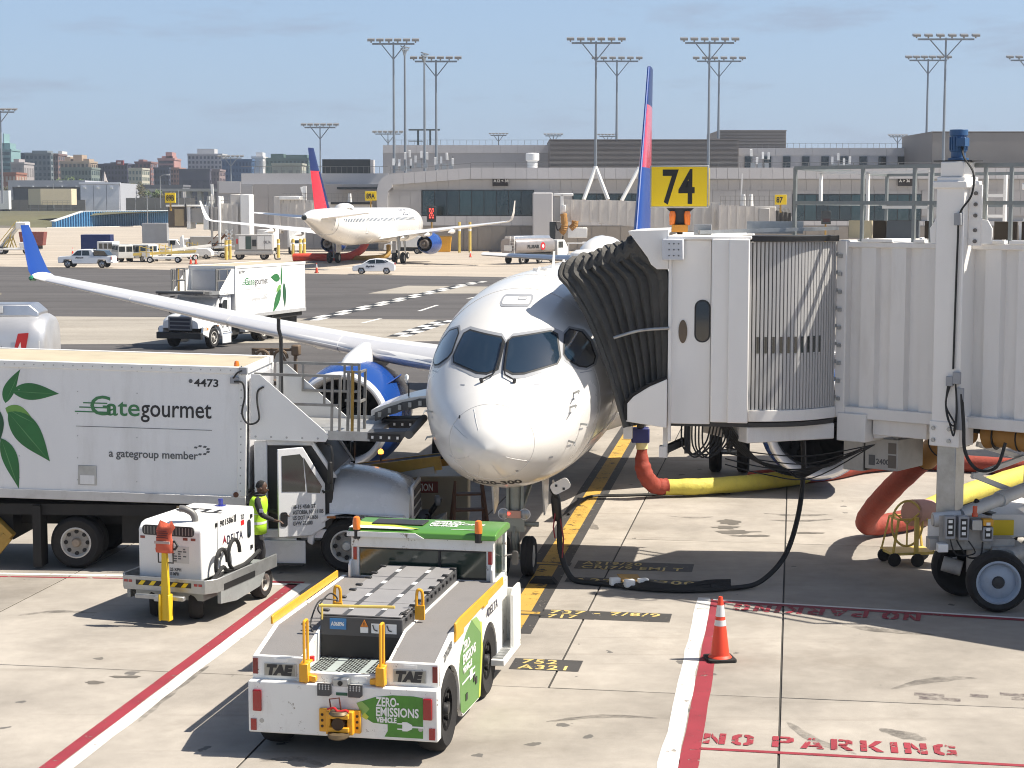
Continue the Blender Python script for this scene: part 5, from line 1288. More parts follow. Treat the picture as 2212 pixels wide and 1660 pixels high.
# roof railing: near rail grey, far rail white
def rail_run(xs, y, z0, z1, mm, w=.055, nm='rail'):
 po = None
 for x in xs:
  m = MB(TU); m.bar((x, y, z0), (x, y, z1), w); m.ob('railing_post', mm, jbr, smooth=False)
 for z in (z1, z0+(z1-z0)*.52):
  m = MB(TU); m.bar((xs[0], y, z), (xs[-1], y, z), w*1.15); m.ob('railing_bar', mm, jbr, smooth=False)
RG = mat('grey_green_rail', (.23, .25, .25), .45, .4, var=.15, scale=3)
rail_run([-3.2, -1.86, -.88, -.56, .40, .85, 2.2, 3.6], .10, ZT_-.0, 7.24, RG)
rail_run([-2.9, -1.7, -.9, .1, 1.2, 2.5, 3.8], 2.9, ZT_, 7.15, RG, .05)
m = MB(TU); m.bar((-3.2, .1, 7.24), (-2.9, 2.9, 7.15), .06); m.bar((-3.2, .1, 6.62), (-2.9, 2.9, 6.6), .06); m.ob('railing_bar', RG, jbr, smooth=False)
# light coloured frames of the roof gate
m = MB(TU)
for a, b in (((-3.15, .9, 6.62), (-3.15, .9, 7.16)), ((-3.15, .9, 7.16), (-1.0, .9, 7.16)), ((-3.15, .9, 6.62), (-1.0, .9, 6.62)), ((-1.0, .9, 5.98), (-1.0, .9, 7.16)), ((-2.2, .9, 5.98), (-2.2, .9, 7.16)), ((-1.9, .9, 6.55), (-1.0, .9, 6.55)), ((-.85, 1.2, 5.98), (-.85, 1.2, 7.2)), ((-.2, 1.4, 5.98), (-.2, 1.4, 7.1)), ((.15, 1.4, 5.98), (.15, 1.4, 7.1)), ((-.2, 1.4, 6.4), (.15, 1.4, 6.4)), ((-.2, 1.4, 6.75), (.15, 1.4, 6.75))): m.bar(a, b, .05)
m.ob('roof_gate_frame', BRIDGE2, jbr, smooth=False)
RUSTP = mat('rusty_brown_plate', (.035, .026, .018), .7, var=.4, scale=2, dirt=.5, dcol=(.06, .04, .02))
for x0, x1, mm in ((-2.3, -1.85, BEIGE), (-1.82, -1.58, RUSTP), (-1.56, -.95, mat('slate_panel', (.10, .115, .13), .6, var=.2)), (-.84, -.58, RUSTP), (.42, .82, RUSTP), (.90, 2.4, RUSTP)):
 m = MB(TU); m.b(x0, x1, .42, .46, ZT_+.06, ZT_+.36); m.ob('toe_board', mm, jbr, smooth=False)
# lift columns
for y, nm in ((-.35, 0), (3.35, 1)):
 yc = y+.25 if nm == 0 else y
 m = MB(TU); m.b(-.25, .25, yc-.25, yc+.25, 2.62, 7.05); c = m.ob('lift_column', BRIDGE2, jbr, bev=.02)
 m = MB(TU); m.b(-.21, .21, yc-.21, yc+.21, 7.05, 7.30); m.b(-.30, .30, yc-.30, yc+.30, 6.86, 6.98); m.ob('column_head', BRIDGE2, c, bev=.02)
 m = MB(TU); m.b(-.17, .17, yc-.17, yc+.17, 1.30, 2.63); m.ob('inner_column', GREYM, c, bev=.015)
 m = MB(TU); m.b(-.27, .27, yc-.27, yc+.27, 2.60, 3.02); m.ob('column_collar', BRIDGE2, c, bev=.015)
 m = MB(TU)
 for dx in (-.14, .14):
  for dz in (2.70, 2.90): m.cyl((dx-.05, yc-.30, dz), (dx-.05, yc-.27, dz), .035, n=8)
 m.ob('collar_bolts', GREYM, c)
 m = MB(TU); o = [(.27, yc+.02), (.31, yc+.02)]
 m.b(.26, .48, yc-.10, yc-.06, 5.93, 6.92); c2 = m.ob('hanger_plate', BRIDGE2, c, smooth=False)
 m = MB(TU)
 for z in (6.0, 6.18, 6.42, 6.6, 6.78): m.cyl((.38, yc-.125, z), (.38, yc-.098, z), .032, n=12)
 m.ob('plate_hole', mat('hole_shadow_grey', (.16, .15, .14), .7), c2)
 m = MB(TU); m.prism([(-.36, ZT_+.002), (-.27, ZT_+.002), (-.27, ZT_+.42), (-.32, ZT_+.32), (-.38, ZT_+.25)], 'y', yc-.2, yc-.17); m.ob('gusset', BRIDGE2, c, smooth=False); m = MB(TU); m.prism([(.50, ZT_+.002), (.68, ZT_+.002), (.68, ZT_+.25), (.60, ZT_+.38), (.50, ZT_+.40)], 'y', yc-.12, yc-.09); m.ob('gusset', BRIDGE2, c, smooth=False)
 MT = mat('motor_blue', (.022, .085, .21), .4, var=.15, dirt=.3, dcol=(.02, .04, .08))
 m = MB(TU); m.cyl((0, yc, 7.31), (0, yc, 7.36), .17, n=20); m.cyl((0, yc, 7.36), (0, yc, 7.46), .12, n=20); m.cyl((0, yc, 7.46), (0, yc, 7.72), .135, n=20); m.cyl((0, yc, 7.72), (0, yc, 7.82), .15, n=20)
 for i in range(16):
  a = 2*math.pi*i/16; m.bar((.14*math.cos(a), yc+.14*math.sin(a), 7.48), (.14*math.cos(a), yc+.14*math.sin(a), 7.70), .016)
 m.b(.06, .22, yc-.22, yc-.06, 7.54, 7.68); m.ob('lift_motor', MT, c, bev=.004, seg=1)
 m = MB(TU); m.b(-.34, .34, yc-.2, yc+.2, 7.30, 7.318); m.ob('motor_plate', DARK, c, smooth=False)
ycn = -.10
m = MB(TU); m.tube(cat_rom([(.14, ycn-.16, 7.54), (.22, ycn-.24, 7.36), (.42, ycn-.3, 7.1), (.40, ycn-.31, 6.75), (.20, ycn-.30, 6.45), (.17, ycn-.29, 6.0), (.15, ycn-.28, 5.0), (.14, ycn-.28, 3.9)]), .018, 6); m.ob('motor_cable', CABLE, jbr)
m = MB(TU); m.b(.11, .23, ycn-.33, ycn-.26, 6.26, 6.46); m.b(.03, .15, ycn-.32, ycn-.26, 3.62, 3.78); m.b(.15, .28, ycn-.32, ycn-.26, 3.66, 3.86); m.b(.2, .34, ycn-.30, ycn-.26, 2.9, 3.6); m.ob('junction_box', GREYP, jbr, bev=.006, seg=1)
m = MB(TU)
for k, (dx, dz) in enumerate(((.08, 2.9), (.16, 2.95), (.04, 3.0))): m.tube(cat_rom([(.05+dx*.3, ycn-.30, 3.62), (.05, ycn-.33, 3.3), (.08+dx, ycn-.36, dz+.05), (.22, ycn-.36, dz-.08+.03*k), (.24, ycn-.32, 3.2), (.2, ycn-.30, 3.66)]), .015, 6)
m.tube(cat_rom([(.30, ycn-.28, 3.5), (.36, ycn-.3, 3.0), (.40, ycn-.3, 2.55), (.62, ycn-.3, 2.28), (.95, ycn-.3, 2.35), (1.05, ycn-.2, 2.75)]), .028, 6); m.ob('cable_loops', CABLE, jbr)
# bogie: cross beam, drive wheels
m = MB(TU); m.b(-.35, .35, -.2, 3.2, 1.02, 1.32); m.b(-.30, .30, .9, 2.1, .78, 1.03); cb = m.ob('cross_beam', BRIDGE2, jbr, bev=.02)
def wp_(x, y, z): return Vector((x, y, z))-BR0
wax = Vector((-.12, -1, 0)).normalized()
for k, c in enumerate(((7.90, 28.55, .50), (7.62, 29.75, .50), (9.6, 30.4, .50), (9.35, 31.6, .50))):
 p = wp_(*c); t = wheel(jbr, p, .50, .36, wax, 1 if k % 2 == 0 else -1, .70, mat('bogie_wheel_grey', (.36, .42, .50), .45, var=.12, scale=3, dirt=.35, dcol=(.15, .15, .16)), DARK, 0, 'bogie_wheel', 40, .12)
DU = mat('greasy_white', (.45, .43, .40), .5, var=.25, dirt=.6, dcol=(.05, .045, .04), dscale=4)
m = MB(); a = wp_(7.76, 29.2, .5); b = wp_(9.5, 31.0, .5)
for p in (a, b): m = MB(); m.cyl(p-wax*.5, p+wax*.5, .14, n=14); m.cyl(p+Vector((0, 0, 0)), p+Vector((0, 0, .55)), .2, n=14); m.cyl(p+Vector((-.25, .1, .05)), p+Vector((-.55, .2, .12)), .13, n=12); m.ob('drive_unit', DU, cb, bev=.01)
m = MB()
m.cyl(wp_(8.15, 28.8, .85), wp_(8.6, 29.2, .9), .13, n=14); m.cyl(wp_(8.6, 29.2, .9), wp_(8.85, 29.4, .92), .09, n=14); m.b(*[v for ax_ in zip(wp_(7.9, 28.9, .62), wp_(8.5, 29.6, .98)) for v in ax_]); m.ob('drive_motor', DU, cb, bev=.01)
m = MB(); m.cyl(wp_(7.0, 29.25, 1.38), wp_(7.45, 29.25, 1.42), .125, n=20); m.cyl(wp_(7.5, 29.5, 1.42), wp_(9.2, 30.9, 1.72), .115, n=16); m.cyl(wp_(8.35, 30.2, 1.57), wp_(8.45, 30.28, 1.59), .14, n=16); m.ob('crossbeam_pipe', mat('pale_grey_pipe', (.68, .68, .67), .4, var=.12, dirt=.3), jbr)
m = MB(); m.cyl(wp_(6.985, 29.25, 1.38), wp_(7.01, 29.25, 1.38), .105, n=20); m.ob('pipe_end', GREYP, jbr)
# control boxes on the column foot
for i, (x, z0, z1, mm) in enumerate(((7.18, 1.14, 1.52, GREYP), (7.40, 1.12, 1.52, GREYP), (7.62, 1.28, 1.46, GREYM), (7.80, 1.10, 1.34, GREYP), (7.80, 1.36, 1.47, YEL), (7.07, .92, 1.06, WHITE))):
 m = MB(); m.b(x-7.4-.085, x-7.4+.085, -.80, -.64, z0, z1); o = m.ob('control_box', mm, jbr, bev=.01, seg=1)
 if i < 2 or i == 3:
  m = MB(); m.b(x-7.4-.055, x-7.4+.055, -.806, -.801, z0+.05, z1-.04); m.ob('door_label', BLACK, o, smooth=False)
  m = MB()
  for k in range(3): m.b(x-7.4-.035, x-7.4+.03, -.811, -.807, z0+.09+k*.09, z0+.14+k*.09)
  m.ob('gauge', INKW, o, smooth=False)
m = MB(); m.b(-.36, .5, -.63, -.60, .95, 1.5); m.b(-.5, .9, -.58, -.3, .92, 1.1); m.ob('box_backplate', mat('greasy_white', (.45, .43, .40), .5), jbr, smooth=False)
m = MB(); m.cyl((.20, -.7, 1.50), (.20, -.7, 1.56), .05, n=12); m.cyl((.20, -.7, 1.56), (.20, -.7, 1.68), .04, n=12); m.ob('warning_beacon', mat('red_orange_lens', (.55, .05, .015), .2, coat=.4), jbr)
m = MB(); m.tube(cat_rom([(-.1, -.72, 1.12), (0, -.75, .95), (.12, -.74, .82), (.30, -.73, .86), (.34, -.70, 1.08)]), .014, 6); m.tube(cat_rom([(-.2, -.72, 1.12), (-.1, -.75, .88), (.2, -.76, .90), (.1, -.72, 1.1)]), .012, 6); m.ob('control_cables', CABLE, jbr)
# scissor cable carrier at the right
m = MB()
for a, b in (((9.0, 30.4, 2.5), (10.5, 31.2, 2.0)), ((8.9, 30.3, 1.95), (10.3, 31, 2.3)), ((8.9, 30.3, 1.98), (10.5, 31.2, 1.3)), ((8.75, 30.0, 1.40), (10.3, 31.0, 1.75)), ((8.75, 30.0, 1.42), (9.7, 30.6, .88)), ((8.5, 29.7, .78), (10.2, 30.8, 1.08)), ((8.3, 29.5, .55), (9.2, 30.2, 1.0))): m.bar(wp_(*a), wp_(*b), .07, .09)
o = m.ob('scissor_arm', BRIDGE2, jbr, bev=.008, seg=1); o.location.x = -1.0
m = MB(); m.tube([wp_(8.62, 29.8, 1.62), wp_(8.56, 29.75, 1.55), wp_(8.62, 29.8, 1.46), wp_(9.6, 30.6, 1.1)], .045, 8); o = m.ob('cable_chain', BLACK, jbr); o.location.x = -.75
m = MB(); m.b(*[v for ax_ in zip(wp_(8.9, 30.0, .95), wp_(9.5, 30.6, 1.35)) for v in ax_]); o = m.ob('equipment_cabinet', BRIDGE2, jbr, bev=.02); o.location.x = -.72
m = MB(); m.b(1.02, 1.55, .30, .34, 1.0, 1.26); o = m.ob('warning_plate', SIGNY, jbr, smooth=False); o.location.x = -.42
# ventilation duct under the tunnel
m = MB(TU)
dx0, dx1 = .35, 4.5; pts = []; k = 0
n_ = 60
for i in range(n_+1):
 t = i/n_; pts.append((dx0+(dx1-dx0)*t, .45, 2.72+.04*math.sin(t*20)))
m.tube(pts, [.19+.018*(1 if i % 4 < 2 else 0) for i in range(n_+1)], 14); m.ob('ribbed_duct', HOSEO, jbr)
m = MB(TU)
for i in range(9): m.lathe([(.215, -.012), (.222, 0), (.215, .012)], (.55+i*.42, .45, 2.73), (1, 0, .05), 16)
m.ob('duct_strap', CABLE, jbr)
# preconditioned-air box numbered 2400
m = MB(TU); m.b(-1.96, -1.32, .55, 1.5, 1.95, 2.50); pb = m.ob('air_box', mat('dull_light_grey', (.46, .45, .43), .5, var=.1, dirt=.3), jbr, bev=.012)
m = MB(TU); m.b(-2.42, -2.02, .6, 1.4, 1.88, 2.42); m.ob('air_box_end', mat('dull_light_grey', (.46, .45, .43), .5), pb, bev=.012)
m = MB(TU); m.b(-2.02, -1.96, .62, 1.3, 1.9, 2.42); m.ob('perforated_strip', DARK, pb, smooth=False)
m = MB(TU); m.b(-1.50, -1.35, .535, .549, 2.0, 2.22); m.b(-1.50, -1.35, .535, .549, 2.25, 2.44); m.ob('louvre_panel', mat('brown_grille', (.16, .14, .12), .6), pb, smooth=False)
m = MB(TU); m.b(-1.88, -1.76, .538, .549, 2.02, 2.20); m.ob('logo_patch', INKGY, pb, smooth=False)
o = text('2400', .13, INKGY, pb, None, fn=lambda co: TU @ Vector((-1.74+co.x, .545, 2.05+co.y)), bold=.004, ext=0)
m = MB(TU); m.b(-2.3, -2.2, .7, .8, 2.42, 2.75); m.b(-1.5, -1.4, .7, .8, 2.5, 2.75); m.ob('box_hanger', BRIDGE, pb)
# round curtain between cab and tunnel: vertical slats
p0 = Vector((4.02, 30.32)); p1 = Vector((5.62, 30.98)); ns = 27
sl0 = None; slots = set(range(1, 20, 2))
cen = (p0+p1)/2; ch = p1-p0; nrm = Vector((ch.y, -ch.x)).normalized()
def cur(t): q = p0+ch*t+nrm*(.22*math.sin(math.pi*t)); return q
for i in range(ns):
 a, b = cur(i/ns), cur((i+1)/ns); d = b-a; L = d.length; an = math.atan2(d.y, d.x)
 if sl0 is None:
  m = MB(); m.prism([(0, .02), (L*.10, -.022), (L*.78, -.022), (L*.88, .02)], 'z', 0, 2.86); sl0 = m.ob('curtain_slat', SLATG, jbr, loc=(a.x-BR0.x, a.y-BR0.y, 3.10), rot=(0, 0, an), smooth=False)
 else: inst(sl0, (a.x-BR0.x, a.y-BR0.y, 3.10), (0, 0, an))
sd_ = None
for i in range(2, 21, 2):
 a, b = cur(i/ns), cur((i+1)/ns); d = b-a; L = d.length; an = math.atan2(d.y, d.x)
 if sd_ is None: m = MB(); m.b(L*.12, L*.72, -.028, -.0222, 0, .28); sd_ = m.ob('slat_window', GLASSD, jbr, loc=(a.x-BR0.x, a.y-BR0.y, 4.07), rot=(0, 0, an), smooth=False)
 else: inst(sd_, (a.x-BR0.x, a.y-BR0.y, 4.07), (0, 0, an))
bk = MB(); bk.loft([[(cur(t/20).x-BR0.x-nrm.x*.05, cur(t/20).y-BR0.y-nrm.y*.05, z) for t in range(21)] for z in (3.1, 5.96)], cap=False, closed=False); bk.ob('curtain_backing', UNDER, jbr)
for z0, z1, off, mm, nm in ((2.90, 3.09, .06, BRIDGE, 'curtain_sill'), (2.80, 2.88, .02, DARK, 'curtain_track'), (5.97, 6.07, .10, BLACK, 'curtain_hood')):
 m = MB(); o_ = [cur(t/16)+nrm*off for t in range(17)]; i_ = [cur(t/16)-nrm*.5 for t in range(17)]
 m.prism([(p.x-BR0.x, p.y-BR0.y) for p in o_+i_[::-1]], 'z', z0, z1); m.ob(nm, mm, jbr, bev=.006, seg=1)
m = MB(); o_ = [p0+nrm*.02, p1+nrm*.05, p1-nrm*1.6, p0-nrm*1.6]; m.prism([(p.x-BR0.x, p.y-BR0.y) for p in o_], 'z', 2.52, 2.80); m.ob('rotunda_floor', BRIDGE, jbr, bev=.02)
# cab: walls around the aircraft door
m = MB(TCB); m.b(2.76, 3.44, 2.75, 2.83, 2.85, 6.0); cw = m.ob('cab_wall', BRIDGE2, jbr, bev=.01, seg=1)
m = MB(TCB); m.b(3.45, 4.08, 2.62, 2.83, 2.90, 6.02); m.b(3.74, 4.09, 2.55, 2.619, 2.90, 6.02); m.ob('corner_panel', BRIDGE2, jbr, bev=.02)
m = MB(TCB); m.b(2.76, 4.1, 6.4, 6.5, 2.9, 6.0); m.b(4.0, 4.1, 2.84, 6.4, 2.9, 6.0); m.ob('cab_wall', BRIDGE2, jbr)
m = MB(TCB); m.b(2.0, 4.1, 2.84, 6.4, 2.80, 2.92); m.ob('cab_floor', DARK, jbr)
m = MB(TCB); m.b(2.70, 4.12, 2.66, 6.5, 6.005, 6.07); m.ob('cab_roof', BRIDGE2, jbr, bev=.02)
m = MB(TCB); m.prism(rpoly(3.30, 4.62, .22, .68, .11, 5), 'y', 2.738, 2.752); m.ob('cab_window', GLASSD, cw)
m = MB(TCB); m.prism(rpoly(3.30, 4.62, .27, .73, .13, 5), 'y', 2.742, 2.751); m.ob('window_seal', BLACK, cw)
m = MB(TCB); m.prism([(2.97+.075*math.cos(2*math.pi*i/20), 4.44+.20*math.sin(2*math.pi*i/20)) for i in range(20)], 'y', 2.735, 2.752); m.ob('oval_mirror', mat('brown_convex_glass', (.09, .065, .045), .12, .3, coat=.5), cw)
m = MB(TCB); m.b(2.72, 2.78, 2.68, 2.76, 2.55, 5.75); m.ob('edge_post', BRIDGE2, jbr, bev=.01, seg=1)
m = MB(TCB); m.b(2.62, 2.98, 2.45, 2.749, 5.66, 6.02); bx = m.ob('equipment_box', mat('pale_blue_grey_box', (.60, .62, .66), .4), jbr, bev=.02)
m = MB(TCB)
for x in (2.74, 2.82, 2.9):
 for z in (5.74, 5.84, 5.94): m.cyl((x, 2.44, z), (x, 2.452, z), .012, n=8)
m.ob('box_screw', DARK, bx)
m = MB(TCB); m.prism([(2.02, 6.15), (2.72, 6.18), (2.72, 5.50), (2.52, 5.50), (2.42, 5.58), (2.36, 5.70)], 'y', 2.70, 2.78); m.prism([(2.02, 6.15), (2.72, 6.18), (2.72, 6.12), (2.04, 6.08)], 'y', 2.781, 5.5); m.ob('canopy_side_cover', BRIDGE2, jbr, bev=.012)
m = MB(TCB); m.prism([(2.02, 2.90), (2.72, 2.80), (2.72, 3.64), (2.40, 3.50), (2.12, 3.32), (2.02, 3.20)], 'y', 2.52, 2.60); m.ob('lower_side_cover', BRIDGE2, jbr, bev=.012)
m = MB(TCB); m.tube([(2.02, 2.54, 2.92), (2.02, 2.54, 3.22), (2.14, 2.54, 3.36), (2.42, 2.54, 3.54), (2.72, 2.56, 3.66)], .035, 8); m.b(1.99, 2.05, 2.7, 5.6, 2.90, 2.96); m.ob('bumper_strip', RUBBER, jbr)
m = MB(TCB); m.b(2.64, 2.72, 2.8, 2.9, 2.25, 2.80); m.b(2.58, 2.70, 2.75, 2.95, 2.26, 2.45); m.ob('foot_bracket', BRIDGE, jbr)
MB(TCB).b(1.95, 2.1, 2.9, 3.1, 2.55, 2.8).ob('foot_bracket', BRIDGE, jbr)
m = MB(TCB); m.bar((2.62, 2.8, 2.36), (3.0, 3.2, 2.5), .1, .12); m.b(3.0, 3.1, 3.0, 3.2, 2.3, 2.8); m.ob('sensor_box', DARK, jbr)
m = MB(TCB)
for k in range(7):
 a = 2.95+.06*k; m.tube(cat_rom([(a, 3.0, 2.82), (a+.02, 2.95, 2.45-.04*(k % 3)), (a+.2, 2.95, 2.30-.05*(k % 2)), (a+.42, 3.0, 2.5), (a+.5, 3.05, 2.82)]), .016, 6)
for k in range(6): m.tube(cat_rom([(3.62+.03*k, 3.0, 2.84), (3.75+.04*k, 3.1, 2.55), (4.05+.05*k, 3.3, 2.25-.02*k), (4.5+.05*k, 3.5, 2.02-.03*(k % 4)), (5.0, 3.6, 1.98-.03*k), (5.5, 3.2, 2.15), (6.0, 2.6, 2.5)]), .017, 6)
for k in range(4): m.tube(cat_rom([(3.7, 3.2, 2.4-.1*k), (4.4, 3.3, 2.28-.12*k), (5.2, 3.2, 2.28-.13*k), (6.2, 2.4, 2.6)]), .012, 6)
m.ob('hanging_cables', CABLE, jbr)
# black bellows canopy: folds swept from the cab frame down to the fuselage skin
bl = MB(); NF = 15; rings = []
def canopy_front(t):
 """edge lying against the aircraft: from the sill on the near side, up over the crown, to the far side"""
 P = [(2.02, 2.55, 2.80), (1.86, 2.62, 3.3), (1.66, 2.72, 3.9), (1.34, 2.82, 4.65), (1.02, 2.95, 5.15), (.82, 3.05, 5.38), (.90, 3.3, 5.62), (.98, 4.3, 5.62), (.95, 5.6, 5.5), (1.3, 6.3, 4.9), (1.75, 6.4, 4.0), (1.85, 6.4, 3.0)]
 return P
def canopy_rear(t):
 return [(2.70, 2.80, 2.90), (2.70, 2.80, 3.66), (2.70, 2.80, 4.3), (2.70, 2.80, 4.9), (2.68, 2.80, 5.45), (2.36, 2.84, 5.75), (2.20, 2.95, 6.05), (2.2, 4.3, 6.1), (2.2, 5.6, 6.05), (2.4, 6.35, 5.6), (2.7, 6.4, 4.5), (2.7, 6.4, 3.0)]
fr_ = cat_rom(canopy_front(0), 4); re_ = cat_rom(canopy_rear(0), 4)
N = 19
for k in range(N):
 t = k/(N-1); fold = (1 if k % 2 else -1)
 ring = []
 for i in range(len(fr_)):
  u = i/(len(fr_)-1)
  p = fr_[i].lerp(re_[i], t)
  # fanned folds: alternate in and out, sagging more near the crown
  d = (.075+.03*math.sin(k*2.3))*fold*(math.sin(math.pi*min(1, max(.04, t))))**.5
  nz = random.Random(k*31+i).uniform(-.012, .012)
  if i <= 20: off = Vector((-.25, -1, .15))
  elif i <= 33: off = Vector((0, -.1, 1))
  else: off = Vector((0, 1, 0))
  p = p+off.normalized()*(d*.75+nz) + Vector((0, 0, -.05*math.sin(math.pi*t) if 20 < i < 34 else 0))
  ring.append(p)
 rings.append(ring)
bl.T = TCB; bl.loft(rings, cap=False, closed=False)
o = bl.ob('bellows_canopy', CANVAS, jbr, smooth=False)
sd2 = o.modifiers.new('thick', 'SOLIDIFY'); sd2.thickness = .02; sd2.offset = 0
m = MB(TCB); m.tube(cat_rom([(1.80, 2.60, 4.33), (2.25, 2.58, 4.46), (2.74, 2.66, 4.50)]), .028, 8); m.ob('bellows_strap', GREYM, jbr)
m = MB(TCB); m.tube([p+Vector((0, -.02, .0)) for p in fr_[:24]], .045, 8); m.ob('bellows_cushion', CANVAS, jbr)
# roof clutter by the cab
m = MB(TCB); m.bar((3.2, 3.4, 6.12), (5.6, 4.4, 6.18), .10, .06); m.b(3.1, 3.4, 3.6, 3.9, 6.07, 6.25); m.b(4.0, 5.0, 4.6, 4.7, 6.08, 6.3); m.ob('roof_conduit', GREYM, jbr)
# gate sign with amber flashers
gs = thing('gate_sign', 'yellow gate sign reading 74 on the roof of the near bridge', 'sign', (2.93, 31.2, 6.08), -8.4)
MB().b(-.52, .49, -.10, .10, .46, 1.19).ob('sign_box', GREYM, gs, bev=.012)
MB().b(-.495, .465, -.112, -.101, .485, 1.165).ob('sign_face', SIGNY, gs, smooth=False)
MB().b(.491, .499, -.08, .08, .5, 1.15).ob('side_face', SIGNY, gs, smooth=False)
text('74', .82, SIGNK, gs, (-.03, -.1135, .545), FACE_FRONT, .017, .68, 'CENTER', spc=1.06)
m = MB(); m.prism([(-.24, .455), (.24, .455), (.12, .34), (.10, .16), (-.10, .16), (-.12, .34)], 'y', -.04, .04); m.cyl((0, 0, 0), (0, 0, .2), .05, n=10); m.ob('bracket', DARK, gs, smooth=False)
for s in (-1, 1):
 m = MB(); m.cyl((s*.13, -.08, .16), (s*.13, -.08, .30), .05, .058, 12); m.lathe([(.06, .30), (.062, .34), (.045, .40), (0, .41)], (s*.13, -.08, 0), (0, 0, 1), 12); m.ob('amber_flasher', AMBER, gs)
MB().b(-.14, .14, -.14, -.02, .04, .17).ob('flasher_bar', mat('orange_bracket', (.6, .26, .03), .5), gs, bev=.01)
# ================================================================ PUSHBACK TUG
tug = thing('pushback_tug', 'low white and green electric pushback tug with grey battery cover in the foreground', 'aircraft tug', (-2.02, 20.68, 0), -11)
def fit(o, w, ax=0):
 """stretch lettering to a width"""
 xs = [v.co[ax] for v in o.data.vertices]; k = w/(max(xs)-min(xs)); x0 = min(xs)
 for v in o.data.vertices: v.co[ax] = (v.co[ax]-x0)*k
 return o
HW_ = 1.15
SIDE = [(.02, .92), (.16, .93), (.16, 1.20), (.95, 1.40), (3.95, 1.40), (3.95, .34), (3.62, .30)]
# wheel arches cut as stepped polygons
def arch(cy, r, n=9, z0=.30): return [(cy-r*math.cos(math.pi*i/n), max(z0, .52+r*.98*math.sin(math.pi*i/n)*.95)) for i in range(n+1)]
body_poly = [(.16, .50), (.16, 1.20), (.95, 1.395), (3.96, 1.395), (3.96, .30), (3.60, .30)]+[(3.05+.56*math.cos(math.pi*i/12), .42+.60*math.sin(math.pi*i/12)) for i in range(13)]+[(2.40, .16), (1.42, .20)]+[(.67+.60*math.cos(math.pi*i/12), .42+.62*math.sin(math.pi*i/12)) for i in range(13)][:-2]
for s in (-1, 1):
 m = MB(); m.prism(body_poly, 'x', s*HW_-(.06 if s > 0 else 0), s*HW_+(.06 if s < 0 else 0)); sidep = m.ob('side_panel', TUGW, tug, bev=.012)
 if s > 0:
  # green eco film between the wheels
  gl = [(1.30, .30), (1.48, .22), (2.36, .18), (2.46, .55), (2.52, 1.0), (2.44, 1.18), (2.24, 1.29), (1.95, 1.31), (1.62, 1.22), (1.30, 1.02), (1.22, .85)]
  MB().prism(gl, 'x', HW_+.001, HW_+.004).ob('green_film', GREENL, sidep, smooth=False)
  MB().prism([(2.36, .18), (2.46, .18), (2.62, .80), (2.56, 1.15), (2.44, 1.18), (2.52, 1.0), (2.46, .55)], 'x', HW_+.0045, HW_+.007).ob('lime_film', GREENY, sidep, smooth=False)
  MB().prism([(1.95, 1.31), (2.24, 1.29), (2.44, 1.18), (2.52, 1.0), (2.30, 1.12), (2.10, 1.22)], 'x', HW_+.0045, HW_+.006).ob('pale_film', GREENP, sidep, smooth=False)
  for k, (w_, z) in enumerate((('ZERO-', 1.02), ('EMISSIONS', .86), ('VEHICLE', .74))): fit(text(w_, .17 if k < 2 else .11, INKW, sidep, (HW_+.009, 1.42, z), FACE_RIGHT, .004), (.42, .74, .52)[k])
  m = MB(); m.b(HW_+.008, HW_+.011, 1.36, 1.82, .615, .635); m.b(HW_+.008, HW_+.011, 1.80, 1.96, .56, .69); m.b(HW_+.008, HW_+.011, 1.96, 2.12, .655, .675); m.b(HW_+.008, HW_+.011, 1.96, 2.12, .575, .595); m.ob('plug_symbol', INKW, sidep, smooth=False)
  for y, z in ((1.62, .40), (2.08, .52), (2.20, .46)): MB().b(HW_-.01, HW_+.012, y-.05, y+.05, z-.045, z+.045).ob('hand_recess', BLACK, sidep, smooth=False)
  fit(text('DELTA', .17, INKNAVY, sidep, (HW_+.008, 2.98, 1.12), FACE_RIGHT, .002, spc=1.2), .62)
  m = MB(); m.prism([(2.86, 1.13), (2.92, 1.25), (2.98, 1.13), (2.92, 1.165)], 'x', HW_+.006, HW_+.009); m.ob('triangle_emblem', INKNAVY, sidep, smooth=False)
  fit(text('271288', .13, INKGY, sidep, (HW_+.008, .40, 1.155), (math.pi/2, R(-12), math.pi/2), .003), .42)
 # yellow edge board along the deck
 m = MB(); m.prism([(.93, 1.27), (.96, 1.385), (.93, 1.50), (1.2, 1.52), (3.9, 1.47), (3.9, 1.36), (2.9, 1.36), (2.85, 1.32), (2.6, 1.32), (2.55, 1.36), (1.4, 1.34), (1.36, 1.28)] if s > 0 else [(.90, 1.40), (.90, 1.50), (1.0, 1.51), (3.75, 1.50), (3.75, 1.40)], 'x', s*HW_+(.001 if s > 0 else -.03), s*HW_+(.03 if s > 0 else -.001)); m.ob('yellow_edge_board', YEL, tug, bev=.006, seg=1)
 # decks either side of the battery well
 m = MB(); a, b = (.56, 1.13) if s > 0 else (-1.13, -.56)
 m.prism([(.165, 1.14), (.165, 1.195), (.95, 1.385), (3.95, 1.385), (3.95, 1.33), (.95, 1.33)], 'x', a, b); m.ob('deck', DECK, tug, bev=.006, seg=1)
 m = MB(); m.prism([(.17, 1.12), (.17, 1.203), (.95, 1.396), (3.95, 1.396), (3.95, .9), (.17, .9)], 'x', s*.555-(.03 if s > 0 else 0), s*.555+(.03 if s < 0 else 0)); m.ob('well_wall', TUGW, tug, smooth=False)
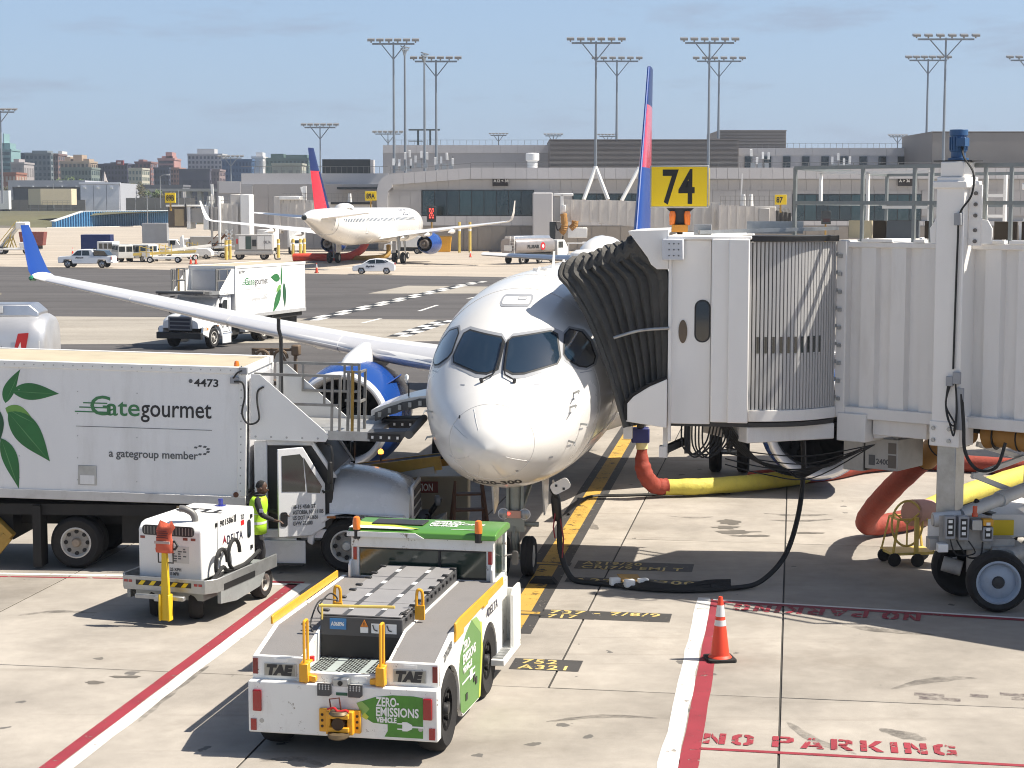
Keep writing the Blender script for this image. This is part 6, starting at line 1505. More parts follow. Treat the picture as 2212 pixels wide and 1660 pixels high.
# rear upper panel, bumper
m = MB(); m.b(-HW_, -.50, .12, .20, .90, 1.20); m.b(.50, HW_, .12, .20, .90, 1.20); m.b(-.5, .5, .10, .20, .90, 1.03); rp = m.ob('rear_panel', TUGW, tug, bev=.01)
m = MB(); m.prism([(-HW_-.02, .0), (HW_+.02, 0), (HW_+.02, .16), (HW_-.02, .30), (-HW_+.02, .30), (-HW_-.02, .16)], 'z', .29, .92); bp = m.ob('bumper', TUGW, tug, bev=.018)
m = MB(); m.b(-1.0, 1.0, .3, 3.9, .22, .9); m.ob('chassis', UNDER, tug)
# green film on the bumper with the words
MB().prism([(.18, .72), (.40, .80), (.62, .835), (.88, .835), (.99, .82), (.99, .33), (.52, .33), (.56, .40), (.56, .48), (.38, .49), (.26, .56)], 'y', -.0035, -.001).ob('green_film', GREEND, bp, smooth=False)
MB().prism([(.18, .72), (.26, .56), (.34, .655), (.30, .70), (.24, .745)], 'y', -.0055, -.0037).ob('pale_film', GREENP, bp, smooth=False)
MB().prism([(.24, .56), (.30, .52), (.33, .56), (.28, .61)], 'y', -.0058, -.0037).ob('lime_film', GREENY, bp, smooth=False)
for k, (w_, z, w0) in enumerate((('ZERO-', .70, .28), ('EMISSIONS', .58, .52), ('VEHICLE', .505, .25))): fit(text(w_, .15 if k < 2 else .085, INKW, bp, (.42, -.008, z), FACE_FRONT, .004), w0)
m = MB(); m.prism([(.74, .52), (.80, .52), (.86, .49), (.86, .44), (.80, .41), (.74, .41)], 'y', -.0095, -.0075); m.b(.68, .74, -.0095, -.0075, .49, .505); m.b(.68, .74, -.0095, -.0075, .425, .44); m.b(.86, 1.0, -.0095, -.0075, .455, .475); m.ob('plug_symbol', INKW, bp, smooth=False)
for s in (-1, 1):
 m = MB(); m.b(s*1.05-.055, s*1.05+.055, -.03, -.001, .56, .82); o = m.ob('reflector_lamp', REDL, bp, bev=.012, loc=None)
 MB().b(s*1.10-.035, s*1.10+.035, -.010, -.001, .32, .46).ob('red_reflector', REDL, bp, smooth=False)
 MB().b(s*1.11-.03, s*1.11+.03, .108, .119, .98, 1.17).ob('tail_lamp', mat('dark_red_lens', (.18, .01, .012), .2, coat=.4), rp, smooth=False)
 MB().cyl((s*.98-.02, -.004, .44), (s*.98-.02, .002, .44), .028, n=14).ob('bumper_plug', GREYM, bp)
 # name plates
 x0 = s*.80
 MB().b(x0-.20, x0+.20, .108, .119, .965, 1.115).ob('name_plate', GREYM, rp, smooth=False)
 MB().b(x0-.185, x0+.185, .103, .1075, .975, 1.105).ob('plate_field', mat('pewter_plate', (.32, .31, .27), .4, .3, var=.15), rp, smooth=False)
 fit(text('TAE', .16, INKK, rp, (x0-.165, .1, .985), FACE_FRONT, .012, shear=.18), .33)
 # yellow grab handles
 hx = s*.47
 m = MB(); m.b(hx-.055, hx+.055, -.01, .10, .935, 1.16); m.b(hx-.055, hx+.055, .06, .20, 1.14, 1.17); m.prism([(hx-.06 if s < 0 else hx-.14, .935), (hx+.14 if s < 0 else hx+.06, .935), (hx+.14 if s < 0 else hx+.06, 1.0), (hx+.02, 1.02), (hx-.06 if s < 0 else hx-.14, 1.0)], 'y', .04, .098); hd = m.ob('handle_bracket', YEL, tug, bev=.008, seg=1)
 MB().tube(cat_rom([(hx, .03, 1.1), (hx, .03, 1.60), (hx+.0, .05, 1.66), (hx, .14, 1.66), (hx, .16, 1.60), (hx, .17, 1.16)], 4), .018, 8).ob('grab_handle', YELP if False else YEL, hd)
 MB().cyl((hx*.92, .22, 1.14), (hx*.92, .22, 1.20), .03, n=10).ob('red_knob', RED, hd)
 m = MB(); m.prism([(s*.23-.085-.02, .80), (s*.23-.02+.065, .80), (s*.23+.065-.02, .915), (s*.23-.105, .915)] if False else [(-.085, .0), (-.06, -.0), (.06, .0), (.085, .02), (.085, .15), (-.085, .15)], 'y', -.03, -.002); st_ = m.ob('step_plate', COVERD, bp, loc=(-.02+s*.19 if s > 0 else -.21, 0, .79), smooth=False)
 m = MB()
 for i in range(4):
  for j in range(3): m.cyl((-.055+i*.037, -.034, .085+j*.022), (-.055+i*.037, -.031, .085+j*.022), .010, n=8)
 m.ob('step_holes', mat('hole_light', (.5, .5, .48), .6), st_)
MB().b(-.07, .07, -.006, .0, .80, .835).ob('small_green_plate', mat('dark_green_plate', (.03, .12, .07), .5), bp, smooth=False, loc=(.0, 0, 0))
m = MB(); m.b(-.12, .08, .0, .10, .895, 1.0); cm_ = m.ob('camera_housing', GREYM, rp, bev=.015)
m = MB(); m.cyl((-.02, -.012, .945), (-.02, .0, .945), .03, n=14); m.ob('lens', BLACK, cm_)
MB().b(.13, .28, .092, .099, .95, 1.01).ob('small_placard', INKW, rp, smooth=False)
for s in (-1, 1): MB().b(s*.80-.07, s*.80+.09, .113, .1195, 1.14, 1.175).ob('small_placard', INKW, rp, smooth=False)
# drawbar hitch
m = MB(); m.b(-.27, .24, -.05, -.001, .36, .64); m.b(-.12, .13, -.18, -.04, .40, .46); m.b(-.12, .13, -.18, -.04, .56, .62); m.b(.10, .17, -.14, -.04, .36, .64); m.b(-.16, -.10, -.14, -.04, .36, .64); hk = m.ob('hitch', YEL, tug, bev=.01)
m = MB(); m.lathe([(.11, 0), (.13, .02), (.13, .06), (.06, .07), (.06, .0)], (0, -.15, .33), (0, 0, 1), 20); m.ob('hitch_jaw', mat('greasy_hitch_metal', (.20, .15, .09), .5, .5, var=.4, dirt=.5), hk); m = MB(); m.lathe([(.10, 0), (.12, .02), (.10, .05), (.04, .05)], (0, -.13, .60), (0, 0, 1), 20); m.ob('hitch_jaw', mat('greasy_hitch_metal', (.20, .15, .09), .5, .5, var=.4, dirt=.5), hk)
m = MB()
for s in (-1, 1):
 for z in (.43, .50, .57): m.cyl((s*.215-.015, -.056, z), (s*.215-.015, -.050, z), .017, n=8)
m.cyl((0, -.19, .50), (0, -.05, .50), .075, n=14); m.ob('hitch_hole', mat('hitch_dark', (.05, .025, .01), .7), hk)
m = MB(); m.tube([(-.10, -.10, .62), (-.12, -.11, .78), (.0, -.11, .80), (.02, -.10, .64)], .010, 6); m.ob('pin_handle', mat('rusty_rod', (.10, .03, .02), .6), hk)
m = MB(); m.tube(cat_rom([(-.14, -.12, .66), (-.05, -.16, .69), (.0, -.16, .65), (.09, -.14, .66), (.12, -.12, .63)]), .014, 6); m.ob('pin_cord', RED, hk)
# grating in the well
GRT = mat('grating_grey_green', (.46, .52, .50), .5, .2, var=.15)
m = MB(); m.prism([(.18, 1.01), (.18, 1.03), (.86, 1.03), (.86, 1.01)], 'x', -.50, .50); gt = m.ob('grating', GRT, tug, smooth=False)
m = MB()
for i in range(26):
 for j in range(9):
  if i in (6, 7, 8, 17, 18): continue
  x = -.47+i*.0375; y = .22+j*.072+(.036 if i % 2 else 0); m.b(x-.013, x+.013, y-.022, y+.022, 1.0305, 1.0345)
m.ob('grating_slots', UNDER, gt, smooth=False, kind='stuff')
m = MB(); m.b(-.52, .52, .86, .90, .85, 1.31); m.ob('well_back', BLACK, tug, smooth=False)
# battery cover
m = MB(); m.prism([(.86, 1.30), (.86, 1.54), (3.90, 1.56), (3.90, 1.30)], 'x', -.525, .525); cv = m.ob('battery_cover', COVERD, tug, bev=.012)
yb = [.88, 1.62, 2.38, 3.14, 3.90]
for i in range(4): MB().b(-.51, .50, yb[i]+.006, yb[i+1]-.006, 1.548+.003*i, 1.566+.003*i).ob('cover_panel', COVER, cv, bev=.004, seg=1)
for x in (-.22, .20):
 for i in range(4): MB().b(x-.03, x+.03, yb[i]+.01, yb[i+1]-.01, 1.5675+.003*i, 1.5705+.003*i).ob('grip_strip', COVERD, cv, smooth=False)
 for i in range(4): MB().b(x-.03, x+.03, yb[i]+.30, yb[i]+.46, 1.572+.003*i, 1.5745+.003*i).ob('white_dash', INKW, cv, smooth=False)
for i in range(4):
 for s in (-1, 1):
  for dy in (.12, .58): MB().b(s*.50-.045, s*.50+.045, yb[i]+dy, yb[i]+dy+.06, 1.566+.003*i, 1.592+.003*i).ob('latch', DARK, cv, bev=.006, seg=1)
m = MB()
for y in [1.0+.22*k for k in range(13)]: m.b(.526, .55, y, y+.05, 1.49, 1.53)
m.ob('side_clips', DARK, cv, smooth=False)
MB().b(-.40, -.19, .852, .859, 1.385, 1.52).ob('blue_plate', mat('blue_number_plate', (.05, .22, .48), .4), cv, smooth=False)
fit(text('A06896', .07, INKW, cv, (-.385, .849, 1.43), FACE_FRONT, .002), .17)
MB().prism([(-.01, 1.43), (.09, 1.43), (.04, 1.52)], 'y', .852, .859).ob('warning_triangle', mat('warning_orange', (.75, .25, .03), .4), cv, smooth=False)
text('!', .06, INKK, cv, (.03, .849, 1.44), FACE_FRONT, .002)
for x, w in ((-.01, .10), (.13, .15), (.31, .14)): MB().b(x, x+w, .852, .859, 1.355, 1.425 if x < 0 else 1.475).ob('small_placard', INKW, cv, smooth=False)
m = MB()
for x in (.15, .33): m.tube([(x, .849, 1.46), (x+.02, .849, 1.40), (x+.06, .849, 1.385)], .008, 5)
m.ob('placard_figure', INKK, cv)
m = MB(); m.tube([(-.50, .86, 1.50), (-.50, .86, 1.70)], .014, 6); m.tube([(-.51, .78, 1.69), (.45, .78, 1.71)], .019, 8); m.ob('cover_handle_bar', YELP, cv)
for x in (-.47, .60):
 m = MB(); m.tube(cat_rom([(x-.03, 1.4, 1.44), (x-.03, 1.4, 1.74), (x, 1.4, 1.80), (x+.04, 1.42, 1.74), (x+.04, 1.42, 1.44)], 4), .02, 8); m.b(x-.05, x+.07, 1.38, 1.42, 1.42, 1.60); m.ob('latch_handle', YEL, tug)
m = MB(); m.tube(cat_rom([(-.52, 1.0, 1.5), (-.58, .95, 1.62), (-.5, 1.2, 1.75), (-.42, 1.25, 1.66), (-.60, 1.1, 1.68), (-.66, .9, 1.45), (-.6, .8, 1.35)]), .010, 6); m.ob('lanyard', CABLE, tug); m = MB(); m.tube(cat_rom([(.55, 1.1, 1.62), (.45, .95, 1.55), (.5, .9, 1.42)]), .010, 6); m.ob('lanyard', CABLE, tug)
# cab
m = MB()
for x0, x1, y0, y1, z0, z1 in ((-1.02, -.91, 3.97, 4.07, 1.38, 1.99), (.92, 1.03, 3.97, 4.07, 1.38, 1.99), (-1.02, -.93, 4.82, 4.9, 1.0, 1.99), (.95, 1.03, 4.82, 4.9, 1.0, 1.99), (-1.02, 1.03, 3.96, 4.06, 1.80, 2.0), (-1.02, 1.03, 3.97, 4.05, 1.15, 1.385), (.97, 1.03, 4.07, 4.82, 1.0, 1.36), (-1.02, -.96, 4.07, 4.82, 1.0, 1.36), (.97, 1.03, 4.07, 4.82, 1.92, 2.0), (-1.02, -.96, 4.07, 4.82, 1.92, 2.0), (-1.02, 1.03, 4.82, 4.9, .5, 1.36)): m.b(x0, x1, y0, y1, z0, z1)
cab = m.ob('cab_frame', TUGW, tug, bev=.012)
for x0, x1 in ((-.90, .235), (.265, .91)): MB().b(x0, x1, 4.0, 4.02, 1.395, 1.79).ob('rear_window', GLASST, cab, smooth=False)
MB().b(.235, .265, 3.98, 4.03, 1.39, 1.80).ob('window_bar', BLACK, cab, smooth=False); MB().b(-.91, .92, 3.985, 4.0, 1.775, 1.80).ob('window_bar', BLACK, cab, smooth=False); MB().b(.1, .92, 3.985, 4.0, 1.385, 1.41).ob('window_bar', BLACK, cab, smooth=False)
for y0, y1 in ((4.09, 4.38), (4.42, 4.80)): MB().b(.985, 1.0, y0, y1, 1.37, 1.91).ob('side_window', GLASST, cab, smooth=False)
MB().b(-.92, .94, 4.85, 4.87, 1.37, 1.91).ob('windscreen', GLASST, cab, smooth=False)
m = MB(); m.b(.5, .62, 4.25, 4.4, 1.4, 1.55); m.tube([(.45, 4.5, 1.42), (.5, 4.45, 1.55)], .05, 8); m.ob('seat_headrest', BLACK, cab)
m = MB(); m.prism([(3.90, 1.96), (3.92, 2.04), (4.05, 2.075), (4.80, 2.075), (4.93, 2.04), (4.95, 1.96)], 'x', -1.06, 1.07); roof = m.ob('cab_roof', GREENL, cab, bev=.015)
MB().prism([(-1.062, 1.965), (.05, 1.965), (-.08, 2.035), (-1.062, 2.035)], 'y', 3.886, 3.905).ob('white_roof_edge', TUGW, roof, smooth=False)
MB().prism([(-1.05, 3.95), (-.10, 3.95), (-.42, 4.10), (-1.05, 4.16)], 'z', 2.0765, 2.081).ob('white_roof_film', TUGW, roof, smooth=False)
MB().prism([(-.42, 4.10), (-.16, 3.99), (-.05, 4.02), (-.35, 4.2), (-.8, 4.4), (-1.05, 4.45), (-1.05, 4.17)], 'z', 2.0765, 2.080).ob('lime_film', GREENY, roof, smooth=False)
MB().b(-.80, -.05, 4.25, 4.62, 2.078, 2.10).ob('roof_vent', DARK, roof, bev=.01)
for k, (w_, w0) in enumerate((('ZERO-', .46), ('EMISSIONS', .78), ('VEHICLE', .42))): fit(text(w_, .15, INKW, roof, (.02, 4.56-k*.15, 2.081), FACE_UP, .004), w0)
MB().b(.40, .78, 4.05, 4.07, 2.078, 2.082).ob('plug_symbol', INKW, roof, smooth=False)
for x in (-.93, .82):
 m = MB(); m.cyl((x, 3.93, 1.93), (x, 3.93, 2.06), .05, n=12); b_ = m.ob('beacon_base', BLACK, cab)
 m = MB(); m.lathe([(.052, 0), (.055, .02), (.055, .12), (.045, .17), (.02, .185), (0, .188)], (x, 3.93, 2.06), (0, 0, 1), 16); m.ob('amber_beacon', AMBER, b_)
for x in (-.965, .975): MB().b(x-.025, x+.025, 3.955, 3.969, 1.62, 1.80).ob('tail_lamp', REDL, cab, smooth=False)
m = MB(); m.tube([(1.03, 4.7, 1.6), (1.16, 4.8, 1.62), (1.16, 4.8, 1.50)], .012, 6); m.prism(rpoly(1.17, 1.56, .09, .2, .03), 'y', 4.77, 4.81); m.ob('mirror', mat('mirror_back', (.12, .11, .10), .35), cab)
# step guard at the right
m = MB(); m.prism([(3.98, 1.20), (4.10, 1.28), (4.46, 1.28), (4.50, 1.2), (4.50, .45), (3.98, .42)], 'x', 1.26, 1.31); m.b(1.08, 1.31, 3.3, 4.5, .36, .45); m.b(1.08, 1.28, 4.46, 4.50, .45, 1.2); m.b(1.06, 1.12, 3.6, 4.5, .45, 1.36); m.ob('step_guard', TUGW, tug, bev=.012)
m = MB()
for k in range(4): m.b(1.10, 1.28, 3.36+k*.14, 3.46+k*.14, .452, .468)
m.ob('step_tread', GREYM, tug, smooth=False)
for s in (-1, 1): MB().prism([(4.0+.0, 1.38), (3.86, 1.38), (3.86, 1.56), (3.92, 1.62), (4.0, 1.62)], 'x', s*1.02-.02, s*1.02+.02).ob('corner_lug', TUGW, tug, bev=.01)
for y in (.67, 3.05):
 for s in (-1, 1): wheel(tug, (s*.985, y, .51), .51, .34, (1, 0, 0), s, .50, mat('black_rim', (.010, .010, .010), .85, spec=.15), DARK, 8, 'wheel', 36, .2)
# ================================================================ GROUND POWER CART
gp_ = thing('ground_power_unit', 'white ground power cart with upright yellow tow bar and red bag on its handle', 'power cart', (-5.40, 28.13, 0), -18)
m = MB(); m.prism([(-.70, -.40), (.74, -.40), (.86, -.22), (.86, 1.95), (-.82, 1.95), (-.82, -.22)], 'z', .52, .60); ch = m.ob('platform', mat('platform_steel', (.33, .35, .35), .5, .4, var=.2, dirt=.4), gp_, bev=.01)
m = MB(); m.prism([(-.70, -.405), (.74, -.405), (.865, -.22), (.865, 1.95), (.83, 1.95), (.83, -.2), (.73, -.37), (-.69, -.37), (-.79, -.2), (-.79, 1.95), (-.825, 1.95), (-.825, -.22)], 'z', .50, .72); m.ob('skirt_rail', GREYM, ch, bev=.006, seg=1)
m = MB(); m.prism([(-.1, .30), (.45, .24), (1.3, .30), (1.5, .5), (-.1, .5)], 'x', .80, .86); m.prism([(-.1, .30), (.45, .24), (1.3, .30), (1.5, .5), (-.1, .5)], 'x', -.82, -.76); m.b(-.6, .6, -.2, 1.9, .34, .51); m.ob('underframe', mat('platform_steel', (.33, .35, .35), .5), ch)
MB().b(.866, .872, .0, 1.1, .50, .60).ob('black_stripe', BLACK, ch, smooth=False)
m = MB(); m.b(-.48, .50, -.411, -.406, .585, .665); m.ob('hazard_black', BLACK, ch, smooth=False)
for k in range(5): MB().prism([(-.44+k*.19, .59), (-.36+k*.19, .59), (-.30+k*.19, .66), (-.38+k*.19, .66)][::-1], 'y', -.4145, -.4115).ob('hazard_stripe', SIGNY, ch, smooth=False)
for x in (-.66, -.58, .58, .66): MB().b(x-.03, x+.03, -.412, -.405, .62, .66).ob('red_reflector', REDL, ch, smooth=False)
m = MB(); m.prism([(-.2, .66), (-.2, 1.45), (-.12, 1.54), (.0, 1.57), (1.66, 1.57), (1.70, 1.50), (1.70, .66)], 'x', -.54, .58); bd = m.ob('housing', WHITE, gp_, bev=.03, seg=3)
MB().prism(rpoly(.0, 1.44, .92, .16, .06), 'y', -.211, -.19).ob('air_grille', DARK, bd)
m = MB()
for k in range(16): m.b(-.42+k*.056, -.405+k*.056, -.216, -.212, 1.38, 1.50)
m.ob('grille_bars', RAIL, bd, smooth=False)
MB().b(.5801, .586, .34, .352, .68, 1.55).ob('panel_gap', GREYP, bd, smooth=False)
for y, z in ((.30, 1.48), (.40, .98), (1.55, 1.42), (1.55, .9)): MB().b(.581, .60, y-.03, y+.03, z-.03, z+.03).ob('door_hinge', BLACK, bd, smooth=False)
MB().prism(rpoly(1.47, 1.22, .12, .30, .05), 'x', .581, .592).ob('side_grille', GLASSD, bd)
fit(text('901586', .13, INKK, bd, (.584, .44, 1.43), FACE_RIGHT, .004, spc=1.1), .46)
m = MB(); m.b(.582, .586, .93, .96, 1.42, 1.54); m.b(.582, .586, .98, 1.01, 1.42, 1.54); m.ob('black_bars', INKK, bd, smooth=False)
MB().b(.582, .586, 1.18, 1.30, 1.32, 1.40).ob('red_logo_block', RED, bd, smooth=False); fit(text('TLD', .11, INKGY, bd, (.584, 1.18, 1.42), FACE_RIGHT, .004), .12)
fit(text('DELTA', .20, INKNAVY, bd, (.584, .68, 1.10), FACE_RIGHT, .003, spc=1.2), .56)
m = MB(); m.prism([(.52, 1.12), (.59, 1.26), (.66, 1.12), (.59, 1.17)], 'x', .582, .587); m.ob('triangle_emblem', mat('emblem_dark_red', (.25, .02, .04), .4), bd, smooth=False)
text('TLD', .42, INKK, bd, (.40, 1.12, 1.574), (0, 0, math.pi), .012, 1.15)
m = MB(); m.tube(cat_rom([(.34, .06, 1.55), (.34, .05, 1.63), (.30, .03, 1.71), (.20, -.01, 1.77), (.12, -.03, 1.78)]), .055, 14); m.ob('exhaust_pipe', mat('exhaust_steel', (.20, .195, .19), .5, .4, var=.2), bd)
MB().lathe([(.09, 0), (.09, .015), (.04, .02), (.04, .12), (0, .125)], (.05, 1.5, 1.57), (0, 0, 1), 14).ob('blue_beacon', mat('blue_lens', (.02, .03, .25), .2, coat=.4), bd)
m = MB(); m.b(.06, .36, -.206, -.201, .93, 1.20); m.ob('data_placard', mat('pale_placard', (.60, .60, .58), .5), bd, smooth=False)
m = MB()
rd = random.Random(5)
for j in range(6):
 for i in range(3):
  if rd.random() < .75: m.b(.08+i*.09, .08+i*.09+rd.uniform(.03, .075), -.2095, -.2065, .955+j*.038, .975+j*.038)
m.ob('placard_text', INKGY, bd, smooth=False, kind='stuff')
fit(text('25 KPH', .07, INKGY, bd, (.02, -.205, .80), FACE_FRONT, .002), .2); fit(text('15 MPH', .07, INKGY, bd, (.02, -.205, .73), FACE_FRONT, .002), .16)
for x in (-.46, .30, .44): MB().b(x-.04, x+.04, -.206, -.201, 1.30, 1.34).ob('red_reflector', mat('dull_red_reflector', (.25, .06, .04), .4), bd, smooth=False)
# tow bar standing upright, red bag over its handle
m = MB(Matrix.Translation((.17, 0, 0))); m.prism([(-.08, .10), (.08, .10), (.075, .5), (.045, 1.18), (-.045, 1.18)], 'y', -.66, -.60); m.b(-.095, -.06, -.70, -.57, .10, .52); m.b(.06, .095, -.70, -.57, .10, .52); m.b(-.09, .09, -.64, -.60, .3, .45); tb = m.ob('tow_bar', mat('tow_bar_yellow', (.72, .48, .015), .42, var=.1, dirt=.2, dcol=(.3, .2, .03)), gp_, bev=.008, seg=1)
m = MB(); m.b(-.42, .44, -.56, -.48, .40, .47); m.b(-.06, .06, -.6, -.3, .38, .46); m.ob('steering_bar', GREYM, gp_, bev=.008, seg=1)
m = MB(Matrix.Translation((.17, 0, 0))); m.tube([(-.12, -.62, 1.18), (-.12, -.62, 1.02), (.14, -.62, 1.02), (.14, -.62, 1.18)], .012, 6); m.tube([(.08, -.62, 1.36), (.18, -.62, 1.36), (.22, -.62, 1.30), (.18, -.62, 1.24), (.10, -.62, 1.24)], .02, 8); m.ob('tow_handle', BLACK, tb)
rg = []; rd = random.Random(2)
for k in range(9):
 z = 1.18+k*.058; w = [.15, .16, .15, .15, .14, .13, .15, .16, .10][k]; d = [.05, .06, .06, .05, .05, .045, .05, .045, .02][k]
 rg.append([(w*math.cos(2*math.pi*i/14)*(1+rd.uniform(-.06, .06))+(.03 if k > 6 else 0), -.63+d*math.sin(2*math.pi*i/14)*(1+rd.uniform(-.2, .2)), z+(.05*math.cos(2*math.pi*i/14*2) if k == 8 else 0)) for i in range(14)])
BAG = mat('faded_red_bag', (.62, .115, .06), .75, var=.15, bump=.2, bscale=30)
bag = tag(MB().loft(rg).ob('handle_bag', BAG, None, ang=70), 'faded red cloth bag pulled over the tow bar handle of the power cart', 'bag')
bag.location = gp_.location+Matrix.Rotation(R(-18), 3, 'Z') @ Vector((.17, 0, 0)); bag.rotation_euler = gp_.rotation_euler
MB().b(-.14, .13, -.706, -.69, 1.33, 1.37).ob('pale_band', mat('dirty_white_cloth', (.5, .38, .34), .8), bag, smooth=False)
m = MB()
for k in range(4): m.b(-.11, .10-.02*(k % 2), -.700, -.688, 1.42+k*.035, 1.435+k*.035)
m.ob('bag_print', mat('bag_print_dark', (.16, .03, .025), .8), bag, smooth=False)
m = MB()
for c in ((.70, .25, .86), (.72, .65, .95)): m.tube([(c[0], c[1]+.20*math.cos(2*math.pi*i/20), c[2]+.24*math.sin(2*math.pi*i/20)) for i in range(15)], .032, 8)
m.tube(cat_rom([(.70, -.05, .66), (.74, .2, .82), (.70, .45, .72), (.74, .8, .70), (.70, 1.2, .72), (.74, 1.5, .84), (.68, 1.65, .80)]), .032, 8); m.tube(cat_rom([(.66, -.2, .63), (.74, .1, .70), (.66, .4, .68), (.72, .9, .70), (.66, 1.4, .74)]), .03, 8); m.ob('coiled_cable', CABLE, gp_)
for x, y, s in ((-.34, .02, -1), (.36, .02, 1), (-.62, 1.72, -1), (.66, 1.72, 1)): wheel(gp_, (x, y, .27), .27, .23, (.87, .42, 0) if y < 1 else (1, 0, 0), s, .55, STEELW, DARK, 0, 'wheel', 26, .15)
# ================================================================ NO-PARKING CONE AND OTHERS
def cone(loc, label, h=.91, group='traffic cones', det=True, rz=0):
 k = h/.91; t = thing('traffic_cone', label, 'traffic cone', loc, rz, group)
 MB().prism(rpoly(0, 0, .40*k, .40*k, .04*k), 'z', 0, .045*k).ob('base', RUBBER, t, bev=.008)
 prof = lambda z: (.145-.115*(z/.91))*k
 def seg(a, b): return [(prof(a), a*k), (prof(b), b*k)]
 m = MB(); m.lathe([(.17*k, .04*k), (.15*k, .07*k)]+seg(.08, .885)[0:2]+[(.026*k, .91*k), (.018*k, .905*k)], (0, 0, 0), (0, 0, 1), 26); b = m.ob('cone_body', ORANGE, t)
 for a, c in (((.50, .58), 0), ((.63, .79), 0)) if det else (((.5, .8), 0),):
  m = MB(); m.lathe([(prof(a[0])+.003, a[0]*k), (prof(a[1])+.003, a[1]*k)], (0, 0, 0), (0, 0, 1), 26); m.ob('reflective_band', REFL, b)
 return t
cone(G(1555, 1426), 'tall red cone with two silver bands on the no-parking line', .94, 'traffic cones', True, 8)
c_far = {}
for u, v, l, h in ((684, 590, 'small red cone left of the white hatchback', .95), (412, 571, 'left one of two red cones standing side by side before the belt loader', .95), (423, 571, 'right one of two red cones standing side by side before the belt loader', .95), (157, 552, 'pale orange cone above the pickup bonnet', 1.0), (1016, 556, 'small red cone beside the far engine', .9)): cone(G(u, v), l, h, 'traffic cones', False)
# ================================================================ GROUND HOSES, CABLES, CHOCK, CABLE TROLLEY
hs = thing('air_hose', 'red and yellow air hose lying from the blue coupling to the far engine', 'hose', G(1400, 1060))
o_ = hs.location
def rel(pts, o): return [Vector(p)-o for p in pts]
pb_ = Vector((2.95, 40.2, 0))
top = Vector((2.83, 40.2, 0))
def wpt(u, v, Y): return A(u, v, Y)
Yh_ = 39.6
pts = cat_rom([wpt(1387, 968, Yh_), wpt(1387, 1000, Yh_), wpt(1396, 1030, Yh_), wpt(1415, 1050, Yh_+.2), wpt(1440, 1051, Yh_+.3)], 6)
rs = [(.10+.085*min(1, i/8))*(1+.05*math.sin(i*1.9)) for i in range(len(pts))]
MB().tube(rel(pts, o_), rs, 16).ob('red_elbow', HOSER, hs)
pts = cat_rom([wpt(1436, 1051, Yh_+.3), wpt(1500, 1052, 40.0), wpt(1580, 1046, 40.3), wpt(1650, 1040, 40.8), wpt(1720, 1032, 41.6), wpt(1800, 1020, 43.0)], 8)
pts = [Vector((p.x, p.y, max(.20, min(p.z, .23)))) for p in pts]
rq = random.Random(4); MB().tube(rel(pts, o_), [.19*(1+rq.uniform(-.05, .03)) for _ in pts], 16).ob('yellow_length', HOSEY, hs)
m = MB(); m.cyl(wpt(1386, 955, Yh_)-o_, wpt(1387, 970, Yh_)-o_, .13, n=16); m.ob('hose_cuff', mat('pale_yellow_cuff', (.7, .6, .3), .6), hs)
m = MB(); c = wpt(1383, 940, Yh_)-o_; m.b(c.x-.20, c.x+.20, c.y-.15, c.y+.15, c.z-.17, c.z+.17); m.ob('blue_coupling', mat('coupling_blue', (.015, .02, .12), .4, dirt=.2), hs, bev=.03)
m = MB(); m.cyl(wpt(1384, 920, Yh_)-o_, wpt(1384, 870, Yh_-3.0)-o_, .09, n=12); m.ob('coupling_pipe', UNDER, hs)
h2 = thing('air_hose', 'big orange red hose bending from the bridge duct to a yellow length on the ground', 'hose', (7.5, 36, 0))
o_ = h2.location
P = [Vector((8.05, 31.2, 2.62)), Vector((7.75, 31.7, 2.35)), Vector((7.35, 32.6, 1.7)), Vector((7.05, 33.6, 1.0)), Vector((6.95, 34.5, .45)), Vector((7.15, 35.0, .25)), Vector((7.6, 35.3, .24)), Vector((8.3, 36.0, .24)), Vector((8.7, 36.9, .24))]
pt = cat_rom(P, 7); MB().tube(rel(pt[10:], o_), [.21*(1+rq.uniform(-.045, .03)) for _ in pt[10:]], 18).ob('red_length', HOSER, h2)
k = 12; MB().tube(rel(pt[:k], o_), [.23+.012*(i % 2) for i in range(k)], 18).ob('orange_cuff', HOSEO, h2)
m = MB()
for i in (2, 5, 8, 11): d = (pt[i+1]-pt[i]).normalized(); m.lathe([(.235, -.015), (.25, 0), (.235, .015)], pt[i]-o_, d, 18)
m.ob('cuff_strap', CABLE, h2)
pt = cat_rom([Vector((8.7, 36.9, .24)), Vector((9.5, 38.2, .24)), Vector((10.8, 40.0, .24)), Vector((12.6, 42.4, .24))], 6); MB().tube(rel(pt, o_), [.22*(1+rq.uniform(-.04, .02)) for _ in pt], 16).ob('yellow_length', HOSEY, h2)
h3 = thing('air_hose', 'dark red hose lying across behind the lift column', 'hose', (10, 43, 0))
o_ = h3.location; pt = cat_rom([Vector((5.6, 41.2, .2)), Vector((7.5, 42.3, .2)), Vector((8.8, 43.6, .22)), Vector((10.2, 44.0, .22)), Vector((12.4, 43.2, .2)), Vector((14, 42.0, .2))], 6); MB().tube(rel(pt, o_), .21, 14).ob('hose_length', HOSER, h3)
pc_ = thing('power_cable', 'thick black power cable hanging from the bridge and bundled on the ground', 'cable', (3.0, 30.2, 0))
o_ = pc_.location
pt = cat_rom([Vector((5.25, 31.9, 2.35)), Vector((5.22, 31.6, 1.8)), Vector((5.05, 31.1, 1.1)), Vector((4.75, 30.6, .5)), Vector((4.3, 30.3, .12)), Vector((3.85, 30.1, .05)), Vector((3.4, 30.0, .09))], 7); MB().tube(rel(pt, o_), .045, 8).ob('hanging_cable', CABLE, pc_)
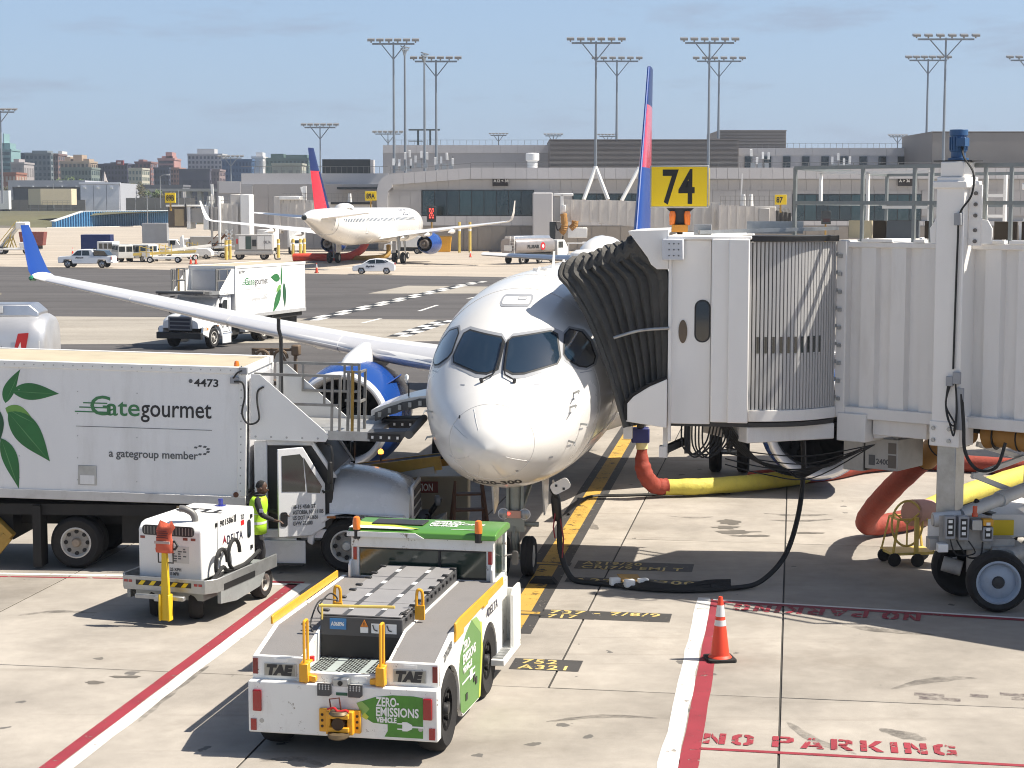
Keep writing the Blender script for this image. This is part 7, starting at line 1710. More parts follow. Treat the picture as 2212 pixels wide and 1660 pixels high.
for k in range(5):
 rd = random.Random(k); pt = cat_rom([Vector((3.75, 30.08, .05+.03*k)), Vector((3.4+rd.uniform(-.1, .1), 29.95+.06*k, .05+.02*k)), Vector((2.9, 29.88+.07*k, .05)), Vector((2.4, 29.95+.06*k, .06+.015*k)), Vector((2.05, 30.12+.05*k, .05)), Vector((1.75+.06*k, 30.3, .06))], 6); MB().tube(rel(pt, o_), .04, 7).ob('cable_bundle', CABLE, pc_)
pt = cat_rom([Vector((1.8, 30.35, .05)), Vector((1.4, 30.5, .05)), Vector((1.05, 30.75, .08)), Vector((.86, 30.95, .5)), Vector((.84, 31.0, .95)), Vector((.82, 30.9, 1.25)), Vector((.78, 30.7, 1.5)), Vector((.70, 30.6, 1.68))], 7); MB().tube(rel(pt, o_), .05, 8).ob('plug_cable', CABLE, pc_)
m = MB(); m.lathe([(.05, 0), (.085, .05), (.085, .40), (.06, .5)], (.80-o_.x, 30.78-o_.y, 1.1), (-.1, -.15, 1), 12); m.ob('plug_body', BLACK, pc_)
m = MB(); m.tube(rel([Vector((.84, 30.72, 1.15)), Vector((.90, 30.68, .8)), Vector((.88, 30.72, .45))], o_), .014, 6); m.tube(rel([Vector((.76, 30.70, 1.3)), Vector((.72, 30.66, 1.0)), Vector((.75, 30.7, .8))], o_), .014, 6); m.ob('red_tag', mat('dark_red_cord', (.22, .02, .03), .7), pc_)
for p in ((1.78, 30.32), (2.02, 30.16), (2.26, 30.26)): MB().b(-.09, .09, -.06, .06, 0, .13).ob('cable_clamp', INKW, pc_, loc=(p[0]-o_.x, p[1]-o_.y, .05), rot=(0, 0, .3), bev=.015)
MB().b(-.2, .2, -.13, .13, 0, .015).ob('tan_flap', mat('tan_leather', (.45, .27, .09), .7), pc_, loc=(2.05-o_.x, 30.42-o_.y, .14), rot=(.35, .1, .4), smooth=False)
tc_ = thing('power_cable', 'thin black cable lying from the nose gear to the yellow hose', 'cable', (2.5, 40, 0))
pt = cat_rom([Vector((1.2, 37.5, .03)), Vector((1.7, 39.7, .03)), Vector((2.6, 40.0, .03)), Vector((4.0, 40.25, .03)), Vector((5.0, 40.4, .03))], 6); MB().tube(rel(pt, tc_.location), .035, 6).ob('cable_length', CABLE, tc_)
t = thing('wheel_chock', 'black rubber chock against the nose wheel', 'chock', (.55, 30.72, 0), -8)
MB().prism([(-.25, 0), (.25, 0), (.16, .10), (-.16, .10)], 'y', -.12, .12).ob('wedge', RUBBER, t, bev=.01)
# yellow hose trolley with a big wheel hoop
tr = thing('hose_trolley', 'small yellow hose trolley with a hoop by the bridge control boxes', 'trolley', (7.32, 32.5, 0), 10)
m = MB(); m.b(-.42, .42, -.30, .30, .20, .25)
for x, y in ((-.40, -.28), (.40, -.28), (-.40, .28), (.40, .28)): m.bar((x, y, .22), (x*.7, y*.8, .85), .035)
m.bar((-.28, -.22, .85), (.28, -.22, .85), .035); m.bar((-.28, .22, .85), (.28, .22, .85), .035); m.bar((-.28, -.22, .85), (-.28, .22, .85), .035); m.b(.0, .07, -.34, -.28, .12, .9); m.ob('frame', YELP, tr)
m = MB(); m.tube([(-.12+.30*math.cos(2*math.pi*i/28), -.24, .78+.42*math.sin(2*math.pi*i/28)) for i in range(29)], .022, 8, cap=False)
for a in (30, 150, 270): m.bar((-.12, -.24, .78), (-.12+.30*math.cos(R(a)), -.24, .78+.42*math.sin(R(a))), .025)
m.ob('hoop', YELP, tr)
m = MB(); m.lathe([(.25, 0), (.25, .5)], (.02, -.1, .95), (.9, .5, -.1), 16); m.ob('pink_hose_stub', mat('faded_pink_hose', (.55, .32, .27), .7), tr)
for x, y in ((-.38, -.3), (.02, -.42), (.38, .2), (-.38, .2)):
 m = MB(); m.lathe([(.05, -.03), (.12, -.025), (.125, 0), (.12, .025), (.05, .03)], (x, y, .125), (0, 1, .0), 18); m.ob('caster', RUBBER, tr)
# ================================================================ CATERING TRUCKS
LEAFG = mat('printed_leaf_green', (.020, .155, .040), .4, var=.25, scale=2.5); LEAFD = mat('printed_leaf_dark', (.012, .085, .035), .4, var=.3, scale=3); LEAFL = mat('printed_leaf_light', (.16, .36, .07), .4, var=.25, scale=3); LEAFV = mat('printed_leaf_vein', (.10, .28, .10), .4)
HOODW = mat('hood_white', (.74, .745, .75), .26, var=.05, dirt=.12, dcol=(.4, .38, .35), coat=.4)
ROOFT = mat('tan_stained_roof', (.46, .40, .29), .75, var=.15, scale=1.2, dirt=.45, dcol=(.26, .22, .16), dscale=.9)
def leafshape(b, w, l, ang, n=14, bend=.0):
 """leaf outline from base b along angle (deg), with a pointed tip"""
 o = []
 for i in range(n+1):
  t = i/n; o.append((t*l, w*math.sin(math.pi*t**.8)*(1-.25*t)+bend*t*t*l))
 for i in range(n-1, 0, -1):
  t = i/n; o.append((t*l, -w*math.sin(math.pi*t**.8)*(1-.25*t)+bend*t*t*l))
 a = R(ang); return [(b[0]+x*math.cos(a)-y*math.sin(a), b[1]+x*math.sin(a)+y*math.cos(a)) for x, y in o]
def catering_truck(loc, rz, label, side, num, lbl, tilt, near):
 """local: +x forward, box from x=-7.3 to 0, y 0..2.44; side -1 shows the right flank (y=0), +1 the left"""
 W = 2.44; t = thing('catering_truck', label, 'truck', loc, rz, 'airline catering trucks')
 rt = (0, R(tilt), 0)
 ys_ = 0 if side < 0 else W; sg = side
 def yo(d0, d1): a, b = ys_+sg*d0, ys_+sg*d1; return (min(a, b), max(a, b))
 z0, z1, L = 1.24, 3.72, 7.3
 m = MB(); m.b(-L, 0, 0, W, z0+.14, z1-.10); bx = m.ob('cargo_box', TRUCKW, t, rot=rt, bev=.008, seg=1)
 m = MB(); m.b(-L-.03, .035, -.03, W+.03, z0-.02, z0+.15); m.ob('bottom_rail', mat('rail_aluminium', (.55, .55, .55), .45, .5, var=.12, dirt=.35), bx, bev=.008, seg=1)
 m = MB(); m.b(-L-.02, .035, -.025, .05, z1-.13, z1+.0); m.b(-L-.02, .035, W-.05, W+.025, z1-.13, z1); m.b(-.05, .035, -.025, W+.025, z1-.13, z1); m.b(-.12, .038, -.028, .06, z0+.15, z1-.12); m.b(-.12, .038, W-.06, W+.028, z0+.15, z1-.12); m.ob('box_edge_trim', WHITE, bx, bev=.012)
 m = MB(); m.b(-L+.05, -.06, .06, W-.06, z1-.10, z1-.015); m.ob('box_roof', ROOFT, bx)
 m = MB()
 yr = ys_+sg*.030
 for i in range(40): x = -L+.1+i*.178; m.cyl((x, yr, z1-.065), (x, yr+sg*.006, z1-.065), .012, n=6)
 for i in range(17): z = z0+.25+i*.14; m.cyl((-.06, yr+sg*.003, z), (-.06, yr+sg*.010, z), .014, n=6)
 for x in (-1.95, -3.03, -4.1, -5.2):
  for i in range(6): z = z0+.35+i*.40; m.cyl((x, ys_, z), (x, ys_+sg*.005, z), .011, n=6)
 m.ob('rivets', GREYM, bx, kind='stuff')
 FR = FACE_FRONT if side < 0 else (math.pi/2, 0, math.pi)
 def tx(s, size, mm, x0, x1, z, bold, shear=0):
  """lettering between x0..x1 measured on the right flank; mirrored to the left flank front-to-back"""
  o = text(s, size, mm, bx, ((x0 if side < 0 else x1), ys_+sg*.004, z), FR, bold, shear=shear); fit(o, x1-x0); return o
 if side < 0: A_ = dict(g0=(-2.80, -2.43), g1=(-2.50, -1.90), g2=(-1.88, -.60), line=(-3.06, -.59), mem=(-2.46, -.84), num=(-.92, -.48))
 else: A_ = dict(g0=(-1.32, -.95), g1=(-1.92, -1.32), g2=(-3.24, -1.94), line=(-3.3, -.75), mem=(-3.2, -1.5), num=(-.85, -.40))
 zt = 2.78
 tx('G', .50, INKG, *A_['g0'], zt, .004); tx('ate', .45, INKG, *A_['g1'], zt, .004); tx('gourmet', .45, INKK, *A_['g2'], zt, .004)
 g0 = A_['g0']
 for k, (dz, dx) in enumerate(((.04, .28), (.12, .20), (.20, .13))):
  a, b = (g0[0]-dx, g0[1]-.06) if side < 0 else (g0[0]+.06, g0[1]+dx)
  MB().b(a, b, *yo(.001, .005), zt+dz, zt+dz+.022).ob('logo_stripe', INKG, bx, smooth=False)
 MB().b(A_['line'][0], A_['line'][1], *yo(.001, .004), 2.56, 2.57).ob('rule_line', INKGY, bx, smooth=False)
 tx('a gategroup member', .20, INKGY if near else mat('faint_lettering', (.5, .5, .5), .5), *A_['mem'], 2.03, .003)
 cx = -.78 if side < 0 else -3.05
 for i in range(7):
  a = R(-100+i*40); m = MB(); c = (cx+.13*math.cos(a), 2.20+.075*math.sin(a)); m.prism([(c[0]-.035, c[1]-.015), (c[0]+.02, c[1]-.02), (c[0]+.035, c[1]+.012), (c[0]-.02, c[1]+.018)], 'y', *yo(.001, .004)); m.ob('dot_emblem', INKGY, bx, smooth=False)
 tx(num, .19, INKK, *A_['num'], 3.35, .004)
 MB().cyl((A_['num'][0]-.06, ys_+sg*.0, 3.44), (A_['num'][0]-.06, ys_+sg*.012, 3.44), .035, n=12).ob('marker_dot', INKGY, bx)
 # leaf spray
 xb = -4.45 if side < 0 else -4.6
 f = 1 if side < 0 else 1
 lv = [(leafshape((xb+.10, 2.94), .12, .66, 80, bend=-.25), LEAFG), (leafshape((xb+.22, 3.16), .17, .86, 2, bend=-.06), LEAFG), (leafshape((xb+.10, 2.85), .16, .62, -20, bend=-.1), LEAFL), (leafshape((xb+.15, 2.78), .27, 1.15, -42, bend=-.12), LEAFG), (leafshape((xb-.05, 2.85), .15, .72, -95, bend=.1), LEAFD), (leafshape((xb+.02, 2.30), .16, .95, -62, bend=-.15), LEAFG), (leafshape((xb-.15, 2.95), .14, .8, 150, bend=.1), LEAFD), (leafshape((xb-.1, 2.6), .16, .9, -140, bend=.1), LEAFG)]
 if side > 0: lv = [([(2*(xb)+0-x, z) for x, z in P][::-1] if False else P, mm) for P, mm in [(leafshape((xb-.1, 2.62), .11, 1.0, 88, bend=.1), LEAFG), (leafshape((xb+.05, 2.95), .22, 1.0, 12, bend=-.1), LEAFG), (leafshape((xb-.05, 2.62), .15, .6, -30), LEAFL), (leafshape((xb+.0, 2.45), .26, 1.45, -56, bend=.05), LEAFG), (leafshape((xb-.35, 2.75), .20, 1.30, -96, bend=.04), LEAFD)]]
 for i, (P, mm) in enumerate(lv):
  o = MB().prism(P, 'y', *yo(.001+.0012*i, .003+.0012*i)).ob('printed_leaf', mm, bx, smooth=False)
  n2 = len(P)//2; a, b = Vector(P[0]), Vector(P[n2]); mid = a.lerp(b, .5)
  q = MB(); q.prism([(a.x, a.y), (mid.x+.008, mid.y), (b.x, b.y), (mid.x-.008, mid.y-.012)], 'y', *yo(.0042+.0012*i, .0052+.0012*i)); q.ob('leaf_vein', LEAFV, o, smooth=False)
 # flank hatch
 if near:
  MB().b(-3.02, -2.68, *yo(.0, .012), 1.50, 1.86).ob('flank_hatch', GREYP if False else GREYM, bx, bev=.006, seg=1)
  MB().b(-2.98, -2.72, *yo(.012, .018), 1.52, 1.68).ob('hatch_flap', TRUCKW, bx, smooth=False)
  m = MB(); m.lathe([(.05, 0), (.05, .04), (.035, .09), (0, .1)], (-.18, .12, z1), (0, 0, 1), 12); m.ob('amber_marker', AMBER, bx)
  m = MB(); m.b(-.26, -.10, -.06, -.02, 3.42, 3.54); m.b(-.10, .05, -.08, .0, 3.60, 3.72); m.ob('cable_box', GREYP, bx, bev=.006, seg=1)
  m = MB(); m.tube(cat_rom([(-.18, -.06, 3.46), (-.02, -.10, 3.44), (.02, -.12, 3.2), (-.02, -.13, 2.9), (.10, -.14, 2.72), (.28, -.12, 2.80), (.24, -.08, 3.1), (.24, -.04, 3.3), (.34, -.02, 3.38)]), .018, 7); m.tube(cat_rom([(-.2, -.06, 3.52), (-.12, -.1, 3.62), (-.04, -.08, 3.66)]), .015, 6); m.ob('flank_cable', CABLE, bx)
  m = MB(); m.tube([(.34, W-.35, 2.6), (.34, W-.35, 4.1), (.30, W-.35, 4.25), (.30, W-.35, 4.45)], .036, 10); m.ob('exhaust_stack', BLACK, t)
  MB().cyl((-.14, -.032, 1.42), (-.14, -.026, 1.42), .05, n=14).ob('marker_lamp', mat('rusty_marker', (.12, .04, .02), .5), bx)
 # front of box: panel set back, door gap
 m = MB(); m.b(.036, .06, .2, W-.2, 1.5, 3.5); m.ob('front_door', mat('box_front_shutter', (.50, .50, .52), .5, var=.1, dirt=.2), bx, smooth=False)
 # over-cab gantry: cheek plates, platform, rails
 gy = []
 for y in (.0, W-.03):
  m = MB(); m.prism([(.10, 3.60), (.26, 3.60), (1.44, 2.62), (1.52, 2.52), (1.46, 2.42), (.10, 2.42)], 'y', y, y+.03); o = m.ob('cheek_plate', WHITE, bx, bev=.004, seg=1)
  m = MB()
  for i in range(5): m.cyl((.2+i*.28, y-.008, 2.48), (.2+i*.28, y+.038, 2.48), .02, n=8)
  m.ob('cheek_bolts', GREYM, o)
 m = MB(); m.b(.3, 2.35, .05, W-.05, 2.50, 2.56); pf = m.ob('platform', mat('platform_tread', (.42, .42, .41), .5, .5, var=.25, scale=4, dirt=.4), bx)
 for y in (0, W-.05): MB().b(1.5, 2.42, y, y+.05, 2.46, 2.62).ob('platform_side', GREYM, pf)
 for y in (.0, W-.5):
  m = MB(); m.prism([(2.2, 2.48), (2.78, 2.48), (2.9, 2.58), (2.9, 2.66), (2.2, 2.62)], 'y', y, y+.5); o = m.ob('bumper_ramp', mat('dark_platform_steel', (.10, .10, .10), .55, .4, var=.2, dirt=.3), pf, bev=.01)
  m = MB(); m.b(2.25, 2.8, y-.012, y-.002, 2.46, 2.60); m.ob('rubber_face', BLACK, o, smooth=False)
  m = MB()
  for i in range(4): m.b(2.28+i*.15, 2.32+i*.15, y-.016, y-.0125, 2.51, 2.56)
  m.ob('white_spot', INKW, o, smooth=False)
 m = MB(); m.cyl((2.95, -.02, 2.60), (2.95, W+.02, 2.60), .075, n=14); m.ob('bumper_roller', mat('grey_rubber', (.12, .12, .12), .7), pf)
 for y in (.04, W-.06):
  for x in (1.56, 1.70): m = MB(); m.bar((x, y, 2.56), (x, y, 3.62), .045); m.ob('gantry_post', RAIL, pf, smooth=False)
  m = MB(); m.bar((.16, y, 3.60), (1.7, y, 3.60), .05); m.bar((.60, y, 3.08), (1.7, y, 3.08), .045); m.bar((.62, y, 3.08), (.62, y, 3.6), .04); m.bar((1.42, y, 3.08), (1.42, y, 3.6), .04); m.ob('gantry_rail', RAIL, pf, smooth=False)
 for x, y in ((1.78, .5), (1.86, .5), (1.98, .5), (2.02, .95)):
  m = MB(); m.bar((x, y, 2.56), (x, y, 3.66), .05); m.ob('gate_post', YELD if x == 1.86 else RAIL, pf, smooth=False)
 m = MB(); m.bar((1.72, .5, 3.64), (1.98, .5, 3.64), .04); m.bar((1.72, .5, 3.12), (1.98, .5, 3.12), .04); m.bar((1.98, .5, 3.64), (2.02, .95, 3.64), .04); m.bar((1.98, .5, 3.1), (2.02, .95, 3.1), .04); m.ob('gate_rail', RAIL, pf, smooth=False)
 # chassis
 m = MB(); m.b(-7.2, 2.7, .75, 1.0, .72, .95); m.b(-7.2, 2.7, W-1.0, W-.75, .72, .95); m.b(-7.1, -.3, .1, W-.1, 1.0, 1.2); m.b(-6.9, -4.3, .3, W-.3, .5, 1.0); m.b(-2.3, -.2, .35, W-.35, .45, 1.1); m.ob('chassis', UNDER, t)
 m = MB(); m.b(-.9, -.35, .25, .6, .55, .80) if near else None
 yb0, yb1 = yo(-.5, -.04)
 MB().b(-1.35, -1.0, yb0, yb1, .55, .84).ob('tool_box', WHITE, t, bev=.02)
 m = MB(); m.b(-3.85, -3.70, *yo(-.4, -.02), .05, 1.18); m.ob('outrigger_leg', UNDER, t)
 m = MB(); m.b(-1.2, -.7, *yo(.0, .02) if False else yo(-.05, -.02), 1.02, 1.2); m.ob('chassis_placard', mat('brown_placard', (.35, .25, .14), .6), t, smooth=False)
 m = MB(); m.bar((-4.9, ys_-sg*.25, 1.1), (-4.3, ys_-sg*.15, .55), .16, .22); m.bar((-4.35, ys_-sg*.15, .6), (-4.75, ys_-sg*.1, .12), .14, .2); m.ob('lift_arm', YELD, t, bev=.01)
 # cab
 cw0, cw1 = .12, W-.12
 m = MB(); m.prism([(.22, .75), (.22, 2.36), (.62, 2.38), (1.22, 2.36), (1.62, 1.80), (1.62, .75)], 'y', cw0+.05, cw1-.05); m.ob('cab_shell', BLACK if near else HOODW, t, bev=.03)
 m = MB(); m.b(.20, .44, cw0, cw1, .66, 2.38); m.b(.44, 1.28, cw0, cw1, 2.30, 2.40); m.b(.30, 1.5, cw0, cw1, .62, .78); m.prism([(1.20, 2.36), (1.28, 2.38), (1.70, 1.72), (1.62, 1.72)], 'y', cw0, cw0+.08); m.prism([(1.20, 2.36), (1.28, 2.38), (1.70, 1.72), (1.62, 1.72)], 'y', cw1-.08, cw1); cb_ = m.ob('cab_frame', HOODW, t, bev=.015)
 # far-side or closed doors
 for s2, y in ((-1, cw0), (1, cw1)):
  op_ = near and s2 < 0
  D = MB(); D.prism([(.0, .70), (.0, 2.28), (.46, 2.30), (.86, 1.62), (.86, .84), (.60, .70)], 'y', -.03, .03)
  d = D.ob('door', HOODW, t, bev=.012)
  if op_: d.location = (1.42, y-.01, 0); d.rotation_euler = (0, 0, R(180+22)); d.scale = (-1, 1, 1); d.location = (1.48, y-.02, 0); d.rotation_euler = (0, 0, R(24)); d.scale = (1, 1, 1); d.location = (1.48-.86*math.cos(R(24)), y-.02-.86*math.sin(R(24)), 0)
  else: d.location = (.56, y, 0)
  wy = -.036 if s2 < 0 else .031
  MB().prism([(.07, 1.52), (.07, 2.16), (.40, 2.18), (.46, 2.1), (.50, 1.50)], 'y', wy, wy+.005).ob('door_window', GLASSD, d, smooth=False)
  MB().prism([(.53, 1.48), (.47, 2.12), (.60, 1.90), (.80, 1.58), (.76, 1.46)], 'y', wy, wy+.005).ob('vent_window', GLASSD, d, smooth=False)
  MB().prism(rpoly(.10, 1.02, .13, .26, .04), 'y', wy-.004, wy+.006).ob('door_handle', BLACK, d)
  if s2 == side or (near and s2 < 0):
   for k, s_ in enumerate(('18-15 45th ST', 'ASTORIA, NY 11105', 'US DOT 1413656', 'GVW 33,000')): fit(text(s_, .10, INKGY, d, (.26 if s2 < 0 else .80, wy-.003 if s2 < 0 else wy+.009, 1.20-k*.10), FACE_FRONT if s2 < 0 else (math.pi/2, 0, math.pi), .002), (.42, .56, .46, .36)[k])
 MB().prism([(1.235, 2.30), (1.66, 1.74), (1.64, 1.72), (1.215, 2.28)], 'y', cw0+.10, cw1-.10).ob('windscreen', GLASST, t)
 m = MB(); m.bar((1.42, cw0+.5, 2.02), (1.60, W/2, 1.80), .02); m.ob('wiper', BLACK, t)
 # bonnet
 rg = []
 for x, zt_, zb_, w0 in ((1.55, 1.78, 1.00, 1.08), (1.80, 1.80, 1.0, 1.08), (2.2, 1.74, 1.0, 1.07), (2.6, 1.64, 1.0, 1.04), (2.85, 1.54, .98, 1.0), (2.97, 1.40, .96, .94)):
  c = W/2; r = []
  for i in range(17):
   a = math.pi*i/16; xx = -math.cos(a); hh = math.sin(a)**.35
   r.append((x, c+xx*w0*(1-.22*(hh*.9)**3), zb_+(zt_-zb_)*hh))
  rg.append(r)
 m = MB(); m.loft(rg); hd = m.ob('bonnet', HOODW, t, ang=40)
 for y in (.10, W-.10):
  s2 = -1 if y < 1 else 1
  m = MB(); pr = [(1.16, .55), (1.16, .86), (1.30, 1.02), (1.6, 1.08), (2.9, 1.04), (3.0, .70), (2.55, .55)]+[(1.86+.60*math.cos(math.pi*i/12), .50+.56*math.sin(math.pi*i/12)) for i in range(13)]
  m.prism(pr, 'y', y-.06, y+.06+(.12 if s2 < 0 else 0)-(.0 if s2 < 0 else 0)); m.ob('wing_panel', HOODW, hd, bev=.025)
  m = MB(); m.prism([(2.55, .84), (2.62, 1.02), (2.94, 1.0), (2.98, .86)], 'y', y-.065 if s2 < 0 else y+.055, y-.055 if s2 < 0 else y+.065); m.ob('headlamp', mat('clear_lamp', (.55, .5, .45), .1, coat=.6), hd, smooth=False)
  MB().b(2.50, 2.64, y-.066 if s2 < 0 else y+.056, y-.056 if s2 < 0 else y+.066, .88, .98).ob('indicator', AMBER, hd, smooth=False)
  MB().b(1.52, 1.68, y-.066 if s2 < 0 else y+.056, y-.056 if s2 < 0 else y+.066, 1.00, 1.04).ob('side_marker', mat('dull_amber', (.35, .12, .02), .4), hd, smooth=False)
  m = MB(); m.tube([(1.50, y, 2.34), (1.62, y-s2*-.18, 2.32), (1.66, y+s2*.22, 2.2), (1.64, y+s2*.22, 1.55), (1.48, y+s2*.12, 1.48), (1.44, y, 1.5)], .022, 8); m.ob('mirror_arm', BLACK, t)
  m = MB(); m.b(1.58, 1.66, y+s2*.22-.09, y+s2*.22+.09, 1.66, 2.06); m.ob('mirror', BLACK, t, bev=.025)
  m = MB(); m.b(.30, 1.12, y-.02, y+.02, .16, .58); m.ob('step_box', HOODW, t, bev=.01)
  m = MB(); m.b(.3, 1.1, y-.10 if s2 < 0 else y+.03, y-.03 if s2 < 0 else y+.10, .14, .17); m.ob('step', DARK, t)
  wheel(t, (1.86, y+s2*.02-(0 if s2 < 0 else 0)+(.14 if s2 < 0 else -.14), .48), .48, .28, (0, 1, 0), s2, .60, STEELW, STEELW, 8, 'wheel', 32, .2)
  for dy in (.16, .46): wheel(t, (-3.10, y+(dy if s2 < 0 else -dy), .48), .48, .26, (0, 1, 0), s2, .58, STEELW, mat('rusty_hub', (.30, .24, .18), .6), 8 if dy < .2 else 0, 'wheel', 32, .38 if dy < .2 else .1)
 m = MB(); m.b(2.955, 3.02, W/2-.62, W/2+.62, .85, 1.50); gr = m.ob('grille_surround', CHROME if near else mat('grey_grille_plastic', (.16, .165, .18), .4, var=.1), hd, bev=.03)
 for k in range(3): MB().b(3.005, 3.03, W/2-.52, W/2+.52, .94+k*.18, 1.06+k*.18).ob('grille_slot', mat('grille_navy', (.012, .014, .03), .5), gr, smooth=False)
 m = MB(); m.b(2.95, 3.16, .05, W-.05, .48, .78); m.ob('bumper', BLACK, t, bev=.03)
 m = MB(); m.cyl((.1, ys_-sg*.35, .55), (.95, ys_-sg*.35, .55), .22, n=18); m.ob('fuel_tank', ALU, t)
 return t
catering_truck((-4.84, 31.6, 0), -3.4, 'large catering truck in the left foreground, numbered 4473, its cab door open', -1, '4473', '', 1.4, True)
ft = G(424, 748)
catering_truck((-15.3, 84.6, 0), 250, 'catering truck numbered 6778 driving on the taxi lane behind the wing', 1, '6778', '', 0, False)
# ================================================================ PERSON AT THE TRUCK DOOR
def person(loc, rz):
 t = thing('person', 'person in a lime hi-vis vest and dark clothes reaching into the open truck cab', 'person', loc, rz)
 V = []; E = []; RR = []
 def nd(p, r, par=None):
  V.append(p); RR.append(r); i = len(V)-1
  if par is not None: E.append((par, i))
  return i
 # faces +x
 pel = nd((0, 0, .95), (.15, .17)); sp = nd((.01, 0, 1.12), (.135, .165), pel); ch = nd((.03, 0, 1.32), (.14, .19), sp); nk = nd((.06, 0, 1.48), (.06, .07), ch);
 for s in (-1, 1):
  h = nd((0, s*.10, .88), (.10, .10), pel); k = nd((.03+(.08 if s < 0 else -.05), s*.11, .50), (.075, .075), h); a = nd((-.02+(.08 if s < 0 else -.1), s*.11, .10), (.05, .05), k); nd((.10+(.08 if s < 0 else -.1), s*.12, .05), (.045, .04), a)
  sh = nd((.04, s*.19, 1.40), (.072, .075), ch); el = nd((.14 if s < 0 else .18, s*.25, 1.16), (.052, .052), sh); wr = nd((.36 if s < 0 else .40, s*.20, 1.06 if s < 0 else 1.12), (.036, .036), el)
 me = bpy.data.meshes.new('body'); me.from_pydata(V, E, []); o = bpy.data.objects.new('body', me); COL.objects.link(o); o.parent = t
 sk = o.modifiers.new('skin', 'SKIN');
 for i, r in enumerate(RR): me.skin_vertices[0].data[i].radius = r
 me.skin_vertices[0].data[0].use_root = True
 ss = o.modifiers.new('sub', 'SUBSURF'); ss.levels = 2; ss.render_levels = 2; sk.use_smooth_shade = True
 me.materials.append(mat('dark_work_clothes', (.022, .022, .025), .85, var=.3, scale=9, bump=.3, bscale=25))
 SKIN = mat('dark_brown_skin', (.085, .042, .026), .5, var=.12, scale=12)
 # head
 hm = MB(); rg = []
 for k in range(13):
  a = math.pi*k/12; z = .125*math.cos(a); r = math.sin(a)
  w = .075*r**.8; d = .098*r**.8; dx = (.012 if z < 0 else 0)
  rg.append([(dx+d*math.cos(2*math.pi*i/18)*(1.0 if math.cos(2*math.pi*i/18) > 0 else 1.02), w*math.sin(2*math.pi*i/18), z) for i in range(18)])
 hm.T = Matrix.Translation((.09, 0, 1.61)) @ Matrix.Rotation(R(8), 4, 'Y'); hm.loft(rg)
 hm.lathe([(.012, 0), (.02, .012), (.012, .03), (0, .034)], (.098, 0, -.02), (1, 0, -.35), 10)
 for s in (-1, 1): hm.lathe([(.0, -.012), (.03, 0), (.026, .012), (0, .014)], (-.005, s*.074, -.01), (0, s, 0), 10)
 hm.cyl((.0, 0, -.10), (-.02, 0, -.2), .055, .06, 12)
 head = hm.ob('head', SKIN, t, ang=70)
 q = MB(hm.T);
 for s in (-1, 1): q.lathe([(0, 0), (.012, .002), (.013, .006), (0, .009)], (.088, s*.032, .015), (1, s*.2, 0), 10)
 q.ob('eyes', mat('eye_white', (.5, .48, .45), .3), head)
 q = MB(hm.T); q.bar((.098, -.025, -.062), (.098, .025, -.062), .012, .014); q.ob('mouth', mat('lip_dark', (.06, .022, .018), .5), head)
 q = MB(hm.T); rg = []
 for k in range(7):
  a = math.pi*.5*k/6; z = .128*math.cos(a)+.004; r = math.sin(a); rg.append([(-.012+.102*r**.8*math.cos(2*math.pi*i/18)*(.86 if math.cos(2*math.pi*i/18) > 0 and k > 3 else 1), .079*r**.8*math.sin(2*math.pi*i/18), z) for i in range(18)])
 q.loft(rg, cap=False); q.ob('hair', mat('black_hair', (.008, .007, .007), .8, bump=.4, bscale=90), head)
 # hands with fingers
 for s, w in ((-1, Vector((.36, -.20, 1.06))), (1, Vector((.40, .20, 1.12)))):
  h = MB(); d = Vector((.9, .05, -.15)).normalized(); u = Vector((0, 1, 0)); nrm = d.cross(u)
  h.loft([[w-d*.02+u*a+nrm*b for a, b in ((-.025, -.018), (.025, -.018), (.025, .018), (-.025, .018))], [w+d*.08+u*a+nrm*b for a, b in ((-.042, -.013), (.042, -.013), (.042, .013), (-.042, .013))]])
  for f in range(4):
   b = w+d*.08+u*(-.032+.021*f); L = (.066, .076, .072, .056)[f]; c = b+d*L*.5-nrm*-.004; h.tube([b-d*.01, b+d*L*.4, b+d*L*.75+Vector((0, 0, -.012)), b+d*L+Vector((0, 0, -.030))], [.0095, .009, .0085, .007], 7)
  h.tube([w+u*s*-.02+d*.01, w+u*s*-.05+d*.045, w+u*s*-.055+d*.08], [.012, .0105, .008], 7)
  h.ob('hand', SKIN, t, ang=70)
 # vest
 VST = mat('lime_hi_vis', (.42, .72, .03), .6, var=.1, scale=10, bump=.15)
 rg = []
 for z, wx, wy, dx in ((.80, .165, .205, .0), (.95, .165, .20, .0), (1.12, .155, .195, .01), (1.30, .165, .215, .03), (1.40, .15, .215, .035), (1.47, .11, .15, .045)):
  rg.append([(dx+wx*math.cos(2*math.pi*i/24), wy*math.sin(2*math.pi*i/24), z) for i in range(24)])
 v = MB().loft(rg, cap=False).ob('hi_vis_vest', VST, t, ang=70); sd_ = v.modifiers.new('thick', 'SOLIDIFY'); sd_.thickness = .008
 for z, wx, wy, dx in ((.98, .169, .204, 0), (1.16, .161, .201, .012)):
  m = MB(); m.loft([[(dx+wx*math.cos(2*math.pi*i/24), wy*math.sin(2*math.pi*i/24), zz) for i in range(24)] for zz in (z, z+.045)], cap=False); m.ob('reflective_band', REFL, v)
 m = MB(); m.b(.11, .17, -.33, -.30, 1.22, 1.28); m.ob('arm_badge', mat('pale_badge', (.5, .5, .6), .5), t, loc=(0, .022, 0), smooth=False)
 m = MB(); m.lathe([(.06, 0), (.105, .01), (.11, .05), (.075, .07)], (.045, 0, 1.45), (.1, 0, 1), 18); m.ob('hood_collar', mat('dark_work_clothes', (.022, .022, .025), .85), t)
 return t
person((-4.52, 31.20, 0), -4)
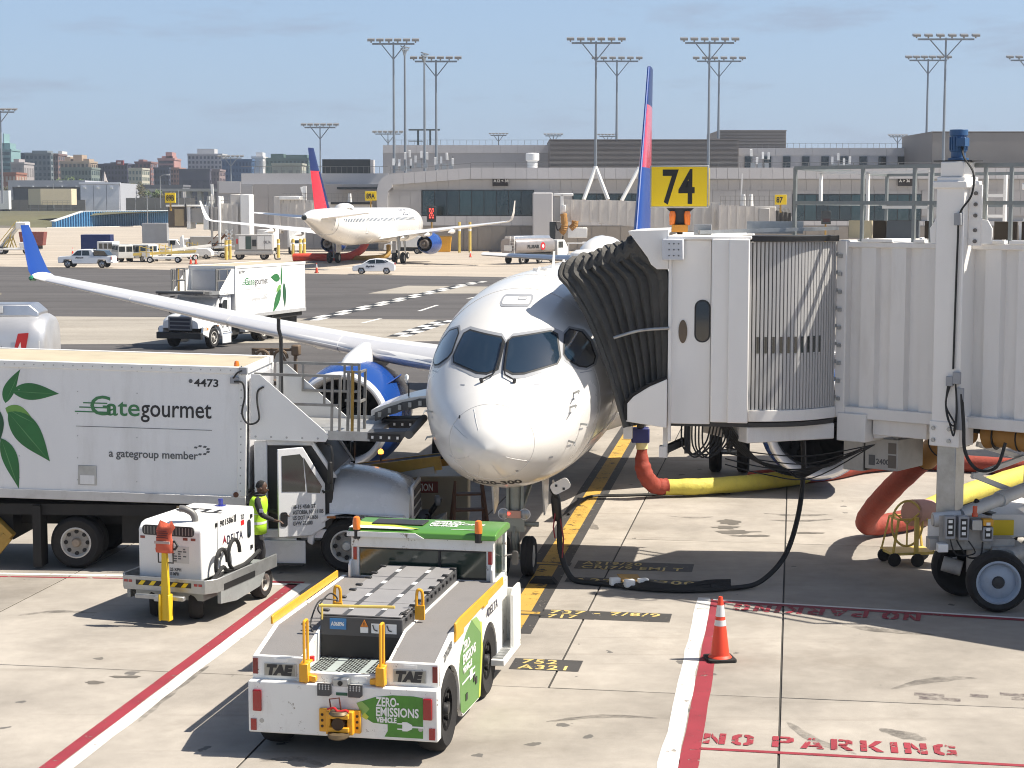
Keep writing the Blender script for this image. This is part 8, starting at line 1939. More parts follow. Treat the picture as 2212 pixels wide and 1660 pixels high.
# ================================================================ BELT LOADER, STEPS
bl_ = thing('belt_loader', 'tan belt loader with raised yellow-edged conveyor reaching under the cargo door', 'belt loader', (-4.2, 35.2, 0), 0)
T_ = bl_.location
a, b = Vector((-6.3, 35.6, .86))-T_, Vector((-1.22, 33.7, 1.74))-T_
d = (b-a).normalized(); sdv = Vector((-d.y, d.x, 0)).normalized()
m = MB(); m.bar(a+Vector((0, 0, .09)), b+Vector((0, 0, .09)), .62, .05); m.ob('conveyor_belt', RUBBER, bl_, smooth=False)
for s in (-1, 1): m = MB(); m.bar(a+sdv*s*.36, b+sdv*s*.36, .06, .26); m.ob('conveyor_side', mat('loader_yellow_brown', (.50, .30, .05), .5, var=.2, dirt=.5, dcol=(.14, .09, .04)), bl_, smooth=False)
m = MB(); m.bar(a.lerp(b, .55)-sdv*.42+Vector((0, 0, -.25)), a.lerp(b, .98)-sdv*.38+Vector((0, 0, -.12)), .10, .14); m.bar(a.lerp(b, .1)+Vector((0, 0, -.5)), a.lerp(b, .75)+Vector((0, 0, -.1)), .12, .16); m.ob('lift_arm', mat('pale_grey_arm', (.45, .44, .42), .5, dirt=.3), bl_)
TAN = mat('tan_body', (.36, .32, .24), .55, var=.1, dirt=.3)
m = MB(); m.b(-2.3, 1.6, -.8, .9, .45, 1.0); m.b(1.5, 3.35, -.65, .9, .40, 1.30); m.b(-1.2, .9, -.9, -.5, .5, 1.2); m.ob('chassis_body', TAN, bl_, bev=.03)
m = MB(); m.b(2.0, 2.75, -.68, -.655, .98, 1.2); o = m.ob('red_sign', mat('dark_red_panel', (.20, .03, .02), .5), bl_, smooth=False)
fit(text('CAUTION', .2, INKW, o, (2.1, -.685, 1.02), FACE_FRONT, .004), .55)
m = MB(); m.tube(cat_rom([(.9, -1.1, 1.25), (1.3, -1.2, .9), (1.8, -1.2, .62), (2.2, -1.0, .8)]), .06, 8); m.ob('grey_hose', GREYP, bl_)
for x in (-1.7, 1.2):
 for y in (-.8, .85): wheel(bl_, (x, y, .32), .32, .22, (0, 1, 0), -1 if y < 0 else 1, .55, STEELW, DARK, 0, 'wheel', 22, .15)
for p in ((1.64, -.75, 1.76), (.9, -1.0, 1.32)):
 m = MB(); m.cyl((p[0], p[1], p[2]-.25), (p[0], p[1], p[2]), .016, n=8); m.ob('beacon_stem', DARK, bl_)
 m = MB(); m.lathe([(.05, 0), (.055, .05), (.03, .09), (0, .1)], p, (0, 0, 1), 12); m.ob('lit_beacon', AMBERLIT, bl_)
st_ = thing('boarding_steps', 'small brown service steps under the fuselage beside the nose gear', 'steps', (-.74, 33.2, 0), 8)
m = MB()
for x in (-.42, .30): m.bar((x, -.5, .08), (x*.7, .35, 1.35), .05, .10); m.bar((x, .55, .08), (x*.7, .35, 1.35), .05, .08)
m.bar((-.42, -.5, .1), (.30, -.5, .1), .07, .09); m.bar((-.42, .55, .1), (.3, .55, .1), .06); m.b(-.42, .30, -.5, .55, .10, .14); m.ob('frame', WOOD, st_)
for k in range(4): MB().b(-.38+k*.03, .28-k*.03, -.42+k*.2, -.22+k*.2, .30+k*.27, .34+k*.27).ob('tread', WOOD, st_, smooth=False)
for x in (-.44, .34): m = MB(); m.lathe([(.03, -.02), (.10, -.02), (.10, .02), (.03, .02)], (x, -.5, .10), (1, 0, 0), 14); m.ob('caster', RUBBER, st_)
cr_ = thing('tow_dolly', 'small grey two-wheeled dolly standing between the truck bonnet and the brown steps', 'dolly', (-1.62, 33.5, 0), -6)
MB().prism([(-.62, .2), (.35, .2), (.35, .75), (.05, .62), (-.5, .5)], 'y', -.3, .3).ob('body', mat('pale_grey_arm', (.45, .44, .42), .5), cr_, bev=.03)
m = MB(); m.tube(cat_rom([(-.9, 0, 1.0), (-.5, 0, .72), (-.1, 0, .62), (.2, 0, .95), (.25, 0, 1.05)]), .05, 8); m.b(.02, .09, -.33, -.29, .3, .8); m.b(-.9, -.4, -.32, -.29, .32, .42); m.ob('black_hose', BLACK, cr_)
m = MB(); m.lathe([(0, -.05), (.1, -.04), (.1, .04), (0, .05)], (.2, 0, 1.0), (1, .4, 0), 14); m.ob('hose_cap', GREYP, cr_)
for x in (.05, .4): m = MB(); m.lathe([(.06, -.04), (.14, -.04), (.14, .04), (.06, .04)], (x, -.34, .14), (0, 1, 0), 18); m.ob('wheel', RUBBER, cr_)
# ================================================================ MID AND FAR VEHICLES
def tanker(name, label, loc, rz, L, h, zb, w, detail):
 """x runs along the tank; end face at x=L"""
 t = thing(name, label, 'fuel truck', loc, rz)
 TK = mat('tank_aluminium', (.60, .60, .61), .32, .6, var=.12, scale=1.5, dirt=.2, dcol=(.3, .28, .26), streak=(.4, 1, 1))
 pr = []
 for i in range(28):
  a = 2*math.pi*i/28; c, s = math.cos(a), math.sin(a); pr.append((w/2*abs(c)**.55*(1 if c > 0 else -1), h/2*abs(s)**.6*(1 if s > 0 else -1)))
 rg = []
 for x, k in ((0, .93), (.12, 1), (L-.45, 1), (L-.18, .97), (L-.05, .90), (L, .82)): rg.append([(x, y*k, zb+h/2+z*k) for y, z in pr])
 m = MB(); m.loft(rg); tk = m.ob('tank', TK, t, ang=50)
 m = MB(); m.loft([[(.2, y*w*.30, zb+h+z) for y, z in ((-1, -.05), (-.9, .26), (.9, .26), (1, -.05))], [(L-.5, y*w*.30, zb+h+z) for y, z in ((-1, -.05), (-.9, .26), (.9, .26), (1, -.05))], [(L-.25, y*w*.28, zb+h+z) for y, z in ((-1, -.08), (-.9, .05), (.9, .05), (1, -.08))]]); m.ob('top_coaming', ALU, tk, bev=.03)
 m = MB(); m.b(.1, L-.2, -w*.42, w*.42, zb-.35, zb+.05); m.ob('chassis', UNDER, t)
 return t, tk
# left foreground tanker, only its end in the frame
tf, tk = tanker('fuel_truck', 'polished fuel tanker at the left edge behind the catering truck roof', (-18.7, 47.6, 0), 3, 6.35, 2.25, 1.45, 2.3, True)
rd_p = (5.0, -1.165)
fit(text('airport', .42, INKK, tk, (3.75, -1.158, 2.62), FACE_FRONT, .016, shear=.12), 1.55)
MB().prism([(5.45, 2.42), (5.66, 3.22), (5.94, 3.24), (5.78, 2.42)], 'y', -1.165, -1.158).ob('red_emblem', mat('emblem_red', (.52, .02, .025), .4), tk, smooth=False)
MB().prism([(5.50, 2.46), (5.72, 3.0), (5.78, 2.46), (5.74, 2.65), (5.64, 2.55)], 'y', -1.170, -1.166).ob('white_figure', INKW, tk, smooth=False)
MB().b(5.98, 6.2, -1.10, -1.08, 2.64, 3.02).ob('warning_label', INKW, tk, smooth=False)
m = MB()
for k, wd in enumerate((.10, .16, .12)): m.b(6.0, 6.0+wd, -1.106, -1.101, 2.95-k*.1, 2.99-k*.1)
m.ob('label_print', RED, tk, smooth=False)
MB().b(4.75, 5.2, -.80, -.78, 3.75, 3.93).ob('roof_label', INKW, tk, smooth=False, rot=None)
m = MB(Matrix.Translation((0, 0, .6))); m.b(3.9, 4.9, -.2, .2, 3.36, 3.42); m.bar((4.3, -.15, 3.4), (4.4, -.15, 3.6), .06); m.bar((4.7, .1, 3.4), (4.65, .1, 3.6), .06); m.b(4.0, 4.95, -.25, .2, 3.58, 3.63); m.b(2.0, 4.8, -.35, .35, 3.345, 3.375); m.ob('roof_walkway', mat('dusty_deck', (.20, .18, .14), .8), tk)
for x in (1.2, 4.6):
 for y in (-.95, .95): wheel(tf, (x, y, .5), .5, .3, (0, 1, 0), -1 if y < 0 else 1, .58, STEELW, DARK, 0, 'wheel', 24, .15)
m = MB(); m.b(-2.2, -.2, -1.1, 1.1, .5, 2.5); m.ob('cab', WHITE, tf, bev=.1)
# far tanker
p = G(1150, 574)
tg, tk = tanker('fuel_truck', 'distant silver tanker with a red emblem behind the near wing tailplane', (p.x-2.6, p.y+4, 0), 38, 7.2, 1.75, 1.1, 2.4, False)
tg.rotation_euler.z = R(52); tk.data.materials[0] = mat('shaded_tank_metal', (.36, .33, .32), .35, .5, var=.15)  # shade on the tank side is put into a darker metal colour
MB().b(-.12, -.06, -.55, .55, 1.5, 2.1).ob('number_plate', INKW, tk, smooth=False)
m = MB()
for y in (-.3, .3): m.bar((-.1, y-.6, .9), (-.1, y-.6, 3.1), .06)
for k in range(6): m.bar((-.1, -.9, 1.0+k*.36), (-.1, -.3, 1.0+k*.36), .05)
m.ob('ladder', INKW, tk)
fit(text('PLUSAIR', .5, INKK, tk, (1.9, -1.215, 1.75), FACE_FRONT, .03), 2.2)
MB().cyl((4.75, -1.21, 1.95), (4.75, -1.19, 1.95), .45, n=18).ob('red_emblem', mat('emblem_red', (.52, .02, .025), .4), tk)
MB().cyl((4.75, -1.235, 1.95), (4.75, -1.22, 1.95), .2, n=14).ob('white_figure', INKW, tk)
for x in (1.2, 4.4, 9.2):
 for y in (-.95, .95): wheel(tg, (x, y, .5), .5, .3, (0, 1, 0), -1 if y < 0 else 1, .58, STEELW, DARK, 0, 'wheel', 18, .15)
m = MB(); m.prism([(7.6, .6), (7.6, 2.6), (9.0, 2.6), (9.7, 1.7), (9.8, .6)], 'y', -1.1, 1.1); m.ob('cab', WHITE, tg, bev=.08)
m = MB(); m.b(7.8, 8.7, -1.115, -1.10, 1.7, 2.4); m.ob('cab_window', GLASSD, tg, smooth=False)
def carshape(t, prof, w, m, glass, gm=GLASSD, tumble=.16):
 """body from a side profile; glass: list of side-window polygons"""
 B = MB(); B.loft([[(x, -w/2+(.03+tumble*max(0, (z-.95)/.6)), z) for x, z in prof], [(x, w/2-(.03+tumble*max(0, (z-.95)/.6)), z) for x, z in prof]]); b = B.ob('body', m, t, bev=.06, seg=2, ang=45)
 for g in glass:
  for s in (-1, 1):
   q = MB(); q.add([(x, s*(w/2-(.03+tumble*max(0, (z-.95)/.6))+.006), z) for x, z in g], [tuple(range(len(g)))]); q.ob('side_window', gm, b, smooth=False)
 return b
# hatchback
p0, p1 = G(781, 593), G(832, 594)
hb = thing('hatchback_car', 'small white hatchback with a dark flank logo driving past the far airliner', 'car', ((p0.x+p1.x)/2, p0.y+.9, 0), 0)
hprof = [(-2.02, .30), (-2.05, .62), (-1.92, .80), (-1.15, .98), (-.45, 1.40), (.2, 1.49), (1.1, 1.43), (1.62, 1.18), (1.95, 1.0), (2.0, .55), (1.95, .30), (1.55, .28), (1.35, .60), (1.0, .60), (.85, .26), (-.85, .26), (-1.0, .60), (-1.40, .60), (-1.55, .28)]
SILW = mat('car_white', (.72, .73, .75), .22, var=.03, coat=.5)
b = carshape(hb, hprof, 1.72, SILW, [[(-.95, 1.0), (-.40, 1.33), (.12, 1.40), (.14, 1.02)], [(.20, 1.02), (.20, 1.40), (.85, 1.36), (1.2, 1.10)], [(1.28, 1.12), (1.0, 1.34), (1.35, 1.24)]])
q = MB(); q.add([(-1.08, -.66, 1.01), (-.5, -.6, 1.37), (-.5, .6, 1.37), (-1.08, .66, 1.01)], [(0, 1, 2, 3)]); q.ob('windscreen', GLASSD, b, smooth=False); q = MB(); q.add([(1.68, -.6, 1.17), (1.25, -.56, 1.385), (1.25, .56, 1.385), (1.68, .6, 1.17)], [(0, 1, 2, 3)]); q.ob('rear_window', GLASSD, b, smooth=False)
fit(text('jetBlue', .22, INKNAVY, b, (-.75, -.845, .68), FACE_FRONT, .012, shear=.2), .8) if False else fit(text('SkyHub', .2, INKNAVY, b, (-.78, -.845, .68), FACE_FRONT, .014, shear=.25), .85)
for s in (-1, 1): MB().b(1.90, 2.0, s*.62-.12, s*.62+.12, .85, 1.05).ob('tail_lamp', REDL, b, bev=.02); MB().b(-2.02, -1.8, s*.62-.13, s*.62+.13, .62, .78).ob('headlamp', mat('clear_lamp', (.55, .5, .45), .1), b, bev=.03)
for x in (-1.2, 1.18):
 for s in (-1, 1): wheel(hb, (x, s*.74, .31), .31, .2, (0, 1, 0), s, .68, ALU, DARK, 5, 'wheel', 22, .12)
# pickup
p0, p1 = G(140, 579), G(200, 581)
pk = thing('pickup_truck', 'white crew-cab pickup with an open tailgate bed and dark rear glass, far left', 'pickup', ((p0.x+p1.x)/2+.4, p0.y+.9, 0), -5)
pprof = [(-2.85, .50), (-2.9, 1.0), (-2.75, 1.18), (-1.55, 1.25), (-.85, 1.85), (-.5, 1.93), (.55, 1.93), (.80, 1.85), (.95, 1.25), (2.85, 1.25), (2.88, .62), (2.75, .50), (2.35, .50), (2.2, .85), (1.45, .85), (1.3, .42), (-1.3, .42), (-1.45, .85), (-2.2, .85), (-2.35, .5)]
b = carshape(pk, pprof, 1.98, SILW, [[(-1.35, 1.28), (-.80, 1.76), (-.35, 1.80), (-.35, 1.28)], [(-.27, 1.28), (-.27, 1.80), (.42, 1.80), (.55, 1.28)]], tumble=.12)
q = MB(); q.add([(-1.5, -.75, 1.29), (-.88, -.68, 1.81), (-.88, .68, 1.81), (-1.5, .75, 1.29)], [(0, 1, 2, 3)]); q.ob('windscreen', GLASSD, b, smooth=False)
q = MB(); q.prism([(.97, 1.26), (.98, 1.86), (2.1, 1.80), (2.5, 1.26)], 'y', -.92, .92); q.ob('bed_canopy', GLASSD, pk, bev=.05)
MB().b(2.86, 2.90, -.86, .86, .78, 1.22).ob('tailgate', SILW, pk, bev=.02); MB().b(2.86, 3.05, -.95, .95, .48, .64).ob('rear_bumper', CHROME, pk, bev=.03)
for s in (-1, 1): MB().b(2.82, 2.895, s*.90-.07, s*.90+.07, .85, 1.2).ob('tail_lamp', REDL, pk, smooth=False)
fit(text('Airport', .24, INKNAVY, b, (-1.0, -.975, .98), FACE_FRONT, .012, shear=.2), .9)
for x in (-1.82, 1.83):
 for s in (-1, 1): wheel(pk, (x, s*.84, .40), .40, .26, (0, 1, 0), s, .62, ALU, DARK, 6, 'wheel', 22, .15)
MB().cyl((.9, -.4, 1.9), (.9, -.4, 2.05), .12, n=10).ob('roof_beacon', BLACK, pk)
# blue covered baggage cart and white enclosed cart
def boxcart(label, u, v, Y, L, H_, z0, m, rz=0, logo=False, panel=None, name='baggage_cart', w=2.0, wn=False):
 x = xat(u, Y); t = thing(name, label, 'cart', (x, Y, 0), rz)
 b = MB().b(-L/2, L/2, 0, w, z0, z0+H_).ob('box_body', m, t, bev=.05)
 MB().b(-L/2+.1, L/2-.1, .1, w-.1, z0-.22, z0).ob('underframe', UNDER, t, smooth=False)
 for xx in (-L*.36, L*.36):
  for y in (.15, w-.15): wheel(t, (xx, y, .27), .27, .18, (0, 1, 0), -1 if y < 1 else 1, .55, STEELW, DARK, 0, 'wheel', 16, .12)
 if logo:
  m2 = MB()
  for k in range(4): m2.bar((L*.18+k*.18, -.012, z0+H_*.30+k*.10), (L*.36+k*.06, -.012, z0+H_*.62-k*.06), .05, .09)
  m2.ob('white_emblem', INKW, b, smooth=False)
 if wn:
  for k in range(3): MB().b(-L/2+.25+k*L*.3, -L/2+.25+k*L*.3+L*.24, -.012, .0, z0+H_*.52, z0+H_*.88).ob('window', GLASSD, b, smooth=False)
 return t
kY = 205/FPX
boxcart('dark blue box trailer with a white emblem behind the white carts', 340*0+204.5, 0, 226, 64*226/FPX, 2.25, .55, DNAVY, 0, True, name='box_trailer')
boxcart('white two-door enclosed cart right in front of the blue box trailer', 224, 0, 210, 36*210/FPX, 1.75, .5, WHITE, -12, wn=True)
def van(label, u, Y, col, rz, glassy=True, letters=None, blue=False):
 x = xat(u, Y); t = thing('van', label, 'van', (x, Y, 0), rz, 'parked airline vans')
 prof = [(-2.3, .45), (-2.32, 1.1), (-2.0, 1.9), (-1.8, 2.0), (2.2, 2.0), (2.3, 1.8), (2.3, .45), (1.9, .45), (1.7, .8), (1.1, .8), (.95, .4), (-.95, .4), (-1.1, .8), (-1.7, .8), (-1.9, .45)]
 b = carshape(t, prof, 1.9, col, [[(-1.95, 1.15), (-1.75, 1.78), (-1.0, 1.82), (-1.0, 1.15)], [(-.9, 1.15), (-.9, 1.82), (.4, 1.82), (.4, 1.15)], [(.5, 1.15), (.5, 1.82), (2.0, 1.82), (2.0, 1.15)]], tumble=.06)
 gm = mat('pale_blue_glass', (.20, .42, .60), .12, coat=.4) if blue else GLASSD
 q = MB(); q.add([(-2.325, -.8, 1.15), (-2.03, -.76, 1.84), (-2.03, .76, 1.84), (-2.325, .8, 1.15)], [(0, 1, 2, 3)]); q.ob('windscreen', gm, b, smooth=False)
 for s in (-1, 1): q = MB(); q.b(2.305, 2.312, s*.42-.34, s*.42+.34, 1.2, 1.8); q.ob('rear_window', gm, b, smooth=False)
 if letters: fit(text(letters, .3, INKNAVY, b, (-1.6, -.955, .78), FACE_FRONT, .01), 2.0)
 for xx in (-1.4, 1.4):
  for s in (-1, 1): wheel(t, (xx, s*.82, .33), .33, .2, (0, 1, 0), s, .6, STEELW, DARK, 0, 'wheel', 18, .12)
DUL = mat('dull_white_van', (.55, .55, .53), .4, var=.08, dirt=.3)
van('dull white van seen from behind, left of the lettered van', 262, 207, DUL, -68)
van('white van lettered DELTA on its flank, middle of the three', 291, 207, DUL, -20, letters='DELTA')
van('white van with pale blue windows, right of the lettered van', 320, 209, WHITE, -75, blue=True)
# belt loaders, tug, lifts beyond
def far_loader(label, u, Y, rz, col, up=.6):
 x = xat(u, Y); t = thing('belt_loader', label, 'belt loader', (x, Y, 0), rz, 'parked belt loaders')
 m = MB(); m.bar((-3.4, 0, .85), (3.6, 0, .85+up), .8, .12); m.ob('conveyor', mat('cream_conveyor', (.60, .55, .40), .5), t)
 for s in (-1, 1): m = MB(); m.bar((-3.4, s*.45, .95), (3.6, s*.45, .95+up), .08, .25); m.ob('conveyor_side', col, t)
 m = MB(); m.b(-2.2, 2.0, -.8, .8, .4, .75); m.b(-2.4, -1.5, -.8, -.1, .75, 1.3); m.ob('chassis', WHITE, t, bev=.04)
 m = MB()
 for xx in (-2.6, -1.9, -1.2): m.bar((xx, -.85, .7), (xx, -.85, 1.9), .08)
 m.bar((-2.6, -.85, 1.9), (-1.2, -.85, 1.5), .08); m.bar((-2.6, -.85, 1.3), (-1.2, -.85, 1.2), .08); m.ob('handrail', YELP, t)
 for xx in (-1.5, 1.6):
  for s in (-1, 1): wheel(t, (xx, s*.75, .36), .36, .24, (0, 1, 0), s, .55, INKW, DARK, 0, 'wheel', 18, .12)
far_loader('pale yellow belt loader parked in front of the vans', 352, 203, 6, YELP, .35)
far_loader('cream belt loader behind the pair of red cones', 388, 212, 20, WHITE, .8)
far_loader('white belt loader lowered beside the far tug', 450, 224, -8, WHITE, .5)
t = thing('baggage_tug', 'low white baggage tug parked left of the far power cart', 'baggage tug', (xat(462, 220), 220, 0), 180)
m = MB(); m.prism([(-1.7, .35), (-1.7, .85), (-.6, .85), (-.5, .6), (.2, .6), (.35, .95), (1.7, .90), (1.75, .35)], 'y', -.75, .75); m.ob('body', WHITE, t, bev=.05)
m = MB(); m.bar((-1.5, -.7, .85), (-1.4, -.7, 1.8), .07); m.bar((.3, -.7, .9), (.1, -.7, 1.8), .07); m.bar((-1.5, .7, .85), (-1.4, .7, 1.8), .07); m.bar((.3, .7, .9), (.1, .7, 1.8), .07); m.b(-1.5, .2, -.75, .75, 1.78, 1.86); m.ob('canopy', DARK, t)
m = MB(); m.b(-.9, -.5, -.3, .3, .6, 1.2); m.ob('seat', BLACK, t)
for xx in (-1.1, 1.2):
 for s in (-1, 1): wheel(t, (xx, s*.66, .36), .36, .24, (0, 1, 0), s, .5, STEELW, DARK, 0, 'wheel', 18, .12)
t = thing('aircraft_tug', 'round-nosed white towbarless tug with a raised white flap behind the two cones', 'aircraft tug', (xat(428, 217), 217, 0), 0)
m = MB(); m.prism([(-1.6, .3), (-1.7, .7), (-1.2, 1.35), (1.2, 1.35), (1.7, .9), (1.7, .3)], 'y', -.9, .9); m.ob('body', WHITE, t, bev=.12)
m = MB(); m.prism([(-2.4, .5), (-2.2, 2.6), (-1.9, 2.9), (-1.7, .6)], 'y', -.3, .3); m.ob('raised_flap', WHITE, t, bev=.04)
for xx in (-1.0, 1.0):
 for s in (-1, 1): wheel(t, (xx, s*.8, .3), .3, .24, (0, 1, 0), s, .5, STEELW, DARK, 0, 'wheel', 16, .12)
# distant ground power trailer
p = G(540, 562); t = thing('ground_power_unit', 'distant long grey and white power trailer lettered DELTA left of the far airliner', 'power cart', (xat(550, 215), 214, 0), 0)
k = 214/FPX
MB().b(-42*k, 40*k, 0, 1.9, .95, 1.05).ob('deck', GREYM, t, smooth=False); MB().b(-43*k, 42*k, -.02, 1.92, .62, .95).ob('underframe', mat('dull_light_grey', (.46, .45, .43), .5), t, bev=.03)
b = MB().b(-41*k, 39*k, .05, 1.8, 1.06, 3.0).ob('housing', mat('dull_light_grey', (.46, .45, .43), .5), t, bev=.05)
for x0, x1, mm in ((-33, -19, INKW), (-18, -6, mat('dark_green_panel', (.06, .10, .085), .5)), (7, 22, INKW), (23, 38, INKW)): MB().b(x0*k, x1*k, .02, .049, 1.25, 2.8).ob('side_panel', mm, b, smooth=False)
MB().b(-38*k, -35*k, .02, .049, 1.9, 2.5).ob('red_panel', RED, b, smooth=False); MB().b(-4*k, 5*k, .02, .049, 1.6, 2.4).ob('control_panel', DARK, b, smooth=False)
fit(text('DELTA', .45, INKNAVY, b, (21*k, .012, 1.95), FACE_FRONT, .01), 15*k)
for xx in (-33*k, 20*k):
 for y in (.2, 1.7): wheel(t, (xx, y, .45), .45, .28, (0, 1, 0), -1 if y < 1 else 1, .5, STEELW, DARK, 0, 'wheel', 20, .12)
m = MB(); m.tube(cat_rom([(40*k, .5, .9), (43*k, .4, .5), (45*k, .2, .1), (52*k, .1, .08), (57*k, 0, .1)]), .08, 6); m.ob('power_lead', CABLE, t)
# far red hose by the far airliner
t = thing('air_hose', 'fat red hose lying beside the main wheels of the far airliner', 'hose', (xat(690, 208), 208, 0))
m = MB(); m.tube(cat_rom([(-3.1, 0, .45), (-1.5, -.2, .5), (1.2, -.2, .5), (3.2, .6, .55), (4.5, 2.5, 1.2), (5.0, 4, 2.0)]), .45, 12); m.ob('hose_length', mat('bright_red_hose', (.62, .06, .03), .6, var=.15), t)
m = MB(); m.tube(cat_rom([(1.0, .8, .35), (3.0, 1.0, .35), (5.5, 1.4, .35), (7.6, 2.4, .6), (7.8, 3, 1.8)]), .30, 10); m.ob('brown_length', YELD, t)
# stair truck at far left edge
t = thing('stair_truck', 'white aircraft stairs on a yellow braced truck at the far left edge', 'stair truck', (xat(30, 238), 238, 0), 180)
k = 238/FPX
m = MB(); m.prism([(-46*k, .55), (48*k, .55), (48*k, .85), (-46*k, .85)], 'y', -1, 1); m.prism([(-42*k, .85), (-15*k, .85), (-12*k, 1.6), (-36*k, 1.7)], 'y', -1, 1); m.ob('chassis', WHITE, t, bev=.08)
m = MB(); m.bar((30*k, 0, .9), (-8*k, 0, 3.6), 1.5, .22); m.ob('stair_flight', mat('stair_pale_grey', (.5, .5, .48), .5), t)
m = MB()
for s in (-1, 1): m.bar((30*k, s*.8, 1.6), (-8*k, s*.8, 4.4), .08); m.bar((0, s*.7, .9), (8*k, s*.7, 2.4), .12); m.bar((14*k, s*.7, .9), (4*k, s*.7, 2.8), .12); m.bar((22*k, s*.7, .9), (12*k, s*.7, 2.0), .12)
m.ob('brace', YELP, t)
MB().b(-30*k, -6*k, -1, 1, 3.3, 4.3).ob('top_platform', WHITE, t, bev=.15)
for xx in (-28*k, 26*k):
 for s in (-1, 1): wheel(t, (xx, s*.85, .5), .5, .3, (0, 1, 0), s, .5, INKW, DARK, 0, 'wheel', 18, .12)
t = thing('waste_bin', 'dull red bin trolley just right of the stair truck', 'bin', (xat(66, 262), 262, 0))
MB().prism([(-1.6, .6), (1.6, .6), (1.9, 2.6), (-1.9, 2.6)], 'y', 0, 1.8).ob('bin_body', mat('dull_dark_red', (.22, .06, .05), .6), t, bev=.05); MB().b(-1.2, 1.2, .2, 1.6, .1, .59).ob('frame', UNDER, t)
# equipment frame behind the near truck roof
t = thing('equipment_dolly', 'rusty brown frame dolly with yoke holders behind the near truck roof', 'dolly', (xat(600, 62), 62, 0), -4)
k = 62/FPX; RUST = mat('rusty_frame', (.17, .12, .08), .65, .3, var=.3, dirt=.4)
m = MB(); zt_ = zat(753, 62)
m.b(-62*k, 34*k, 0, .12, zt_-.1, zt_);
for x in (-62, -22, 30): m.b(x*k, x*k+.12, 0, .12, .3, zt_)
m.b(-64*k, 40*k, 0, 1.2, .30, .42); m.ob('frame', RUST, t, bev=.02)
for x in (-38, 2): m = MB(); m.tube([(x*k+.24*math.cos(R(a)), -.05, zt_-.35+.28*math.sin(R(a))) for a in range(0, 181, 20)], .055, 8); m.tube([(x*k, -.05, zt_-.1), (x*k+.3, -.05, zt_-.7)], .05, 6); m.ob('yoke', RUST, t)
m = MB(); m.b(26*k, 44*k, -.1, .3, zt_-.25, zt_+.12); m.ob('end_head', RUST, t, bev=.05); MB().b(-12*k, 0, -.06, -.01, zt_-.5, zt_-.1).ob('round_plate', GREYM, t, smooth=False)
for x in (-55, 30): wheel(t, (x*k, .3, .28), .28, .2, (0, 1, 0), -1, .55, STEELW, DARK, 0, 'wheel', 16, .12)
# ================================================================ FAR PASSENGER BRIDGES
RIBM = mat('far_bridge_ribbed', (.60, .57, .53), .5, var=.06, scale=.5, dirt=.2, streak=(1, 1, .3)); RIBD = mat('far_bridge_grey_panel', (.38, .37, .36), .5, var=.08)  # plain cream for tunnels, darker grey for some heads, curtains and columns
def far_bridge(label, pts, Y, secs, parts, group='passenger bridges at the far gates'):
 """secs: list of (u0, v0top, v0bot, u1, v1top, v1bot) tunnel lengths in a row"""
 x0 = xat(pts[0], Y); t = thing('jet_bridge', label, 'jet bridge', (x0, Y, 0), 0, group)
 k = Y/FPX
 def X(u): return xat(u, Y)-x0
 def Z(v): return zat(v, Y)
 for i, (u0, a0, b0, u1, a1, b1) in enumerate(secs):
  d = .12*i; m = MB(); m.add([(X(u0), -d, Z(b0)), (X(u1), -d, Z(b1)), (X(u1), -d, Z(a1)), (X(u0), -d, Z(a0)), (X(u0), 3+d, Z(b0)), (X(u1), 3+d, Z(b1)), (X(u1), 3+d, Z(a1)), (X(u0), 3+d, Z(a0))], [(0, 1, 2, 3), (7, 6, 5, 4), (3, 2, 6, 7), (0, 4, 5, 1), (1, 5, 6, 2), (0, 3, 7, 4)]); tn = m.ob('tunnel', RIBM, t, smooth=False)
  n = max(3, int(abs(X(u1)-X(u0))/1.1)); rb = MB()
  for j in range(n+1):
   f = j/n; x = X(u0)+(X(u1)-X(u0))*f; rb.b(x-.14, x+.14, -d-.10, -d+.02, Z(b0+(b1-b0)*f)+.1, Z(a0+(a1-a0)*f)-.1)
  rb.ob('ribs', RIBM, tn, smooth=False)
 for nm, u0, u1, vt, vb, y0, y1, mm in parts: MB().b(X(u0), X(u1), y0, y1, max(0, Z(vb)), Z(vt)).ob(nm, mm, t, bev=.06, seg=1)
 return t, X, Z
# gate 88 bridge in the middle
t, X, Z = far_bridge('ribbed white bridge running right from the terminal windows to the near airliner fin', [1195], 232, [(1215, 431, 479, 1297, 433, 481), (1297, 432, 484, 1395, 436, 492), (1395, 434, 492, 1560, 438, 505)],
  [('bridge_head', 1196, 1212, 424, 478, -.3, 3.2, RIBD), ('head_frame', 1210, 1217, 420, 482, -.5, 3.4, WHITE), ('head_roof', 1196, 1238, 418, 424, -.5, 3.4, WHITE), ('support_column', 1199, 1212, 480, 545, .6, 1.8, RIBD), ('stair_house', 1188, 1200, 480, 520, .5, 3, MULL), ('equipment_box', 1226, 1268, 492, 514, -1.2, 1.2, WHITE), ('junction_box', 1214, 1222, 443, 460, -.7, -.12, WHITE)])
m = MB()
pp = cat_rom([(X(1217), -.9, Z(462)), (X(1219), -1.0, Z(485)), (X(1217), -1, Z(497)), (X(1212), -.9, Z(503))], 6); m.tube(pp, [.42+.06*(i % 2) for i in range(len(pp))], 10); pp = cat_rom([(X(1232), -.9, Z(495)), (X(1240), -.9, Z(488)), (X(1242), -.9, Z(477))], 6); m.tube(pp, [.42+.06*(i % 2) for i in range(len(pp))], 10); m.ob('air_duct', HOSEO, t)
